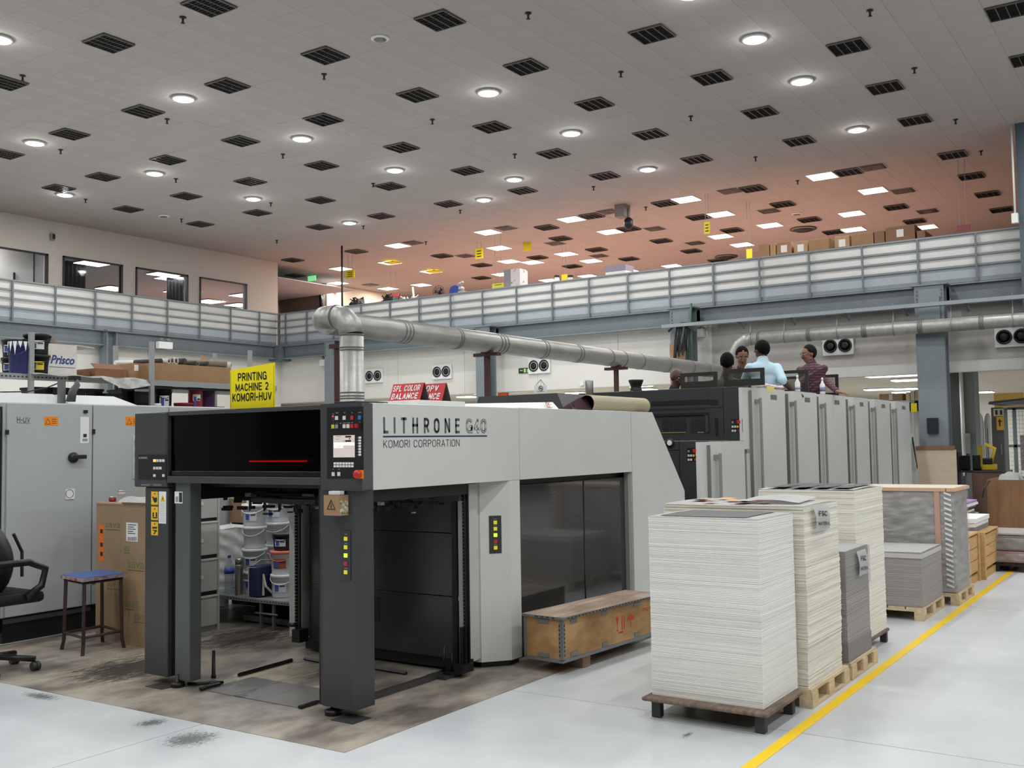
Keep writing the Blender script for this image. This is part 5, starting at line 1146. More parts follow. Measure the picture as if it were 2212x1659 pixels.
# newspaper sheet along shelf
def droop(u, v):
    x = Yp(75, 815, 11.4).x+(Yp(326, 828, 11.4).x-Yp(75, 815, 11.4).x)*u; w_ = .28*(1 if u < .6 else 1)
    y = 11.98-v*.58; z = SZ+.012+.008*math.sin(u*23)
    if v > .8: z -= (v-.8)*(.2+.55*max(0, math.sin((u-.55)*6)) if u > .55 else .12)
    return (x, y, z)
build('newspaper_sheet', B().grid(droop, 40, 12, .003), M('newsprint', (228, 228, 222), .8, c2=(196, 196, 194), var=.02, scale=9, detail=6, lo=.40, hi=.55), label='long newspaper sheet lying on the rack shelf and drooping over its edge', cat='newspaper')
# cardboard boxes on shelf
def cbox(x0px, x1px, ytop, y, dep, m_, label, z=SZ, nm='cardboard_box', flap=False, off=.0):
    a, b_ = Yp(x0px, 800, y), Yp(x1px, 800, y); zt = Yp((x0px+x1px)/2, ytop, y).z
    r = empty(nm, ((a.x+b_.x)/2, y+dep/2, z), label, 'box')
    build('carton', B().box(a.x+.002, b_.x-.002, y, y+dep, z, zt, .004), m_, r)
    build('tape', B().box(a.x+(b_.x-a.x)*.46, a.x+(b_.x-a.x)*.54, y-.001, y+dep*.9, zt, zt+.0015), M('brown_tape', (150, 118, 84), .35), r)
    if flap: build('flap', B().hull([(a.x, y, zt), (b_.x, y, zt), (b_.x, y+.1, zt+.07), (a.x, y+.1, zt+.07)], [(a.x, y+.006, zt), (b_.x, y+.006, zt), (b_.x, y+.106, zt+.07), (a.x, y+.106, zt+.07)]), M('red_brown_card', (138, 98, 72), .8), r)
    return r
cbox(178, 204, 802, 11.9, .4, M('red_brown_card', (138, 98, 72), .8), 'brown box with sloped top beside the white carton')
cbox(205, 267, 797, 11.8, .5, M('red_brown_card', (138, 98, 72), .8), 'open brown box with raised flap in the middle of the top shelf', flap=True)
cbox(268, 288, 798, 11.9, .3, card, 'small brown box between the open box and the labelled box')
q = cbox(289, 318, 785, 11.75, .5, card, 'brown box with small white label left of the rack upright')
fbox('white_label', 'y', 11.75, (290, 788, 299, 801), white_p, q, .002)
cbox(331, 500, 789, 11.56, .55, card, 'very long low brown carton on the right part of the top shelf')
# white tube above
A, Bq = Yp(256, 783, 12.2), Yp(330, 777, 12.1)
A.z = max(A.z, 3.25); build('cardboard_tube', B().tube([(A.x, 12.28, 3.17), (Bq.x+.05, 12.28, 3.20)], .03, 12), whitep, label='white roll lying across the rack behind the boxes', cat='roll')
# rolled sheets on long carton
roll_m = [M('beige_roll', (178, 166, 150), .7), M('grey_brown_roll', (128, 116, 104), .7), M('dark_roll', (60, 56, 52), .7), M('cream_roll', (212, 204, 190), .7)]
zc = Yp(415, 789, 11.56).z+.002
for k, (px, r0, mi, y) in enumerate(((340, .035, 2, 11.75), (352, .035, 3, 11.7), (361, .045, 0, 11.72), (372, .05, 3, 11.74), (386, .045, 2, 11.7), (408, .03, 2, 11.68), (420, .03, 1, 11.75), (436, .033, 2, 11.7), (478, .05, 1, 11.72), (496, .045, 3, 11.8))):
    x = Yp(px, 785, 11.7).x; L_ = .3 if k != 8 else .12
    r = empty('paper_roll', (x, y, zc), 'rolled paper end lying on the long carton, '+['dark, farthest left', 'cream, second from the left', 'beige, third from the left', 'cream with raised edge, fourth from the left', 'dark pair in the middle', 'small dark one right of the middle', 'thin greyish one right of the middle', 'dark one left of the big brown roll', 'big brown one near the yellow sign', 'cream wrapped one behind the yellow sign'][k], 'paper roll')
    dx = -.1 if k < 8 else -.5
    build('sheet_roll', B().tube([(x, y-.13, zc+r0), (x+dx, y+L_, zc+r0)], r0, 14), roll_m[mi], r); build('core', B().tube([(x+.001, y-.134, zc+r0), (x+dx*.02, y-.128, zc+r0)], r0*.6, 12), M('dark_roll', (60, 56, 52), .7), r)
p = Yp(458, 780, 11.95); build('card_scrap', B().hull([(p.x-.14, 12.06, zc-.04), (p.x+.2, 12.06, zc-.04), (p.x+.2, 12.06, zc+.08), (p.x-.1, 12.06, zc+.21)], [(p.x-.14, 12.066, zc-.04), (p.x+.2, 12.066, zc-.04), (p.x+.2, 12.066, zc+.08), (p.x-.1, 12.066, zc+.21)]), card2, label='pointed cardboard scrap sticking up behind the paper rolls', cat='cardboard')
# lower shelf bins
Z5 = 2.422
def tray(px0, px1, pyt, y, m_, label, dep=.3, tap=.03):
    a, b_ = Yp(px0, 850, y), Yp(px1, 850, y); zt = Yp((px0+px1)/2, pyt, y).z
    r = empty('plastic_bin', ((a.x+b_.x)/2, y+dep/2, Z5), label, 'bin')
    build('bin', B().hull([(a.x+tap, y+tap, Z5), (b_.x-tap, y+tap, Z5), (b_.x-tap, y+dep-tap, Z5), (a.x+tap, y+dep-tap, Z5)], [(a.x, y, zt-.03), (b_.x, y, zt-.03), (b_.x, y+dep, zt-.03), (a.x, y+dep, zt-.03)]), m_, r)
    f = B(); f.box(a.x-.012, b_.x+.012, y-.012, y+.006, zt-.03, zt).box(a.x-.012, b_.x+.012, y+dep-.006, y+dep+.012, zt-.03, zt).box(a.x-.012, a.x+.006, y+.006, y+dep-.006, zt-.03, zt).box(b_.x-.006, b_.x+.012, y+.006, y+dep-.006, zt-.03, zt); build('rim', f, m_, r); return r
tray(75, 100, 836, 11.75, blk, 'black bin on the lower shelf, farthest left'); tray(114, 145, 837, 11.7, blk, 'black bin on the lower shelf behind the cable strut'); q = tray(150, 186, 839, 11.7, blk, 'black bin with grey label on the lower shelf'); fbox('grey_label', 'y', 11.72, (152, 846, 186, 856), M('grey_slot', (110, 110, 110), .5), q, .004)
tray(188, 222, 840, 11.72, blk, 'black bin right of the grey-labelled bin'); tray(227, 262, 850, 11.6, blk, 'low black tray on the lower shelf by the white cover'); tray(263, 288, 841, 11.75, blk, 'black bin left of the big black tub'); tray(290, 334, 846, 11.65, blk, 'big black tub behind the rack upright')
bucket('black_bucket', at_rack(352, 11.75), 11.75, Z5, .12, .42, blk, blk, 'black pail with pale label on the lower shelf right of the upright', None, blab, facing=PI+1.1)
bucket('white_pot', at_rack(358, 11.35), 11.56, Z5+.0, .07, .16, whitep, whitep, 'small white pot in front of the black pail on the lower shelf', None, None, handle=False)
bucket('red_tub', at_rack(396, 11.7), 11.7, Z5, .13, .19, M('crimson_plastic', (150, 40, 56), .4), None, 'low red tub on the lower shelf', None, None, handle=False)
bucket('red_paint_tin', at_rack(422, 11.72), 11.72, Z5, .10, .47, M('red_tin', (158, 44, 52), .4), M('tin_rim', (150, 90, 90), .4), 'tall red tin with white marks on the lower shelf', None, blab, handle=False, taper=1.0, facing=PI+1.1)
bucket('purple_tub', at_rack(447, 11.85), 11.85, Z5+.12, .12, .28, M('purple_plastic', (88, 56, 98), .4), M('purple_plastic', (88, 56, 98), .4), 'purple tub standing on a white pot on the lower shelf', None, None)
bucket('white_pot', at_rack(447, 11.85), 11.85, Z5, .10, .115, whitep, whitep, 'white pot underneath the purple tub', None, None, handle=False)
bucket('pink_tin', at_rack(470, 11.7), 11.7, Z5, .10, .15, M('pinkish_tin', (120, 92, 90), .4), None, 'small brownish tin left of the yellow sign', None, blab, handle=False, taper=1.0, facing=PI+1.1)
# ================================================================ STOOL, CARTONS, CHAIR, FILING CABINET
F0 = [Zp(178, 1418, 0), Zp(268, 1400, 0), Zp(133, 1404, 0), Zp(225, 1390, 0)]
F0[3] = F0[1]+F0[2]-F0[0]
H_ = .745
st = empty('metal_stool', sum(F0, Vector())/4, 'tall stool with blue top and dark maroon metal legs in front of the cabinets', 'stool')
cs = sum(F0, Vector())/4
mr = M('dark_maroon_leg', (62, 40, 42), .5, var=.1, scale=10)
for f in F0:
    t_ = cs+(f-cs)*.88; build('leg', B().tube([(f.x, f.y, 0), (cs.x+(f.x-cs.x)*.93, cs.y+(f.y-cs.y)*.93, .1), (t_.x, t_.y, H_-.04)], .021, 4), mr, st)
def lerp(a, b_, t): return a+(b_-a)*t
order = [F0[0], F0[1], F0[3], F0[2]]
for k in range(4):
    a, b_ = [cs+(f-cs)*.92 for f in (order[k], order[(k+1) % 4])]
    build('stretcher', B().tube([(a.x, a.y, .17), (b_.x, b_.y, .17)], .014, 4), mr, st); build('apron', B().tube([(a.x, a.y, H_-.05), (b_.x, b_.y, H_-.05)], .014, 4), mr, st)
tp = [cs+(f-cs)*1.06 for f in order]
build('seat_edge', B().prism([(p_.x, p_.y) for p_ in tp], H_-.035, H_-.004), M('taped_edge', (170, 160, 158), .5, c2=(120, 60, 62), var=.1, scale=14), st)
tp = [cs+(f-cs)*1.0 for f in order]; build('seat_top', B().prism([(p_.x, p_.y) for p_ in tp], H_-.004, H_+.002), M('blue_seat_sheet', (72, 104, 168), .4), st)
# cartons with green print
def carton(px0, px1, pyt, f, label, dep=.42, m_=card):
    a, b_ = f; 
    return None
def ccart(name, x0, x1, y0, y1, zt, label):
    r = empty(name, ((x0+x1)/2, (y0+y1)/2, 0), label, 'box')
    build('carton', B().prism([(x0, y0), (x1, y0), (x1, y1), (x0, y1)], 0, zt), M('kraft_card', (160, 134, 104), .8, var=.05, scale=3), r)
    build('top_rim', B().box(x0-.004, x1+.004, y0-.004, y1+.004, zt-.012, zt+.004), card2, r); return r
p0 = Zp(262, 1393, 0); p1 = Zp(305, 1396, 0)
c2r = ccart('kraft_carton', 6.50, 6.96, 8.70, 9.21, 1.44, 'tall kraft carton with green lettering and white barcode label beside the stool')
c1r = ccart('kraft_carton', 6.60, 6.96, 9.24, 9.80, 1.42, 'tall kraft carton with orange arrow label, rear one of the pair by the stool')
grn = M('green_print', (112, 128, 60), .7)
def cl2(nm, r_, m_, par, axis, c, t=.002): return fbox(nm, axis, c, r_, m_, par, t)
def word_on_x(s_, r_, par, c): ftext('lettering', s_, 'x', c, r_, grn, par)
word_on_x('SAVO', (264, 1130, 284, 1143), c2r, 6.63) if False else None
for (x0, y0, x1, y1) in ((267, 1186, 291, 1196), (268, 1218, 288, 1226), (266, 1306, 290, 1316), (294, 1335, 312, 1344)):
    pa, pb = Yp(x0, y1, 8.98), Yp(x1, y1, 8.98)
for q_, axis, c, par in (((276, 1214, 312, 1228), 'x', 6.50, c2r), ((268, 1180, 280, 1190), 'x', 6.50, c2r), ((290, 1328, 312, 1340), 'x', 6.50, c2r), ((231, 1254, 258, 1268), 'x', 6.60, c1r), ((228, 1130, 260, 1140), 'x', 6.60, c1r), ((270, 1300, 290, 1312), 'x', 6.50, c2r)):
    ftext('lettering', 'sava', axis, c, q_, grn, par); fbox('underline', axis, c, (q_[0], q_[3]+4, q_[2], q_[3]+5), M('dark_underline', (70, 66, 50), .7), par, .001)
fbox('barcode_label', 'x', 6.50, (273, 1129, 298, 1169.5), white_p, c2r, .002)
for k in range(9): fbox('bar', 'x', 6.498, (276+k*2.2, 1160, 277+k*2.2, 1168), ink, c2r, .0006)
for k in range(5): fbox('label_line', 'x', 6.498, (276, 1133+k*4.6, 294-(k*5) % 9, 1134.6+k*4.6), ink, c2r, .0006)
ol = fbox('arrow_label', 'x', 6.60, (214.5, 1133, 224, 1212), M('bright_orange_label', (240, 120, 30), .5), c1r, .002)
for y in (1143, 1172, 1192): fbox('label_mark', 'x', 6.598, (216.5, y, 222, y+9), ink, c1r, .0006)
lump('white_cloth', 6.47, 6.98, 8.68, 9.30, 1.445, .06, M('white_cloth', (222, 222, 218), .9), label='crumpled white cloth draped over the kraft carton', cat='cloth')
for k, px in enumerate((243, 262)):
    p = Xp(px, 1076, 6.75 if k == 0 else 6.8); z = 1.426 if k == 0 else 1.49
    r = empty('small_jar', (p.x, p.y, z), ('small jar with red lid on the rear kraft carton' if k == 0 else 'small glass jar with silver lid on the cloth of the kraft carton'), 'jar')
    build('jar_body', B().lathe([(.035, 0), (.04, .02), (.038, .04)], (p.x, p.y, z), 16), M('dark_red', (150, 30, 50), .4) if k == 0 else M('pale_glass', (190, 195, 195), .2), r); build('lid', B().lathe([(.04, .041), (.04, .055), (.03, .057)], (p.x, p.y, z), 16), M('silver_lid', (180, 180, 180), .3, metal=.7), r)
# wall panel with black tools right of cabinet
tp_ = fbox('fitting_panel', 'y', CY, (286, 940, 302, 1034), M('pale_panel', (200, 202, 200), .5), d2, .01)
for y in (950, 975, 1000, 1022): fbox('fitting', 'y', CY-.01, (291, y, 300, y+11), blk, d2, .03)
# filing cabinet
fc = empty('filing_cabinet', (7.2, 9.3, 0), 'grey metal filing cabinet with four drawers seen between the front posts', 'cabinet')
fm = M('filing_grey', (176, 177, 172), .45, var=.02)
build('carcass', B().box(6.99, 7.58, 9.03, 9.65, 0, 1.62, .006), fm, fc)
build('corner_post', B().box(7.555, 7.58, 9.0, 9.03, 0, 1.62), fm, fc)
zs = [Yp(440, y, 9.0).z for y in (1003, 1118, 1121, 1199, 1203, 1277, 1283, 1352)]
dz = [(1.32, 1.58), (.965, 1.285), (.605, .935), (.255, .57), ]
dz = []
for yt, yb in ((1052, 1120), (1127, 1200), (1208, 1279), (1288, 1354)): dz.append((Yp(440, yb, 9.0).z, Yp(440, yt, 9.0).z))
for k, (z0, z1) in enumerate(dz):
    d_ = bx('drawer', 7.01, 7.55, 9.0, 9.028, z0, z1, fm, fc, .005)
    bx('drawer_lip', 7.01, 7.55, 8.992, 9.0, z1-.018, z1-.002, M('lip_light', (200, 200, 196), .35), d_)
    if k < 3: bx('label_holder', 7.26, 7.36, 8.994, 9.0, z0+.14, z0+.18, M('holder_pale', (206, 206, 202), .3), d_)
bx('drawer_gap', 7.01, 7.55, 9.02, 9.029, .1, 1.6, blkm, fc)
bx('paper_note', 7.2, 7.3, 8.99, 8.999, 1.36, 1.44, white_p, fc) if False else None
# bucket rack beyond the bay
LX_ = 7.8
r5 = empty('low_shelf', (8.2, 8.6, 0), 'low perforated grey metal shelf carrying buckets, seen through the open pile bay', 'shelf')
build('shelf_plate', B().box(LX_, 8.85, 7.75, 10.1, .285, .33, .004), M('perforated_shelf', (150, 152, 152), .45, metal=.3), r5)
b = B()
for k in range(30): b.box(LX_-.002, LX_+.0, 7.8+k*.045, 7.822+k*.045, .30, .312)
tag(build('edge_slots', b, ink, r5), kind='stuff')
for y in (8.42, 8.62):
    p_ = B().box(LX_+.02, LX_+.05, y-.015, y+.015, 0, .285); build('leg', p_, M('rack_leg', (96, 98, 100), .4), r5)
build('brace', B().tube([(LX_+.02, 8.35, .17), (LX_+.02, 8.7, .17)], .012, 8), M('rack_leg', (96, 98, 100), .4), r5)
build('back_panel', B().box(8.95, 8.98, 7.7, 9.6, 0, 1.0), blkm, r5) if False else None
bx('blue_crate', 8.3, 8.8, 7.8, 8.35, .012, .24, M('deep_blue_plastic', (30, 60, 130), .4), None, .01, label='dark blue crate under the low shelf', cat='crate')
bx('navy_board', 8.45, 8.5, 8.4, 9.4, .0, .28, M('navy_board', (20, 26, 52), .6), None, label='dark navy board under the low shelf', cat='board')
bx('perforated_bar', 8.0, 8.04, 7.9, 9.1, .03, .09, M('rack_leg', (96, 98, 100), .4), None, label='pale perforated bar lying under the low shelf', cat='bar')
ZQ = lambda x, y: (460+x*.205, 1040+y*.205)
def wb(cx, cyb, w_, h_, y_off, m_, lid, label, lab=None, n='white_bucket', **k):
    # from picture: centre x, base y, width, height in crop pixels; placed at depth plane x = LX_+off
    q = ZQ(cx, cyb); p = Xp(q[0], q[1], y_off); s_ = (p-CAM).dot(cf)/FPX*.205
    return p, w_*s_/2, h_*s_
wm = M('bucket_white', (216, 218, 222), .45); wlid = M('lid_white', (228, 228, 226), .4)
SHZ = .331
def stack(px, X, items):
    p = Xp(*ZQ(px, 1100), X); z = SHZ
    for (r_, h, m_, lid, lab, nm, label) in items:
        bucket(nm, p.x, p.y, z, r_, h, m_, lid, label, 'stacked buckets on the low shelf', lab, facing=PI+.45); z += h+.008
labw = M('bucket_label', (200, 205, 212), .6)
D_ = Xp(*ZQ(440, 1100), 8.12); k_ = (D_-CAM).dot(cf)/FPX*.205
stack(440, 8.12, [(.140, .245, wm, wlid, labw, 'white_bucket', 'white bucket at the bottom of the left stack, behind the navy bag'), (.140, .245, wm, wlid, labw, 'white_bucket', 'white bucket with blue drop label in the left stack, just above the navy bag'), (.130, .245, wm, wlid, None, 'white_bucket', 'plain white bucket without label in the middle of the left stack'), (.140, .245, wm, wlid, labw, 'white_bucket', 'white bucket with paint-spotted rim, topmost complete one of the left stack'), (.10, .16, wm, wlid, labw, 'white_pail', 'small white labelled pail on top of the left stack')])
stack(680, 8.52, [(.145, .25, wm, wlid, None, 'white_bucket', 'white bucket at the very bottom of the rear stack'), (.145, .25, wm, wlid, None, 'white_bucket', 'white bucket second from the bottom of the rear stack'), (.145, .25, wm, wlid, None, 'white_bucket', 'white bucket with slanted white handle behind the black-lidded pail'), (.145, .25, wm, wlid, labw, 'white_bucket', 'white bucket with blue drop label high in the rear stack'), (.125, .2, wm, wlid, None, 'white_bucket', 'topmost white bucket of the rear stack, cut off by the press head')])
stack(745, 8.05, [(.138, .25, wm, wlid, labw, 'white_bucket', 'white labelled bucket at the bottom of the right stack'), (.142, .25, wm, M('salmon_rim', (206, 120, 100), .45), M('red_brown_label', (150, 70, 60), .6), 'white_bucket', 'white bucket with orange-red rim and red picture label'), (.118, .18, blk, blk, labw, 'black_pail', 'black pail with black lid and white label on the orange-rimmed bucket')])
# dark tubs behind right
for k in range(6):
    p = Xp(*ZQ(850, 500), 8.75); bucket('dark_tin', 8.78, 7.78, SHZ+k*.2, .11, .19, [blk, M('crimson_plastic', (150, 40, 56), .4)][k == 2], M('dark_lid', (70, 70, 72), .4), 'dark tin in the column of tins right of the bucket stacks, '+['lowest', 'second', 'third, red', 'fourth', 'fifth', 'uppermost'][k], 'dark tins', labw if k in (1, 3) else None, handle=False, taper=1.)
# navy bag
p = Xp(*ZQ(500, 1210), 7.9); s_ = (p-CAM).dot(cf)/FPX*.205
bg = empty('navy_bag', (8.0, p.y, SHZ), 'navy blue cooler bag with cream piping and straps on the low shelf', 'bag')
nav = M('navy_fabric', (28, 38, 78), .8, bump=.1, var=.05, scale=30); crm = M('cream_webbing', (205, 200, 182), .8)
a, c_ = Xp(*ZQ(376, 1200), 7.86), Xp(*ZQ(490, 1210), 7.84)
y0_, y1_ = Xp(*ZQ(490, 1210), 7.85).y, Xp(*ZQ(378, 1200), 7.85).y
hb = .34; xe = 8.12
build('bag_body', B().box(7.84, xe, y0_, y1_, SHZ, SHZ+hb, .02), nav, bg)
b = B(); b.tube([(7.842, y1_-.006, SHZ+.01), (7.842, y1_-.006, SHZ+hb-.02), (7.842, y0_+.006, SHZ+hb-.01), (7.842, y0_+.006, SHZ+.01), (7.842, y1_-.006, SHZ+.01)], .006, 6, False)
build('piping', b, crm, bg); b = B()
b.tube([(7.9, y0_-.008, SHZ+.02), (7.9, y0_-.01, SHZ+hb*.72), (7.9, y0_-.05, SHZ+.12), (7.98, y0_-.08, SHZ+.03), (8.1, y0_-.07, SHZ+.05), (8.08, y0_-.01, SHZ+hb*.7), (8.07, y0_-.008, SHZ+.02)], .014, 6)
build('strap', b, crm, bg); b = B(); b.tube([(7.87, (y0_+y1_)/2+.04, SHZ+hb), (7.95, (y0_+y1_)/2, SHZ+hb+.06), (8.06, (y0_+y1_)/2-.03, SHZ+hb+.05), (8.1, (y0_+y1_)/2-.04, SHZ+hb)], .008, 6); build('top_handle', b, M('grey_webbing', (150, 155, 155), .8), bg)
# flask
p = Xp(*ZQ(275, 1195), 7.9); r = empty('steel_flask', (7.9, p.y, SHZ), 'tall stainless steel vacuum flask on the low shelf', 'flask')
build('flask_body', B().lathe([(.046, 0), (.048, .01), (.048, .33), (.046, .335)], (7.9, p.y, SHZ), 24), M('stainless', (150, 148, 144), .28, metal=.85), r); build('flask_cap', B().lathe([(.045, .337), (.045, .39), (.035, .41), (.02, .414)], (7.9, p.y, SHZ), 24), M('stainless', (150, 148, 144), .28, metal=.85), r)
# water bottle
p = Xp(*ZQ(172, 1170), 7.95); r = empty('water_bottle', (7.95, p.y, SHZ), 'large clear plastic water bottle with blue cap and blue label', 'bottle')
build('bottle', B().lathe([(.05, 0), (.056, .01), (.05, .06), (.056, .10), (.052, .16), (.056, .22), (.056, .29), (.04, .34), (.016, .38), (.016, .40)], (7.95, p.y, SHZ), 24), M('clear_plastic', (190, 205, 220), .1, glass=.45), r)
build('cap', B().lathe([(.02, .40), (.02, .425)], (7.95, p.y, SHZ), 16), M('blue_cap', (50, 90, 190), .4), r); build('bottle_label', B().lathe([(.0575, .22), (.0575, .28)], (7.95, p.y, SHZ), 24), M('blue_wrap', (60, 100, 190), .4), r)
# wrapped roll (white film)
b = B().grid(lambda u, v: (8.35+.24*math.cos(2*PI*u)*(1+.05*math.sin(v*31+u*17)), 9.72+.22*math.sin(2*PI*u)*(1+.05*math.sin(v*27+u*25)), SHZ+v*.70+.01*math.sin(u*40)), 36, 26)
b.grid(lambda u, v: (8.35+.24*v*math.cos(2*PI*u), 9.72+.22*v*math.sin(2*PI*u), SHZ+.70+.03*(1-v)+.01*math.sin(u*30)), 36, 4)
build('wrapped_bundle', b, M('crinkled_film', (206, 206, 202), .4, bump=.6, var=.08, scale=14), label='bulky bundle wrapped in crinkled white film behind the water bottle', cat='bundle')
for (y0, y1, z0, z1, x), lb in (((9.75, 10.25, 1.04, 1.34, 8.78), 'brown cardboard box above the film-wrapped bundle'), ((9.55, 9.95, 1.345, 1.75, 8.77), 'tall brown box behind the left bucket stack')):
    r = empty('cardboard_box', (x, (y0+y1)/2, z0), lb, 'box'); build('carton', B().box(x, x+.35, y0, y1, z0, z1, .004), M('tan_card', (140, 112, 84), .8), r); build('tape', B().box(x-.002, x, (y0+y1)/2-.02, (y0+y1)/2+.02, z0+.08, z1), card2, r)
bx('shelf_stand', 8.87, 9.12, 9.4, 10.3, 0, 1.035, M('dark_cabinet', (44, 44, 46), .5), None, label='dark stand behind the film-wrapped bundle carrying brown boxes', cat='stand')
bx('cabinet_row', 9.65, 9.95, 7.75, 12.0, 0, 2.05, M('pale_wall_unit', (168, 170, 168), .6), None, label='pale tall wall unit closing the view behind the bucket shelf', cat='cabinet')
# dust boards
# ---------------- office chair with backpack at the left edge
oc = empty('office_chair', Zp(20, 1425, 0), 'black office chair with armrests at the left edge of the picture', 'chair')
oc.location = oc.location+Vector((-.42, -.43, 0)); c0 = oc.location.copy(); cx_, cy_ = c0.x-.0, c0.y+.0
b = B().box(cx_-.24, cx_+.26, cy_-.26, cy_+.26, .50, .58, .03); build('seat', b, M('black_fabric', (18, 18, 19), .9), oc)
build('backrest', B().box(cx_-.30, cx_-.22, cy_-.2, cy_+.28, .66, 1.12, .03), M('black_fabric', (18, 18, 19), .9), oc)
build('gas_post', B().lathe([(.025, .1), (.025, .5)], (cx_, cy_, 0), 12), blkm, oc)
for k in range(5):
    a = -.75+k*2*PI/5; e = Vector((cx_+.30*math.cos(a), cy_+.30*math.sin(a), 0))
    lg = build('leg', B().tube([(cx_, cy_, .12), (e.x, e.y, .085)], .022, 8), blk, oc)
    build('castor', B().lathe([(.028, -.03), (.034, -.022), (.034, -.004), (.02, -.003), (.02, .003), (.034, .004), (.034, .022), (.028, .03)], (e.x, e.y, .035), 16, 'x'), M('castor_grey', (50, 50, 52), .5), lg)
for s_ in (-1, 1):
    yy = cy_+s_*.27
    build('armrest', B().tube([(cx_-.26, yy, .58), (cx_-.27, yy, .76), (cx_-.12, yy, .80), (cx_+.12, yy, .80), (cx_+.25, yy, .74), (cx_+.22, yy, .62), (cx_+.1, yy, .55)], .026, 10), blk, oc)
bp = empty('backpack', (cx_-.02, cy_, .585), 'black backpack slumped on the office chair', 'backpack')
b = B().grid(lambda u, v: (cx_-.03+.19*math.cos(2*PI*u)*math.sin(PI*(.08+.84*v))**.5*(1-.2*v), cy_+.02+.2*math.sin(2*PI*u)*math.sin(PI*(.08+.84*v))**.5, .585+.46*v+.015*math.sin(u*20)), 24, 12)
build('pack', b, M('black_nylon', (22, 22, 25), .55, bump=.3, scale=12), bp); build('strap', B().tube([(cx_+.1, cy_-.1, 1.0), (cx_+.18, cy_-.08, .86), (cx_+.17, cy_-.1, .68)], .012, 6), M('black_nylon', (22, 22, 25), .55), bp); build('carry_loop', B().tube([(cx_-.06, cy_, 1.03), (cx_-.03, cy_, 1.09), (cx_+.02, cy_, 1.03)], .01, 6), M('black_nylon', (22, 22, 25), .55), bp)

oc.scale = (1.24, 1.24, 1.24)
bp.location = oc.location+(bp.location-oc.location)*1.24; bp.scale = (1.24, 1.24, 1.24)
# ================================================================ PALLETS AND PAPER
def hgt(x, y, py):
    lo, hi = -2., 9.
    for _ in range(40):
        m_ = (lo+hi)/2
        if proj((x, y, m_))[1] > py: lo = m_
        else: hi = m_
    return lo
def pallet(x0, x1, y0, y1, label, h=.14, m_=timber, dark=False):
    r = empty('pallet', ((x0+x1)/2, (y0+y1)/2, 0), label, 'pallet')
    t = .022
    for k in range(3):
        y = [y0, (y0+y1)/2-.05, y1-.1][k]
        build('bottom_board', B().box(x0, x1, y, y+.1, 0, t), m_, r)
        for q in range(3):
            x = [x0, (x0+x1)/2-.07, x1-.14][q]
            build('block', B().box(x, x+.14, y, y+.1, t, h-2*t), m_, r)
    for q in range(3):
        x = [x0, (x0+x1)/2-.07, x1-.14][q]; build('stringer', B().box(x, x+.14, y0, y1, h-2*t, h-t), m_, r)
    n = 5; w_ = (y1-y0)/n
    for k in range(n): build('deck_board', B().box(x0, x1, y0+k*w_+.008, y0+(k+1)*w_-.008, h-t, h), m_, r)
    return r
def paper_m(name, c, c3, sc=1.0):
    m_ = bpy.data.materials.new(name); m_.use_nodes = True; nt = m_.node_tree; N = nt.nodes; L = nt.links; b = N['Principled BSDF']; b.inputs['Roughness'].default_value = .75
    tc = N.new('ShaderNodeTexCoord'); mp = N.new('ShaderNodeMapping'); mp.inputs['Scale'].default_value = (.35, .35, 26*sc); L.new(tc.outputs['Object'], mp.inputs[0])
    nz = N.new('ShaderNodeTexNoise'); nz.inputs['Scale'].default_value = 2.2; nz.inputs['Detail'].default_value = 8; nz.inputs['Roughness'].default_value = .7; L.new(mp.outputs[0], nz.inputs[0])
    rp = N.new('ShaderNodeValToRGB'); rp.color_ramp.elements[0].position = .36; rp.color_ramp.elements[1].position = .60
    rp.color_ramp.elements[0].color = (*lin(c3), 1); rp.color_ramp.elements[1].color = (*lin(c), 1); L.new(nz.outputs['Fac'], rp.inputs[0]); L.new(rp.outputs[0], b.inputs['Base Color'])
    bp = N.new('ShaderNodeBump'); bp.inputs['Strength'].default_value = .15; bp.inputs['Distance'].default_value = .003; L.new(nz.outputs['Fac'], bp.inputs['Height']); L.new(bp.outputs[0], b.inputs['Normal'])
    return m_
def sheets(nm, x0, x1, y0, y1, z0, z1, m_, label, jit=.003, step=.016, lean=(0, 0), wav=.0, group=None, top=None, topm=None, sag=.0):
    r = empty(nm, ((x0+x1)/2, (y0+y1)/2, z0), label, 'paper stack', group)
    b = B(); z = z0; k = 0; H = z1-z0; ph = random.uniform(0, 6)
    while z < z1-.001:
        h = min(step*random.uniform(.5, 1.5), z1-z); u = (z-z0)/H
        dx = random.uniform(-jit, jit)+lean[0]*u+wav*math.sin(u*9+ph); dy = random.uniform(-jit, jit)+lean[1]*u+wav*math.cos(u*7+ph)
        if z+h >= z1-.001: h = z1-z
        b.box(x0+dx, x1+dx, y0+dy, y1+dy, z, z+h-.0012); z += h; k += 1
    build('sheet_pile', b, m_, r)
    dx, dy = lean[0], lean[1]
    build('top_sheet', B().grid(lambda u, v: (x0+dx+(x1-x0)*u, y0+dy+(y1-y0)*v, z1+.001+sag*(math.sin(u*PI)*.5+math.cos(v*5)*.3+.3)), 8, 8, .002), topm or white_p, r)
    return r
pw = paper_m('cream_paper_pile', (240, 239, 232), (226, 225, 216)); pc = paper_m('warm_paper_pile', (240, 237, 222), (212, 206, 190), .8); pg = paper_m('grey_board_pile', (162, 157, 152), (150, 145, 141), 1.4); ps = paper_m('pale_paper_pile', (238, 235, 220), (218, 214, 198), 1.2)
dark_print = M('dark_halftone_print', (66, 66, 69), .5, c2=(44, 44, 48), var=.1, scale=5, detail=8, lo=.45, hi=.7)
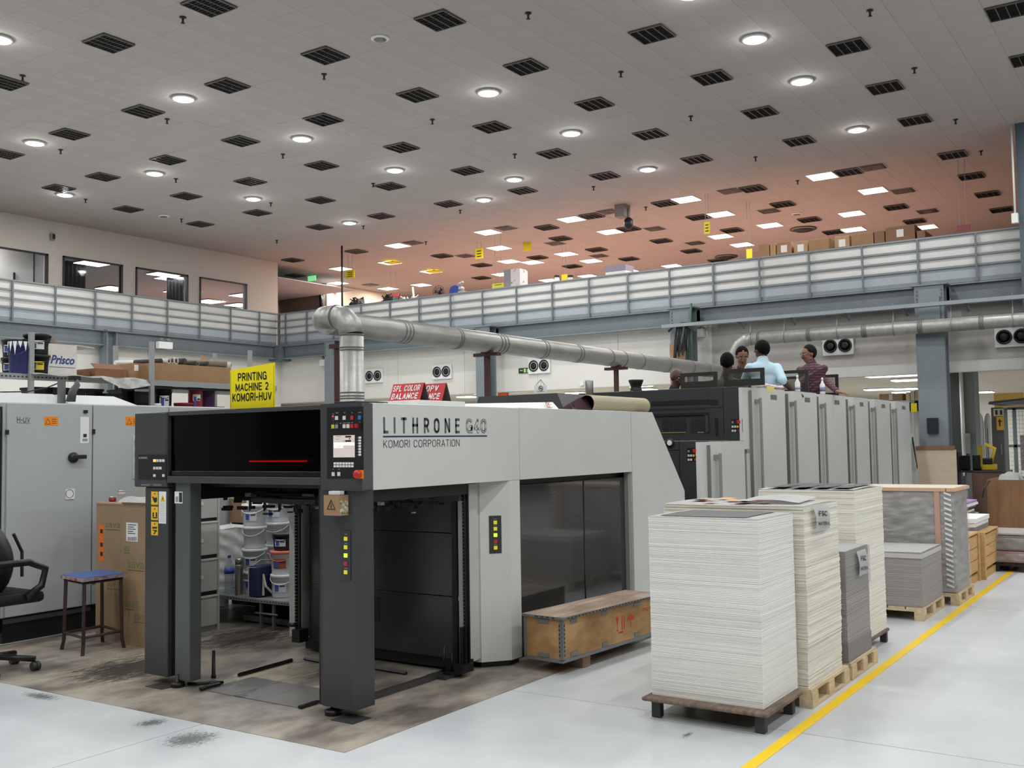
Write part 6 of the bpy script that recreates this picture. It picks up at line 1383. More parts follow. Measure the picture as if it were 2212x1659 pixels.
# stack 1 on a board skid with legs
sk = empty('skid', (7.1, 2.95, 0), 'brown worn board skid on short dark legs carrying the front paper stack', 'skid')
build('board', B().box(6.70, 7.46, 2.48, 3.42, .125, .155, .012), M('worn_plywood', (126, 106, 92), .6, c2=(90, 74, 62), var=.1, scale=5, stretch=(1, 5, 1)), sk)
for x, y in ((6.79, 2.56), (6.80, 3.34), (7.36, 2.56), (7.36, 3.34)):
    build('leg', B().box(x-.03, x+.03, y-.035, y+.035, .004, .125, .004), M('dark_leg_wood', (58, 54, 54), .6, var=.15, scale=8), sk)
s1 = sheets('paper_stack', 6.80, 7.52, 2.545, 3.38, .156, 1.44, pw, 'tall cream paper stack nearest the camera, on the board skid', .0014, .009, lean=(.0, .0), sag=.004)
build('printed_area', B().grid(lambda u, v: (6.86+.62*u, 2.66+.66*v, 1.4455+.004*(math.sin(u*PI)*.5+math.cos(v*5)*.3+.3)), 8, 8), dark_print, s1)
# stack 2
pallet(7.56, 8.52, 2.45, 3.25, 'pale wooden pallet under the tall paper stack beside the yellow line')
s2x0, s2x1, s2y0 = 7.58, 8.44, 2.48
s2 = sheets('paper_stack', s2x0, s2x1, s2y0, 3.62, .142, 1.478, pc, 'tall wavy paper stack with an FSC material note hanging on its side', .0035, .012, wav=.006, sag=.012)
prints = [M('magenta_print', (180, 60, 100), .5), M('orange_print', (225, 160, 70), .5), M('purple_print', (110, 80, 120), .5)]
for k in range(12):
    x = random.uniform(7.65, 8.2); y = random.uniform(2.7, 3.4); w_ = random.uniform(.05, .16)
    build('printed_patch', B().box(x, x+w_, y, y+w_*.8, 1.4995, 1.5005), prints[k % 3], s2)
build('loose_sheet', B().grid(lambda u, v: (7.72+.65*u, 2.56+.5*v+.06*u, 1.502+.022*math.sin(v*PI)*(1-u*.3)+.012*u), 10, 8, .001), white_p, label='loose white sheet lying curled on top of the wavy paper stack', cat='paper')
# notes
def note(axis, c, r_, label, lines, drop=0.):
    p = Yp((r_[0]+r_[2])/2, (r_[1]+r_[3])/2, c); a = Yp(r_[0], (r_[1]+r_[3])/2, c); b_ = Yp(r_[2], (r_[1]+r_[3])/2, c); zt = Yp((r_[0]+r_[2])/2, r_[1], c).z; zb = Yp((r_[0]+r_[2])/2, r_[3], c).z
    n_ = empty('paper_note', (p.x, c, zb), label, 'note')
    w_ = b_.x-a.x; sh = .03
    build('sheet', B().grid(lambda u, v: (a.x+w_*u+sh*(1-v), c-.004-.018*math.sin((1-v)*PI*.9)*1.0, zb+(zt-zb)*v), 3, 8, .001), white_p, n_)
    for s_, f0, f1, x0f, x1f in lines:
        z0 = zb+(zt-zb)*f0; vv = (f0+f1)/2
        strokes('lettering', s_, (a.x+w_*x0f+sh*(1-vv), c-.006-.018*math.sin((1-vv)*PI*.9), z0), (1, 0, -.06), (0, 0, 1), w_*(x1f-x0f), (zt-zb)*(f1-f0), ink, n_, ext=.004, bold=.17)
note('y', 2.462, (1756, 1091, 1786, 1146), 'white FSC MATERIAL note hanging on the side of the tall wavy stack', [('FSC', .60, .80, .2, .8), ('MATERIAL', .24, .38, .1, .95)])
# stack 3 grey boards
pallet(8.60, 9.40, 2.45, 3.1, 'low pale pallet under the grey board stack with a note')
s3_ = sheets('paper_stack', 8.60, 9.30, 2.48, 3.2, .142, 1.048, pg, 'grey board stack with rounded wrapped corners between the tall stacks', .002, .012, topm=white_p, sag=.003)
build('wrap_film', B().box(8.585, 9.315, 2.466, 3.215, .72, 1.045, .0), M('film_grey', (160, 156, 152), .18, glass=.22), s3_)
build('lower_band', B().box(8.594, 9.306, 2.474, 3.206, .142, .30, .004), M('dark_band_board', (128, 124, 122), .6), s3_)
build('top_leaflet', B().grid(lambda u, v: (8.66+.2*u, 2.80+.3*v, 1.062+.004*math.sin(v*3)), 5, 5, .001), dark_print, label='dark printed leaflet lying on the grey board stack', cat='paper')
note('y', 2.462, (1850, 1188, 1869, 1243), 'white FSC MATERIAL note on the grey board stack', [('FSC', .60, .80, .2, .8), ('MATERIAL', .24, .38, .08, .95)])
# stack 4 behind
h4 = 1.53; x4 = Vector((9.42, 2.62, h4)); b4 = Vector((10.42, 2.62, h4)); a4 = Vector((9.42, 3.52, h4))
sk4 = empty('skid', (9.95, 3.1, 0), 'dark skid under the tall stack standing behind the grey board stack', 'skid')
build('board', B().box(x4.x, b4.x+.02, x4.y-.02, a4.y, .10, .13, .01), M('worn_plywood', (126, 106, 92), .6), sk4)
for x in (x4.x+.05, b4.x-.05):
    for y in (x4.y+.02, a4.y-.1): build('leg', B().box(x-.03, x+.03, y-.03, y+.03, .004, .10), M('dark_leg_wood', (58, 54, 54), .6), sk4)
s4_ = sheets('paper_stack', x4.x+.02, b4.x, x4.y, a4.y, .132, h4-.02, ps, 'tall cream paper stack behind the wavy one, dark prints on its top', .003, .018, sag=.015)
for k in range(4):
    w_ = (a4.y-x4.y-.1)/4; build('printed_area', B().box(x4.x+.08, b4.x-.06, x4.y+.06+k*w_, x4.y+.03+(k+1)*w_, h4+.004, h4+.006), dark_print, s4_)
# stack 5 low grey with white top
pallet(11.70, 12.78, 2.55, 3.5, 'pale wooden pallet under the low grey stack with white top')
h5 = hgt(11.75, 2.54, 1195); a5 = Zp(1880, 1180, h5)
s5_ = sheets('paper_stack', 11.72, 12.74, 2.56, 3.55, .142, h5, pg, 'low square grey paper stack with clean white top', .002, .012, sag=.01)
build('white_layers', B().box(11.71, 12.745, 2.555, 3.555, h5-.06, h5-.012, .002), M('pale_grey_layers', (190, 188, 184), .7), s5_)
# stack 6 wrapped in film
pallet(12.96, 13.92, 2.42, 3.9, 'pale wooden pallet under the film-wrapped grey stack')
h6 = hgt(12.95, 2.42, 1053); a6 = Zp(1890, 1042, h6)
s6_ = empty('wrapped_stack', (13.4, 3.2, .142), 'tall grey stack wrapped in shiny stretch film with wooden rim on top', 'paper stack')
y6b = 3.98
build('board_pile', B().box(12.98, 13.82, 2.45, y6b, .142, h6-.05, .01), pg, s6_)
build('stretch_film', B().grid(lambda u, v: ((12.965, 2.435+(y6b-2.42)*(1-u*2)+.004*math.sin(v*60), .15+(h6-.2)*v) if u <= .5 else (12.965+(u-.5)*2*.87, 2.435+.003*math.sin(v*50), .15+(h6-.2)*v)), 40, 24), M('stretch_film', (222, 220, 218), .16, glass=.38, bump=1., scale=5, stretch=(1, 1, 4), c2=(150, 148, 146), var=.05, detail=8), s6_)  # whitish and grey streaks put the film's sheen into its colour
build('edge_tape', B().box(12.955, 12.965, 2.60, 2.66, .15, h6-.05), M('salmon_tape', (190, 150, 132), .6), s6_)
tz = B(); k = 0; z = .2
while z < h6-.1: tz.prism([(2.47, z), (2.55, z+.03), (2.55, z+.055), (2.47, z+.025)], 12.952, 12.956, 'x'); z += .06
build('zigzag_tape', tz, M('tape_white', (220, 222, 222), .5), s6_)
for (x0, x1, y0, y1) in ((12.95, 13.86, 2.42, 2.52), (12.95, 13.86, y6b-.08, y6b+.02), (12.95, 13.05, 2.53, y6b-.09), (13.76, 13.86, 2.53, y6b-.09)):
    build('rim_board', B().box(x0, x1, y0, y1, h6-.05, h6-.015), M('pinkish_timber', (206, 168, 134), .7), s6_)
build('top_cover', B().box(12.97, 13.84, 2.44, y6b, h6-.014, h6-.008), M('cream_cover', (210, 200, 180), .7), s6_)
# wooden crates
def crate(x0, x1, y0, y1, h, label, rows=5):
    r = empty('wooden_crate', ((x0+x1)/2, (y0+y1)/2, 0), label, 'crate')
    for x in (x0, x1-.09):
        for y in (y0, y1-.09): build('corner_post', B().box(x, x+.09, y, y+.09, 0, h), timber_o, r)
    hh = (h-.16)/rows
    for k in range(rows):
        z = .14+k*hh
        build('side_board', B().box(x0+.095, x1-.095, y0+.02, y0+.045, z+.004, z+hh-.006), timber_o, r); build('side_board', B().box(x0+.02, x0+.045, y0+.095, y1-.095, z+.004, z+hh-.006), timber_o, r)
    n = 6; w_ = (y1-y0)/n
    for k in range(n): build('lid_board', B().box(x0, x1, y0+k*w_+.003, y0+(k+1)*w_-.003, h+.001, h+.02), timber_o, r)
    build('skid_runner', B().box(x0+.1, x1-.1, y0+.03, y0+.1, 0.0, .10), timber_o, r)
    return r
cA, cB = Zp(2130, 1253, 0), Zp(2166, 1234, 0)
hB_ = hgt(cB.x, cB.y, 1141)
crate(cA.x, cB.x+.1, cA.y, cA.y+1.2, hB_, 'slatted orange timber crate, right one of the two by the yellow line', 3)
hA_ = hgt(14.6, 2.55, 1158)
crate(14.05, cA.x-.05, cA.y+.05, cA.y+1.1, hA_*.97, 'slatted timber crate half hidden behind the film-wrapped stack', 3)
# printed sheets piled on the crates / behind
def flat_pile(x0, x1, y0, y1, z0, z1, m_, label, n=4):
    r = empty('sheet_pile', ((x0+x1)/2, (y0+y1)/2, z0), label, 'printed sheets'); h = (z1-z0)/n
    for k in range(n):
        j = random.uniform(-.04, .04); build('sheet_bundle', B().box(x0+j, x1+j, y0+j, y1+j, z0+k*h+.001, z0+(k+1)*h-.002), m_ if k == n-1 else (white_p if k % 2 else M('grey_sheets', (130, 130, 134), .6)), r)
    return r
zc0 = hB_+.022; 
flat_pile(cA.x+.0, cB.x, cA.y+.1, cA.y+1.0, zc0, hgt(cA.x, cA.y+.1, 1121), white_p, 'white sheets lying on the timber crate by the yellow line', 3)
X7 = 17.2; 
pallet(16.9, 18.1, 2.9, 4.3, 'dark pallet behind the timber crates')
zA = hgt(X7, 3.3, 1112); zB = hgt(X7, 3.3, 1098); zC = hgt(X7, 3.3, 1082)
base7 = flat_pile(16.95, 18.0, 3.0, 4.25, .142, zA, M('mid_grey_print', (150, 150, 155), .5), 'tall pile of black and white printed sheets behind the timber crates', 9)
flat_pile(16.98, 17.8, 3.05, 4.1, zA+.002, zB, dark_print, 'black and white printed sheets on the tall pile', 3)
flat_pile(17.0, 17.8, 3.0, 4.0, zB+.002, zC, M('lilac_print', (176, 142, 186), .5), 'lilac printed sheets on top of the pile behind the crates', 3)
# big cardboard bin
pB = Xp(2132, 1060, 18.6); 
r = empty('cardboard_bin', (19.2, 3.6, 0), 'large open brown cardboard pallet box with rubbish on top at the right edge', 'box')
zt_ = hgt(18.6, 3.4, 1036)
for nm, a in (('front_wall', (18.6, 18.62, 2.2, pB.y)), ('side_wall', (18.62, 20.2, pB.y-.02, pB.y)), ('side_wall', (18.62, 20.2, 2.2, 2.22)), ('back_wall', (20.2, 20.22, 2.2, pB.y))): build(nm, B().box(*a, .0, zt_), M('brown_bin_card', (142, 104, 72), .8, c2=(118, 84, 56), var=.04, scale=2, stretch=(1, 3, .4)), r)
build('rubbish', B().grid(lambda u, v: (18.7+1.4*u, 2.3+(pB.y-2.45)*v, zt_-.15+.12*math.sin(u*9+v*4)*math.cos(v*11)), 16, 16), M('crinkled_film', (206, 206, 202), .4), r)
lump('plastic_film', 18.62, 19.2, pB.y-.5, pB.y-.15, zt_-.03, .16, M('crinkled_film', (206, 206, 202), .4), label='crumpled clear film heaped over the rim of the brown pallet box', cat='film')
build('black_strap', B().tube([Xp(2122, 1075, 18.3), Xp(2126, 1055, 18.3), Xp(2138, 1038, 18.4)], .012, 6), blkm, label='black strap curving up in front of the brown pallet box', cat='strap')
# wrapped sheets right of crates
p = Zp(2185, 1222, .1)+Vector((.35, 0, 0))
pallet(p.x-.3, p.x+.8, p.y-.25, p.y+.7, 'black plastic pallet beside the timber crates near the right edge', .13, blk)
for k, (z0, z1) in enumerate(((.132, .30), (.302, .52), (.522, hgt(p.x, p.y, 1148)))):
    r = empty('wrapped_sheets', (p.x, p.y, z0), 'film-wrapped printed sheets on the black pallet, %s bundle' % ['lowest', 'middle', 'uppermost'][k], 'printed sheets')
    build('bundle', B().box(p.x-.28+.03*k, p.x+.7, p.y-.2+.02*k, p.y+.6, z0, z1-.004, .01), [M('reddish_sheets', (150, 120, 112), .5), M('brown_grey_sheets', (120, 112, 106), .5), M('pale_grey_wrapped', (178, 172, 168), .4)][k], r)
    build('film', B().box(p.x-.29+.03*k, p.x+.71, p.y-.21+.02*k, p.y+.61, z0+.02, z1-.03, .015), M('stretch_film', (200, 198, 196), .12, glass=.28), r)
p = Xp(2206, 1160, 19.5); bx('cream_box', 19.6, 20.1, p.y-.3, p.y+.1, .0, .55, M('dull_cream', (196, 186, 168), .7), None, label='pale box on the floor cut off by the right edge', cat='box')
p2_ = Zp(2120, 1150, 0)
# film heap between wrapped stack and bin
b = B().grid(lambda u, v: (14.9+.7*u, 4.0+.5*v, .01+1.55*max(0, (math.sin(PI*min(max(u, .02), .98))*math.sin(PI*min(max(v, .02), .98)))**.3-.25)+.03*math.sin(u*31+v*23)), 16, 16); build('film_heap', b, M('crinkled_film', (206, 206, 202), .4, bump=.6), label='heap of clear plastic film behind the wrapped stack', cat='film')
# ================================================================ LONG WOODEN CASE
q0 = Zp(1215.7, 1432.4, .11); q1 = Zp(1130.5, 1421, .11); q2 = Zp(1411, 1371, .11)
ux_ = (q2-q0).normalized(); vx_ = (q1-q0).normalized(); Lc = (q2-q0).length*1.12; Wc = (q1-q0).length
zt_ = hgt(q0.x, q0.y, 1337)
ang = math.atan2(ux_.y, ux_.x)
wcs = empty('wooden_case', ((q0+q1+q2)/3).xy.to_3d(), 'long low plywood case with metal edge strips and red handling marks beside the press', 'crate')
ply = M('case_plywood', (186, 148, 98), .65, c2=(138, 102, 62), var=.08, scale=2.2, stretch=(1, 1, 1.6), detail=9, lo=.3, hi=.6)
mst = M('edge_strip_steel', (132, 136, 140), .4, metal=.5)
vn = Vector((-ux_.y, ux_.x, 0))
def cq(u, v, z): p = q0+ux_*u+vn*v; return Vector((p.x, p.y, z))
def cbx(nm, u0, u1, v0, v1, z0, z1, m_, par=wcs): return build(nm, B().hull([cq(u0, v0, z0), cq(u1, v0, z0), cq(u1, v1, z0), cq(u0, v1, z0)], [cq(u0, v0, z1), cq(u1, v0, z1), cq(u1, v1, z1), cq(u0, v1, z1)]), m_, par)
Wc *= 1.0
cbx('front_panel', .02, Lc, 0, .012, .12, zt_-.012, ply); cbx('end_panel', 0, .012, .012, Wc, .12, zt_-.012, ply); cbx('back_panel', .02, Lc, Wc-.012, Wc, .12, zt_-.012, ply); cbx('far_end_panel', Lc-.012, Lc, .013, Wc-.013, .12, zt_-.012, ply)
cbx('base_board', 0, Lc, 0, Wc, .105, .119, ply)
cbx('inside_dark', .02, Lc-.02, .02, Wc-.02, zt_-.06, zt_-.05, blk)
lidm = M('lid_plywood', (172, 152, 132), .65, c2=(126, 106, 88), var=.08, scale=3, stretch=(.6, 3, 1), detail=9)
build('lid', B().hull([cq(-.02, -.02, zt_+.0), cq(Lc, -.02, zt_-.01), cq(Lc, Wc+.01, zt_-.01), cq(-.02, Wc+.01, zt_+.0)], [cq(-.02, -.02, zt_+.014), cq(Lc, -.02, zt_+.004), cq(Lc, Wc+.01, zt_+.004), cq(-.02, Wc+.01, zt_+.014)]), lidm, wcs)
for a in ((0, .03, -.004, 0, .12, zt_-.012), (0, Lc, -.004, 0, .105, .135), (-.004, 0, 0, .03, .12, zt_-.012), (-.004, 0, Wc-.03, Wc, .12, zt_-.012), (-.004, 0, 0, Wc, .105, .135), (-.024, Lc, -.024, -.02, zt_-.01, zt_+.006), (-.026, -.02, -.02, Wc, zt_-.006, zt_+.014)): cbx('edge_strip', *a, mst)
b = B()
def cb2(b, u0, u1, v0, v1, z0, z1): b.hull([cq(u0, v0, z0), cq(u1, v0, z0), cq(u1, v1, z0), cq(u0, v1, z0)], [cq(u0, v0, z1), cq(u1, v0, z1), cq(u1, v1, z1), cq(u0, v1, z1)])
u = .05
while u < Lc-.05: cb2(b, u, u+.028, -.0255, -.0235, zt_-.006, zt_+.003); u += .055
v = .06
while v < Wc-.14: cb2(b, -.028, -.0262, v, v+.03, zt_-.001, zt_+.008); v += .06
z = .16
while z < zt_-.04: cb2(b, -.0055, -.004, .022, .034, z, z+.018); cb2(b, .022, .034, -.0055, -.004, z, z+.018); z += .036
tag(build('strip_holes', b, ink, wcs), kind='stuff')
def clip(u, z, w_=.07, onend=False):
    if onend: cbx('clip_plate', -.006, 0, u, u+w_, z, z+.035, mst)
    else: cbx('clip_plate', u, u+w_, -.006, 0, z, z+.035, mst); 
for u in (.12, .62, 1.18, 1.80): clip(u, zt_-.06, .10); clip(u, .145, .10)
clip(.14, zt_-.055, .12, True); clip(.14, .14, .12, True)
redp = M('stencil_red', (196, 60, 44), .6)
b = B(); u0 = .86; zc_ = (zt_+.12)/2
b.hull([cq(u0, -.0015, zc_+.07), cq(u0+.05, -.0015, zc_+.07), cq(u0+.03, -.0015, zc_), cq(u0+.02, -.0015, zc_)], [cq(u0, -.0005, zc_+.07), cq(u0+.05, -.0005, zc_+.07), cq(u0+.03, -.0005, zc_), cq(u0+.02, -.0005, zc_)])
cb2(b, u0+.021, u0+.029, -.0015, -.0005, zc_-.05, zc_); cb2(b, u0+.005, u0+.045, -.0015, -.0005, zc_-.06, zc_-.05)
cb2(b, u0+.10, u0+.112, -.0015, -.0005, zc_-.06, zc_+.07); cb2(b, u0+.14, u0+.152, -.0015, -.0005, zc_-.06, zc_+.07)
pts_ = [(u0+.26+.06*math.cos(t*PI/8), zc_+.01+.055*math.sin(t*PI/8)) for t in range(9)]
b.hull([cq(a_, -.0015, z_) for a_, z_ in pts_], [cq(a_, -.0005, z_) for a_, z_ in pts_]); cb2(b, u0+.256, u0+.264, -.0015, -.0005, zc_-.05, zc_+.01)
cb2(b, u0+.04, u0+.12, -.0015, -.0005, zc_-.085, zc_-.07)
build('handling_marks', b, redp, wcs)
P0 = cq(1.33, -.001, zc_+.045); text('lettering', 'oprazdi', P0, tuple(ux_), (0, 0, 1), .42, .055, redp, wcs, ext=.001)
for u in (.35, 1.95): cbx('support_block', u, u+.12, .03, Wc-.03, .004, .104, M('block_wood', (150, 122, 98), .7, var=.1, scale=6))
# ================================================================ BACKGROUND UNDER THE MEZZANINE
tube_e = M('tube_glow', (255, 255, 252), emit=4.)
LOWL = []
TL = [(1930,811,110),(1958,821,58),(1900,841,60),(1955,840,52),(1955,847,50),(1962,854,40),(2130,847,30),(2125,855,26),(1030,849,42),(1120,854,26),(845,864,30),(1245,849,38),(1380,833,50),(1400,841,30),(1010,862,36),(700,868,30),(1690,850,34)]
for k, (px, py, w_) in enumerate(TL):
    p = Zp(px, py, 3.70) if py < 857 else Zp(px, 857, 3.70)
    if p.x > 46: p = Zp(px, 857, 3.70)
    if p.x > 47 or p.x < 24.5: p = Vector((44, 44*p.y/p.x, 3.70))
    d = proj(p)[2]; L_ = min(3.0, w_*d/FPX)
    r = empty('low_ceiling_light', p, 'x', 'ceiling light', 'lit panels under the mezzanine'); LOWL.append(r)
    build('housing', B().box(p.x-.32, p.x+.32, p.y-L_/2, p.y+L_/2, p.z+.0, p.z+.045), whitep, r); build('diffuser', B().box(p.x-.3, p.x+.3, p.y-L_/2+.02, p.y+L_/2-.02, p.z-.03, p.z-.001), tube_e, r)
    ld = bpy.data.lights.new('lamp', 'AREA'); ld.size = .6; ld.energy = TUBE_W; lo = bpy.data.objects.new('lamp', ld); lo.parent = r; lo.location = (0, 0, -.06); col.objects.link(lo)
row_labels(LOWL, 'lit panel under the mezzanine ceiling, %s in %s row', 1.2)
# off-frame rows keep the low hall lit evenly
for x in (28, 34):
    for y in (-6, 0, 18, 27):
        p = Vector((x, y, 3.70)); r = empty('low_ceiling_light', p, 'lit panel under the mezzanine ceiling, hidden behind machines or outside the picture', 'ceiling light', 'other lit panels under the mezzanine')
        build('housing', B().box(x-.3, x+.3, y-.6, y+.6, 3.70, 3.745), whitep, r); build('diffuser', B().box(x-.28, x+.28, y-.58, y+.58, 3.67, 3.699), tube_e, r)
        ld = bpy.data.lights.new('lamp', 'AREA'); ld.size = .6; ld.energy = TUBE_W*1.5; lo = bpy.data.objects.new('lamp', ld); lo.parent = r; lo.location = (0, 0, -.06); col.objects.link(lo)
# grey concrete column pair
a, b_ = Xp(2054, 900, 30), Xp(2107, 900, 30); r = empty('concrete_column', (30, (a.y+b_.y)/2, 0), 'grey column with a pale pipe and phone, right of the plywood-wrapped one', 'column')
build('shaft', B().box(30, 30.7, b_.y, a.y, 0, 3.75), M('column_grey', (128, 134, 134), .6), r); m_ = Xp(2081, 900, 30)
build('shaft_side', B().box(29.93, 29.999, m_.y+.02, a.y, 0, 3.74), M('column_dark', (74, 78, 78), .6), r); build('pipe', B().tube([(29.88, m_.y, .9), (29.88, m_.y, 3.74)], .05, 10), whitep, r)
build('phone', B().box(29.8, 29.92, Xp(2096, 940, 29.9).y, Xp(2084, 940, 29.9).y, 1.5, 2.05, .02), M('grey_button', (140, 140, 140), .4), r)
build('phone_cord', B().tube([(29.85, Xp(2090, 950, 29.9).y, 1.6), (29.82, Xp(2086, 950, 29.9).y, 1.2), (29.84, Xp(2084, 950, 29.9).y, .9)], .02, 6), blkm, r)
# far objects: helper box by picture rectangle on plane x=c
def far(nm, c, r_, dep, m_, label, cat, toflo=False, **k):
    x0, y0, x1, y1 = r_; a, b_ = Xp(x0, y1, c), Xp(x1, y1, c); zt = Xp((x0+x1)/2, y0, c).z; zb = 0 if toflo else Xp((x0+x1)/2, y1, c).z
    r = empty(nm, (c, (a.y+b_.y)/2, zb), label, cat); build('body', B().box(c, c+dep, b_.y, a.y, zb, zt, .01), m_, r)
    return r, a.y, b_.y, zb, zt
r, ya, yb, zb, zt_ = far('desk', 24.6, (2062, 1017, 2176, 1021), .8, M('desk_top', (70, 60, 54), .5), 'wooden desk with dark top behind the plywood-wrapped column', 'desk')
build('side_panel', B().box(24.62, 24.66, yb+.1, ya-.35, 0, zb-.002), M('desk_brown', (128, 98, 84), .6), r)
for nm, r_, lb in (('monitor', (2073, 984, 2096, 1014), 'black monitor back on the desk, nearer the column'), ('monitor', (2101, 983, 2118, 1014), 'black monitor on the desk beside the yellow tool')):
    q, ya_, yb_, z0_, z1_ = far(nm, 24.75, r_, .06, blk, lb, 'monitor')
    build('stand', B().box(24.8, 24.95, (ya_+yb_)/2-.08, (ya_+yb_)/2+.08, zt_+.001, z0_+.05), blk, q); build('back_bulge', B().box(24.81, 24.86, yb_+.06, ya_-.06, z0_+.08, z1_-.08, .01), blkm, q)
q, ya_, yb_, z0_, z1_ = far('draped_chair', 24.3, (2058, 975, 2072, 1058), .3, blk, 'dark draped chair back beside the plywood wrap', 'chair', True)
q, ya_, yb_, z0_, z1_ = far('yellow_tool', 24.9, (2118, 1003, 2150, 1015), .3, M('yellow_plastic', (226, 196, 40), .5), 'yellow and black tool lying on the desk', 'tool')
build('arm', B().tube([(24.95, yb_+.1, z1_), (24.95, yb_+.0, z1_+.35), (24.95, yb_+.2, z1_+.45)], .04, 8), M('yellow_plastic', (226, 196, 40), .5), q); build('head', B().box(24.88, 25.1, (ya_+yb_)/2-.1, (ya_+yb_)/2+.1, z1_, z1_+.14, .02), blk, q)
far('yellow_cabinet', 27, (2112, 962, 2122, 988), .1, M('yellow_plastic', (226, 196, 40), .5), 'bright yellow narrow cabinet beyond the desk', 'cabinet', True)
for k, (x0, x1) in enumerate(((2108, 2126), (2127, 2143))):
    a = Xp((x0+x1)/2, 940, 31); w_ = (Xp(x0, 940, 31).y-Xp(x1, 940, 31).y)/2; zt2_ = Xp(x0, 893, 31).z
    r = empty('white_tank', (31, a.y, 0), 'tall pale rounded cabinet beyond the desk, %s of the two' % ['left', 'right'][k], 'cabinet')
    build('body', B().lathe([(w_, 0), (w_, zt2_-.25), (w_*.8, zt2_-.08), (w_*.4, zt2_)], (31, a.y, 0), 24), M('pale_metal', (214, 214, 210), .4), r); build('door_seam', B().box(31-w_-.004, 31-w_+.01, a.y-.01, a.y+.01, .3, zt2_-.4), M('grey_slot', (110, 110, 110), .5), r)
r, ya, yb, zb, zt_ = far('grey_cabinet', 26.5, (2146, 880, 2172, 1016), .6, M('dark_grey_cab', (92, 92, 88), .5), 'tall dark grey cabinet with posters stuck on it', 'cabinet', True)
fbox('handle', 'x', 26.5, (2163, 958, 2165, 982), M('grey_button', (140, 140, 140), .4), r, .05)
q = fbox('figure_poster', 'x', 26.5, (2146, 883, 2169, 899), M('cream_poster', (222, 212, 180), .6), None, .01, .01, label='cream poster with dark figures on the grey cabinet', cat='poster')
fbox('figure', 'x', 26.48, (2150, 886, 2155, 896), ink, q, .002); fbox('figure', 'x', 26.48, (2160, 886, 2165, 896), ink, q, .002)
q = fbox('yellow_poster', 'x', 26.5, (2153, 900, 2170, 929), M('amber_poster', (238, 186, 60), .6), None, .01, .01, label='amber poster with a black symbol on the grey cabinet', cat='poster')
fbox('symbol', 'x', 26.48, (2158, 906, 2161, 921), ink, q, .002); fbox('symbol', 'x', 26.48, (2156, 909, 2165, 911), ink, q, .002)
far('amber_board', 30, (2148, 849, 2212, 884), .1, M('amber_board', (214, 176, 96), .7), 'amber notice board on the wall behind the black canopy', 'board')
# caged booth with black canopy at right edge
X8 = 22.0
r = empty('caged_booth', (X8+.5, 2.5, 0), 'mesh cage booth with a black folded canopy on top at the right edge', 'booth')
ya, yb = Xp(2172, 900, X8).y, 0.2; zt_ = Xp(2180, 882, X8).z; zb = Xp(2180, 1040, X8).z
for y in (ya, Xp(2191, 900, X8).y, Xp(2212, 900, X8).y-.2): build('cage_post', B().box(X8, X8+.05, y-.03, y+.03, 0, zt_), M('cage_grey', (88, 92, 94), .5), r)
for z in (zt_-.03, (zt_+zb)/2-.05, .15): build('cage_rail', B().box(X8, X8+.05, yb, ya-.03, z, z+.05), M('cage_grey', (88, 92, 94), .5), r)
b = B()
for k in range(26): b.box(X8+.02, X8+.026, ya-.12-k*.06, ya-.115-k*.06, .2, zt_-.05)
for k in range(30): b.box(X8+.026, X8+.032, yb, ya-.05, .2+k*.08, .205+k*.08)
build('wire_mesh', b, M('mesh_grey', (120, 122, 122), .4, metal=.4), r)
c0_, c1_ = Xp(2140, 874, X8), Xp(2215, 852, X8)
build('canopy', B().hull([(X8-.3, c0_.y, c0_.z), (X8-.3, .5, zt_+.03), (X8+1.4, .5, zt_+.03), (X8+1.4, c0_.y, c0_.z)], [(X8-.3, c0_.y-.02, c0_.z+.05), (X8-.1, .5, c1_.z+.12), (X8+1.2, .5, c1_.z+.12), (X8+1.4, c0_.y-.02, c0_.z+.05)]), blk, r)
build('lattice_panel', B().box(X8+.4, X8+.42, 1.2, Xp(2195, 900, X8).y, zb+.2, zb+.9), M('pinkish_lattice', (180, 160, 160), .6, c2=(110, 100, 104), scale=30), r)
# things behind far units: yellow note, white machine
fbox('yellow_card', 'x', 23.9, (1968, 871, 1981, 890), yel_sign, None, .02, label='small yellow card hanging beyond the last printing unit', cat='sign')
r, ya, yb, zb, zt_ = far('white_machine', 26, (1965, 888, 1996, 1030), 1.2, M('pale_metal', (214, 214, 210), .4), 'white machine cover with dark fan beyond the last printing unit', 'machine', True)
p = Xp(1985, 868, 26.2); build('fan_disc', B().lathe([(.28, 0), (.30, -.04), (.1, -.05)], (26.2, p.y, zt_+.02), 20, 'x'), blkm, r)
for k, (px, w_) in enumerate(((1925, 14), (1940, 9), (1950, 9), (1958, 14), (1975, 20))):
    a, b_ = Xp(px-w_/2, 850, 24.8), Xp(px+w_/2, 850, 24.8); z = 3.02+.02*(k % 2)
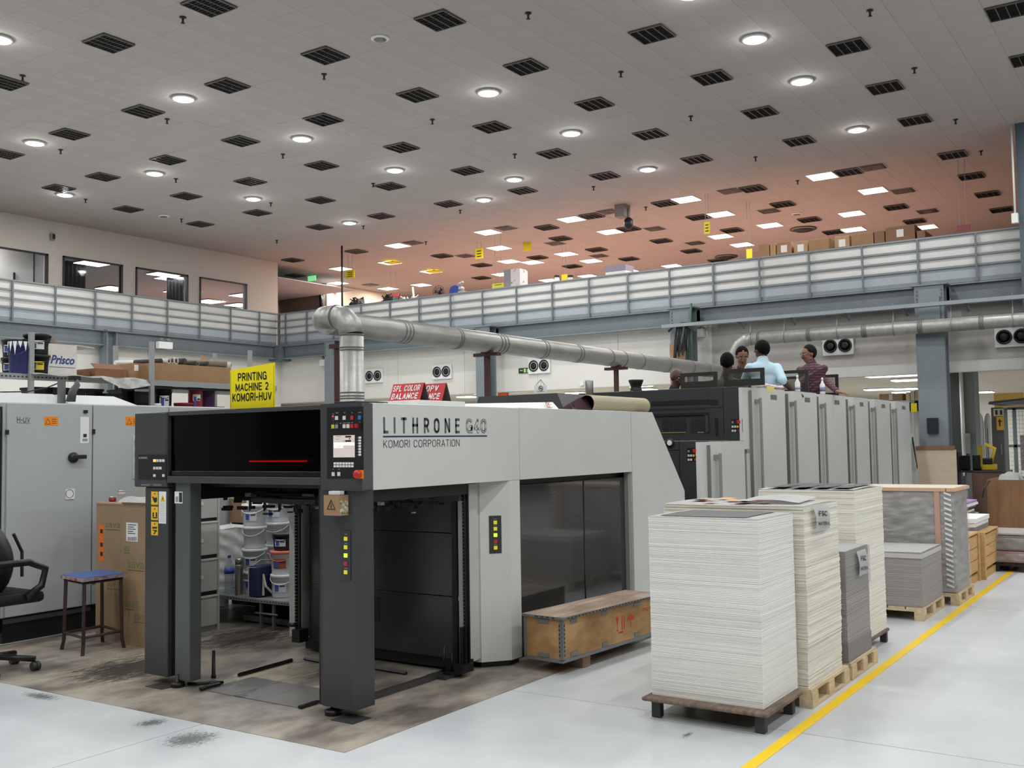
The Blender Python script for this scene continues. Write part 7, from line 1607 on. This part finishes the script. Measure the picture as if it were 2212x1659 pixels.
# shelf with cartons and files above far units
sh = empty('high_shelf', (25.2, 7.0, 0), 'pale shelf beyond the far printing units carrying cartons and files', 'shelf')
ya, yb = Xp(1890, 865, 25).y, Xp(1965, 865, 25).y; zs_ = hgt(25, 6.3, 867)
build('board', B().box(25, 25.5, yb, ya, zs_-.04, zs_), M('pale_metal', (214, 214, 210), .4), sh)
for y in (yb+.02, ya-.05): build('upright', B().box(25.45, 25.5, y, y+.04, 0, zs_-.041), M('pale_metal', (214, 214, 210), .4), sh)
r = empty('cardboard_box', (25.2, ya-.4, zs_), 'brown carton on the pale shelf beyond the far units', 'box'); build('carton', B().box(25.02, 25.45, ya-.62, ya-.1, zs_+.001, zs_+.17), card2, r); build('tape', B().box(25.015, 25.02, ya-.4, ya-.32, zs_+.02, zs_+.16), whitep, r)
for k in range(7):
    y = ya-.70-k*.10; c = [(232, 220, 160), (224, 216, 190), (210, 180, 120)][k % 3]
    tag(bx('file_binder', 25.05, 25.4, y-.085, y, zs_+.001, zs_+.19+.02*(k % 3), M('binder_%d' % (k % 3), c, .6)), ['cream', 'pale', 'tan'][k % 3]+' file binder on the shelf beyond the far units, '+ORD[k]+' from the left', 'binder', 'file binders on the high shelf')
# chairs and panels seen left below the white wall: long pale worktop
bx('worktop', 26, 27.5, 12, 24, .0, 2.35, M('pale_tan_unit', (196, 184, 160), .7), None, label='long tan storage unit in the hall beyond the white wall', cat='cabinet')
bx('orange_lamp', 24.12, 24.24, Xp(1088, 846, 24.2).y-.15, Xp(1088, 846, 24.2).y+.15, 3.31, 3.42, M('orange_red', (225, 80, 30), .5), None, label='small orange beacon seen just under the white wall', cat='beacon')
# ================================================================ UPSTAIRS ITEMS
MZ = 5.342
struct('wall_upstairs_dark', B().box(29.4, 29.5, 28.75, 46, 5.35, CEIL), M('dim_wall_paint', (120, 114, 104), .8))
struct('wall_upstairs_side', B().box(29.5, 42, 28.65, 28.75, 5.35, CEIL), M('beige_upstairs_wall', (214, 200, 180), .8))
struct('wall_upstairs_back', B().box(55, 55.2, -16, 46, 5.35, CEIL), M('beige_upstairs_wall', (214, 200, 180), .8))
build('wall_pipe', B().tube([(29.36, 28.9, CEIL-.3), (29.3, 28.75, CEIL-.7), (29.3, 28.7, 5.4)], .08, 10), blkm, label='dark bent pipe at the corner of the upstairs walls', cat='pipe')
build('conduit_line', B().tube([(31, 28.6, 7.7), (40, 28.6, 7.7)], .05, 8), whitep, label='white conduit running along the beige upstairs wall', cat='conduit')
fbox('alarm_plate', 'y', 28.6, (720, 626, 727, 633), red, None, .04, label='small red alarm call point on the beige upstairs wall', cat='alarm')
# hanging pole
p = Xp(739, 620, 23.62); build('pole', B().tube([(23.62, p.y, 5.5), (23.62, p.y, Xp(739, 531, 23.62).z)], .03, 8), blkm, label='thin black pole standing at the mezzanine rail above the duct elbow', cat='pole')
# exit sign
def hang(px0, py0, px1, py1, c, m_, nm, label, cat, ctop=None, wire=True, t=.03, lines=3, wires=(.25, .75)):
    a, b_ = Xp(px0, (py0+py1)/2, c), Xp(px1, (py0+py1)/2, c); zt = Xp((px0+px1)/2, py0, c).z; zb = Xp((px0+px1)/2, py1, c).z
    r = empty(nm, (c, (a.y+b_.y)/2, zb), label, cat)
    build('panel', B().box(c-t, c, b_.y, a.y, zb, zt), m_, r)
    H = zt-zb; W = a.y-b_.y
    for k in range(lines):
        z = zt-H*(.24+.26*k); build('lettering', B().box(c-t-.002, c-t, b_.y+W*.2, a.y-W*.2, z-H*.06, z+H*.03), black_t, r)
    for f in wires if wire else (): build('hanging_rod', B().tube([(c-t/2, b_.y+W*f, zt), (c-t/2, b_.y+W*f, CEIL)], .006, 6), M('rod_grey', (150, 140, 136), .5), r)
    return r
HS = [(1028,537,1044,559,26.5,'with dark lines hanging from two long white rods'),(1131,520,1147,542,27.5,'half white with glare, right of the two-rod one'),(749,584,766,601,25.5,'with small print, left of all and beside the thin black pole'),(1522,480,1534,505,25.0,'narrow, in front of the red-tinted ceiling'),(1214,593,1226,607,29.0,'between two dark cylinders above the rail'),(1613,538,1625,558,26.5,'half hidden by glare left of the big boxes')]
for q in HS: hang(*q[:5], yel_sign, 'hanging_sign', 'yellow hanging sign '+q[5], 'sign', lines=0 if q[0] in (1131, 1214, 1613) else 3)
hang(666, 596, 683, 607, 27.5, M('exit_lit_green', (120, 220, 150), emit=.9), 'exit_sign', 'lit green and white exit sign hanging left of the black pole', 'sign', lines=0)
hang(838, 636, 862, 646, 29, red, 'red_sign', 'small red sign above the rail left of the fan', 'sign', lines=0)
hang(2068, 486, 2096, 499, 25.5, M('dark_red', (150, 30, 50), .4), 'red_sign', 'dark red hanging sign near the right edge above the rail', 'sign', lines=0)
hang(1064, 612, 1090, 626, 25.2, M('yellow_green_sign', (220, 226, 60), .5), 'hanging_sign', 'yellow-green sign low above the rail beside the grey cabinet', 'sign', lines=1)
for q in ((842, 567), (931, 586)):
    p = Zp(*q, CEIL-.05); bx('yellow_light_tag', p.x-.2, p.x+.2, p.y-.34, p.y+.1, CEIL-.09, CEIL-.05, yel_sign, None, label='yellow card hanging flat below a panel light, %s of the two' % ('nearer' if q[0] == 842 else 'farther'), cat='sign')
# ptz camera
p = Zp(1357, 442, CEIL); r = empty('dome_camera', p, 'pan-tilt dome camera hanging from a box under the ceiling', 'camera')
build('mount_box', B().box(p.x-.2, p.x+.15, p.y+.02, p.y+.32, CEIL-.34, CEIL-.0), M('mount_grey', (132, 126, 122), .5), r); build('stem', B().tube([(p.x, p.y, CEIL-.1), (p.x, p.y, CEIL-.4)], .03, 8), M('mount_grey', (132, 126, 122), .5), r)
build('dome', B().lathe([(.05, -.36), (.12, -.42), (.13, -.52), (.12, -.60), (.08, -.68), (.02, -.70)], (p.x, p.y, CEIL), 20), blk, r)
# row of brown cartons by the right rail
bxs = [(1637,1662,0),(1662,1676,0),(1676,1710,1),(1713,1745,1),(1745,1792,0),(1802,1836,1),(1838,1888,0),(1888,1912,0),(1912,1978,1),(1980,2000,2)]
tops = {1637: 527, 1662: 525, 1676: 523, 1713: 521, 1745: 516, 1802: 510, 1838: 504, 1888: 499, 1912: 488, 1980: 498}
for k, (x0, x1, t_) in enumerate(bxs):
    c = 25.0; a, b_ = Xp(x0, 520, c), Xp(x1, 520, c); zt = Xp((x0+x1)/2, tops[x0], c).z
    r = empty('big_carton', (c, (a.y+b_.y)/2, MZ), 'big brown carton behind the right-hand rail, '+['first from the left', 'second, narrow', 'third, with white label', 'fourth, with white label', 'fifth, wide', 'sixth, with white label', 'seventh, wide', 'eighth, narrow', 'ninth and tallest, white label', 'last, lower one'][k], 'box', 'row of big cartons upstairs')
    build('carton', B().box(c, c+.8, b_.y+.012, a.y-.012, MZ, zt, .006), [card, card2][k % 2] if k < 7 else M('brown_carton', (140, 106, 82), .8), r)
    build('flap_gap', B().box(c-.001, c, (a.y+b_.y)/2-.004, (a.y+b_.y)/2+.004, MZ+.5, zt-.01), M('brown_tape', (150, 118, 84), .35), r)
    if t_ == 1: m_ = (a.y+b_.y)/2; build('white_label', B().box(c-.003, c-.0012, m_-.08, m_+.08, zt-.26, zt-.08), white_p, r)
# fan, blue drum, grey cabinet, stacks, cylinders
def at_r(px, c=25.0): return Xp(px, 600, c).y
y = at_r(947); r = empty('pedestal_fan', (25, y, MZ), 'round wire pedestal fan standing upstairs behind the rail', 'fan'); zc_ = Xp(948, 632, 25).z; b = B()
for rr_ in (.22, .15, .08): b.tube([(25, y+rr_*math.cos(t*PI/12), zc_+rr_*math.sin(t*PI/12)) for t in range(25)], .008, 5, False)
for t in range(12): b.tube([(25, y, zc_), (25, y+.22*math.cos(t*PI/6), zc_+.22*math.sin(t*PI/6))], .005, 4)
build('guard', b, blkm, r); build('motor', B().lathe([(.05, 0), (.06, .1), (.02, .14)], (25.02, y, zc_), 14, 'x'), blkm, r); build('stand', B().tube([(25.05, y, MZ), (25.05, y, zc_)], .02, 8).lathe([(.2, 0), (.2, .03)], (25.05, y, MZ), 16), blkm, r)
for t in range(3):
    a = t*2*PI/3; build('blade', B().hull([(25.0, y+.03*math.cos(a), zc_+.03*math.sin(a)), (25.0, y+.18*math.cos(a), zc_+.18*math.sin(a)), (25.02, y+.18*math.cos(a+.7), zc_+.18*math.sin(a+.7))], [(25.004, y+.03*math.cos(a), zc_+.03*math.sin(a)), (25.004, y+.18*math.cos(a), zc_+.18*math.sin(a)), (25.024, y+.18*math.cos(a+.7), zc_+.18*math.sin(a+.7))]), dk, r)
y = at_r(982); zc_ = Xp(982, 629, 25).z; r = empty('blue_blower', (25, y, MZ), 'round blue blower with silver fittings behind the rail', 'blower'); build('drum', B().lathe([(.17, -.15), (.19, -.1), (.19, .12), (.15, .16)], (25.1, y, zc_), 24, 'x'), M('blue_enamel', (48, 72, 160), .4), r)
build('fittings', B().blob((25, y-.25, zc_+.05), .1, 2, (1, 1, .8)).blob((25, y-.2, zc_+.2), .06, 2).tube([(25, y-.2, zc_+.2), (25, y-.32, zc_+.26)], .04, 8).box(24.95, 25.1, y-.36, y-.16, zc_-.14, zc_-.02), M('silver_fitting', (180, 180, 182), .35, metal=.5), r); build('stand', B().box(24.95, 25.25, y-.2, y+.15, MZ, zc_-.16), blkm, r)
a, b_ = Xp(1088, 600, 25), Xp(1124, 600, 25); m_ = Xp(1104, 600, 25); zt = Xp(1100, 582, 25).z
r = empty('upstairs_cabinet', (25.2, (a.y+b_.y)/2, MZ), 'grey and white printed box cabinet standing behind the rail near the middle', 'cabinet'); build('grey_face', B().box(25, 25.5, m_.y, a.y, MZ, zt), M('mid_grey_card', (140, 142, 146), .6), r); build('white_face', B().box(24.98, 25.4, b_.y, m_.y-.002, MZ, zt-.01), M('white_speckled', (206, 206, 206), .6, c2=(90, 90, 92), var=.05, scale=6, lo=.36, hi=.42), r)
lump('white_bag', 24.95, 25.3, Xp(1092, 600, 25).y, Xp(1066, 600, 25).y, Xp(1080, 628, 25).z-.02, .16, white_p, label='white plastic bag on something just behind the rail left of the grey cabinet', cat='bag') if False else None
r = empty('paper_bundle_stack', (25.2, at_r(1330), MZ), 'stack of white printed bundles showing just above the rail', 'paper stack')
zt = Xp(1330, 572, 25).z; nb = 9
for k in range(nb): h = (zt-MZ)/nb; j = random.uniform(-.03, .03); build('bundle', B().box(25, 25.5, Xp(1352, 590, 25).y+j, Xp(1308, 590, 25).y+j, MZ+k*h, MZ+(k+1)*h-.008), [white_p, M('lilac_grey_sheets', (150, 142, 160), .6)][k == nb-1 or k == 4], r)
for px in (1203, 1232):
    y = at_r(px); zt = Xp(px, 595, 25).z; r = empty('dark_cylinder', (25, y, MZ), 'dark cylinder with pale body beside the small yellow sign, %s one' % ('left' if px < 1220 else 'right'), 'cylinder'); build('tube', B().lathe([(.07, 0), (.07, zt-MZ-.05)], (25, y, MZ), 16), whitep, r); build('cap', B().lathe([(.085, zt-MZ-.05), (.085, zt-MZ)], (25, y, MZ), 16), blkm, r)
# clutter left: dark equipment silhouettes behind the rail
random.seed(21)
for k, (x0, x1, yt, lb, c_) in enumerate(((757, 783, 640, 'tangled dark machine parts near the beige upstairs wall', blkm), (824, 858, 634, 'dark slanted equipment frame behind the rail', blkm), (866, 896, 638, 'pale slanted printer lid behind the rail', whitep))):
    a, b_ = Xp(x0, 640, 25.3), Xp(x1, 640, 25.3); zt = Xp((x0+x1)/2, yt, 25.3).z; r = empty('upstairs_equipment', (25.3, (a.y+b_.y)/2, MZ), lb, 'equipment')
    build('body', B().hull([(25.1, a.y, MZ), (25.6, a.y, MZ), (25.6, b_.y, MZ), (25.1, b_.y, MZ)], [(25.2, a.y-.05, zt-.25), (25.5, a.y-.05, zt-.25), (25.5, b_.y+.1, zt-.1), (25.2, b_.y+.1, zt-.1)]), dk, r)
    b = B()
    for q in range(12):
        y0 = random.uniform(b_.y, a.y); y1 = random.uniform(b_.y, a.y); b.tube([(25.15+random.uniform(0, .3), y0, zt-.28), (25.2+random.uniform(0, .3), y1, zt-random.uniform(0, .1))], .018, 5)
    build('bars', b, c_, r)
p = Xp(897, 635, 25.2); build('leaning_rod', B().tube([(25.2, Xp(903, 640, 25.2).y, MZ), (25.2, p.y+.1, Xp(893, 620, 25.2).z)], .03, 8), whitep, label='pale rod leaning upright behind the rail left of the fan', cat='rod')
# ================================================================ PEOPLE
def capsule(b, pts, rs, n=14):
    pts = [Vector(p) for p in pts]
    b.tube(pts, 0, n, True, rs)
    for p, r_ in ((pts[0], rs[0]), (pts[-1], rs[-1])): b.blob(p, r_*.99, 2)
    for p, r_ in zip(pts[1:-1], rs[1:-1]): b.blob(p, r_*.995, 2)
def ell(b, p, r_, sq, R=None):
    v = bmesh.ops.create_icosphere(b.bm, subdivisions=3, radius=1)['verts']
    for q in v:
        w_ = Vector((q.co.x*r_*sq[0], q.co.y*r_*sq[1], q.co.z*r_*sq[2])); q.co = (R @ w_ if R else w_)+Vector(p)
def remeshed(name, b, m, parent, vox):
    ob = build(name, b, m, parent)
    md = ob.modifiers.new('r', 'REMESH'); md.mode = 'VOXEL'; md.voxel_size = vox; md.use_smooth_shade = True
    ms = ob.modifiers.new('s', 'SMOOTH'); ms.factor = .5; ms.iterations = 4
    bpy.context.view_layer.update()
    me = bpy.data.meshes.new_from_object(ob.evaluated_get(bpy.context.evaluated_depsgraph_get()))
    ob.modifiers.clear(); ob.data = me; me.materials.clear(); me.materials.append(m); return ob
def hand(b, wrist, d, s, curl=.5, side=1, flat=Vector((0, 0, -1))):
    d = Vector(d).normalized(); up = (flat-d*flat.dot(d)).normalized(); sd = d.cross(up)*side
    w_ = Vector(wrist); palm = w_+d*.05*s
    R = Matrix((d, sd, up)).transposed()
    ell(b, palm, s, (.052, .042, .018), R)
    for k, (o, L_) in enumerate(((-.03, .068), (-.010, .078), (.011, .073), (.031, .058))):
        a = w_+d*.082*s+sd*o*s; m_ = a+(d*math.cos(curl*.5)+up*math.sin(curl*.5))*L_*.5*s; e = m_+(d*math.cos(curl)+up*math.sin(curl))*L_*.5*s
        capsule(b, [a, m_, e], [.0095*s, .009*s, .0075*s], 8)
    a = w_+d*.03*s-sd*.035*s; m_ = a+(d*.6-sd*.7).normalized()*.035*s; capsule(b, [a, m_, m_+(d*.85-sd*.3).normalized()*.03*s], [.012*s, .011*s, .009*s], 8)
def person(loc, label, s, pelvis, chest, head, face, skin, shirt, trous, arms, footz, hair_m, extra=None, pitch=0., sleeves='long', knees=None, moustache=False, glasses=False, bald=False):
    r = empty('person', loc, label, 'person')
    P = Vector(pelvis); C = Vector(chest); Hc = Vector(head)
    fv = Vector((math.cos(face[0]), math.sin(face[0]), 0)); bodyf = Vector((math.cos(face[1]), math.sin(face[1]), 0)); side = Vector((-bodyf.y, bodyf.x, 0))
    up = (C-P).normalized(); nk = C+up*.13*s+bodyf*.0
    Rb = Matrix((bodyf, side, up)).transposed()
    body = B(); sh = B()
    neck0 = C+up*.10*s
    ell(body, (P+C)/2+up*.05*s, s, (.115, .155, .30), Rb); ell(body, C, s, (.12, .19, .13), Rb); ell(body, P, s, (.12, .165, .13), Rb)
    capsule(body, [neck0, Hc-Vector((0, 0, .06*s))], [.062*s, .056*s])
    ell(sh, (P+C)/2+up*.05*s, s, (.135, .178, .30), Rb); ell(sh, C+up*.01*s, s, (.132, .20, .13), Rb); ell(sh, P-up*.03*s, s, (.14, .185, .13), Rb)
    capsule(sh, [neck0-up*.02*s, neck0+(Hc-neck0)*.32], [.09*s, .068*s])
    for sg_, (el, wr, hd_, cu2) in zip((1, -1), arms):
        S_ = C+side*.175*s*sg_+up*.05*s; el = Vector(el); wr = Vector(wr)
        capsule(body, [S_, el, wr], [.052*s, .042*s, .028*s]); capsule(sh, [S_, (S_+el)/2, el] if sleeves == 'short' else [S_, el, el+(wr-el)*.93], [.062*s, .060*s, .060*s] if sleeves == 'short' else [.060*s, .052*s, .040*s])
        hand(body, wr, hd_, s, cu2, sg_)
    tr = B(); fz_ = footz
    for sg_ in (1, -1):
        hp = P+side*.09*s*sg_-up*.04*s; ft = Vector((hp.x*.5+C.x*.0+hp.x*.5, hp.y, fz_+.07*s)); kn = (hp+ft)/2+bodyf*.03*s
        if knees: kn = Vector(knees[0 if sg_ > 0 else 1]); ft = Vector((kn.x-bodyf.x*.1, kn.y-bodyf.y*.1, fz_+.07*s))
        capsule(body, [hp, kn, ft], [.078*s, .052*s, .036*s]); capsule(tr, [hp, kn, ft+Vector((0, 0, .03*s))], [.092*s, .068*s, .056*s])
        f = ft-Vector((0, 0, .03*s)); capsule(body, [f, f+bodyf*.13*s], [.035*s, .03*s]);
        sb = B(); capsule(sb, [f-bodyf*.02*s, f+bodyf*.15*s], [.041*s, .036*s]); build('shoe', sb, blk, r)
    # head
    R = Matrix.Rotation(face[0], 3, 'Z') @ Matrix.Rotation(pitch, 3, 'Y')
    hh = B()
    def loc_(x, y, z): return Hc+R @ (Vector((x, y, z))*s)
    ell(hh, loc_(0, 0, .02), s, (.098, .078, .10), R); ell(hh, loc_(.022, 0, -.045), s, (.070, .062, .072), R); ell(hh, loc_(.062, 0, -.092), s, (.026, .030, .022), R)
    ell(hh, loc_(.098, 0, -.012), s, (.020, .014, .030), R); ell(hh, loc_(.108, 0, -.030), s, (.017, .017, .012), R)
    ell(hh, loc_(.088, 0, -.058), s, (.014, .026, .007), R); ell(hh, loc_(.086, 0, -.068), s, (.013, .023, .007), R)
    ell(hh, loc_(.082, 0, .025), s, (.016, .052, .010), R)
    for t in (1, -1): ell(hh, loc_(-.005, .080*t, -.012), s, (.020, .010, .032), R); ell(hh, loc_(.068, .036*t, -.035), s, (.02, .02, .02), R)
    for v in hh.bm.verts: pass
    me_ = bpy.data.meshes.new('tmp'); hh.bm.to_mesh(me_); body.bm.from_mesh(me_); hh.bm.free()
    remeshed('body', body, skin, r, .009*s)
    remeshed('shirt', sh, shirt, r, .012*s); remeshed('trousers', tr, trous, r, .014*s)
    c_ = B()
    for t in (1, -1): capsule(c_, [neck0+(Hc-neck0)*.15+side*.05*s*t-bodyf*.03*s, neck0+bodyf*.075*s+side*.02*s*t], [.018*s, .014*s], 8)
    build('collar', c_, shirt, r)
    ey = B()
    for t in (1, -1): ell(ey, loc_(.084, .032*t, 0.0), s, (.010, .014, .009), R)
    eo = build('eyes', ey, M('eye_white', (225, 220, 214), .3), r); pu = B()
    for t in (1, -1): ell(pu, loc_(.0925, .032*t, 0.0), s, (.004, .006, .006), R)
    build('pupils', pu, blk, r)
    br = B()
    for t in (1, -1): ell(br, loc_(.092, .034*t, .021), s, (.007, .020, .005), R)
    build('eyebrows', br, hair_m, r)
    if not bald:
        h = B(); ell(h, loc_(-.016, 0, .022), s, (.103, .089, .110), R)
        # trim the face side of the hair cap
        inv = R.inverted()
        for v in h.bm.verts:
            q = inv @ (v.co-Hc)/s
            if q.x > .045 and q.z < .075: q.x = .045+(q.x-.045)*.15
            q.z = max(q.z, -.085+max(0, q.x+.045)*1.5)
            n_ = .0025*math.sin(q.x*160+q.y*90)*math.cos(q.y*140+q.z*120); v.co = Hc+R @ (q*(1+n_*4)*s)
        for f in h.bm.faces: f.smooth = True
        build('hair', h, hair_m, r)
    if moustache:
        b = B(); ell(b, loc_(.098, 0, -.048), s, (.010, .030, .008), R); build('moustache', b, hair_m, r)
    if glasses:
        b = B()
        for t in (1, -1):
            b.tube([loc_(.102, .032*t+.022*math.cos(k*PI/6), .0+.017*math.sin(k*PI/6)) for k in range(13)], .0022*s, 5, False); b.tube([loc_(.100, .054*t, .004), loc_(.0, .086*t, .006)], .0022*s, 5)
        b.tube([loc_(.106, -.010, .004), loc_(.106, .010, .004)], .0022*s, 5); build('glasses', b, M('spectacle_frame', (150, 150, 150), .3, metal=.7), r)
    return r
hairb = M('black_hair', (10, 9, 9), .8, bump=.3, scale=60, spec=.15); hairg = M('greying_hair', (24, 21, 21), .8, bump=.3, scale=60, spec=.15)
sk1 = M('brown_skin', (138, 96, 72), .55, var=.05, scale=10); sk2 = M('dark_brown_skin', (82, 54, 42), .5, var=.05, scale=10)
jean = M('dark_trousers', (34, 36, 42), .8)
SCL = 1.24
def hp(px, py, x): return Xp(px, py, x)
FOOT = 1.085
# man in light blue shirt, back to camera, leaning to the left
X1_ = 15.05
h1 = hp(1646, 757, X1_); c1 = hp(1650, 803, X1_-.02); p1 = c1+Vector((.02, -.04, -.46*SCL))
aw = hp(1676, 812, X1_-.1)
person((p1.x, p1.y, FOOT), 'person in a light blue shirt with back to the camera, bending over the units', SCL, p1, c1, h1, (1.0, .75), sk2, M('light_blue_shirt', (186, 214, 226), .75, bump=.35, var=.05, scale=6), jean,
       [(hp(1606, 832, X1_+.12), hp(1600, 850, X1_+.3), (.4, .5, -.3), .5), (hp(1690, 822, X1_-.1), hp(1714, 846, X1_+.25), (.7, -.6, -.3), .5)], FOOT, hairb, pitch=.35, sleeves='short')
# man in maroon checked shirt
X2_ = 17.42
def plaid():
    m_ = bpy.data.materials.new('maroon_plaid'); m_.use_nodes = True; nt = m_.node_tree; N = nt.nodes; L = nt.links; b = N['Principled BSDF']; b.inputs['Roughness'].default_value = .8
    tc = N.new('ShaderNodeTexCoord'); c = N.new('ShaderNodeTexWave'); c.inputs['Scale'].default_value = 7; c.bands_direction = 'Z'; d = N.new('ShaderNodeTexWave'); d.inputs['Scale'].default_value = 7; d.bands_direction = 'DIAGONAL'
    L.new(tc.outputs['Object'], c.inputs[0]); L.new(tc.outputs['Object'], d.inputs[0]); a = N.new('ShaderNodeMath'); a.operation = 'MULTIPLY'; L.new(c.outputs['Fac'], a.inputs[0]); L.new(d.outputs['Fac'], a.inputs[1])
    rp = N.new('ShaderNodeValToRGB'); rp.color_ramp.elements[0].color = (*lin((62, 34, 44)), 1); rp.color_ramp.elements[1].color = (*lin((122, 84, 92)), 1); L.new(a.outputs[0], rp.inputs[0]); L.new(rp.outputs[0], b.inputs['Base Color']); return m_
h2 = hp(1747, 764, X2_); c2_ = hp(1754, 806, X2_); p2 = c2_+Vector((.02, .02, -.44*SCL))
person((p2.x, p2.y, FOOT), 'person in a maroon checked shirt with moustache, leaning a hand on a unit', SCL, p2, c2_, h2, (2.35, 3.0), sk1, plaid(), jean,
       [(hp(1783, 822, X2_-.05), hp(1809, 846, 17.0), (0, -.9, -.25), .25), (hp(1727, 826, X2_-.2), hp(1712, 850, X2_-.3), (-.3, .6, -.6), .5)][::-1], FOOT, hairg, pitch=.15, moustache=True, glasses=True)
# man looking down between
X3_ = 15.55
h3 = hp(1603, 768, X3_); c3 = h3+Vector((.10, .05, -.30*SCL)); p3 = c3+Vector((.05, .05, -.45*SCL))
person((p3.x, p3.y, FOOT), 'person with black hair looking down, face in shade, between the other heads', SCL*.95, p3, c3, h3, (-2.6, -2.6), sk1, M('charcoal_shirt', (40, 40, 44), .8), jean,
       [(c3+Vector((-.2, -.25, -.3)), c3+Vector((-.4, -.2, -.45)), (-.5, 0, -.5), .5), (c3+Vector((-.05, .3, -.32)), c3+Vector((-.3, .3, -.45)), (-.5, 0, -.5), .5)], FOOT, hairb, pitch=.5)
# back of a head
X4_ = 14.4
h4_ = hp(1571, 783, X4_); c4 = h4_+Vector((.02, .03, -.30*SCL)); p4 = c4+Vector((0, .02, -.42*SCL))
person((p4.x, p4.y, FOOT), 'person with short black hair and dark collar seen from behind over the guard frame', SCL*.95, p4, c4, h4_, (.3, .3), sk2, M('dark_collar_shirt', (58, 54, 52), .8), jean,
       [(c4+Vector((.1, .3, -.32)), c4+Vector((.1, .35, -.5)), (.3, 0, -.7), .5), (c4+Vector((.1, -.3, -.32)), c4+Vector((.1, -.3, -.5)), (.3, 0, -.7), .5)], FOOT, hairb, pitch=.2)
# bald man at the left
h5_ = hp(1461, 815, 14.4); c5 = h5_+Vector((0, .06, -.29*SCL)); p5 = c5+Vector((0, .03, -.42*SCL))
person((p5.x, p5.y, FOOT), 'bald person in a dark navy shirt looking right at the left of the guard frame', SCL*.92, p5, c5, h5_, (-1.9, -1.9), sk2, M('navy_shirt', (30, 32, 46), .8), jean,
       [(c5+Vector((.25, -.1, -.3)), c5+Vector((.2, -.3, -.42)), (0, -.7, -.3), .5), (c5+Vector((-.25, -.1, -.3)), c5+Vector((-.2, -.3, -.42)), (0, -.7, -.3), .5)], FOOT, hairb, pitch=.2, bald=True)
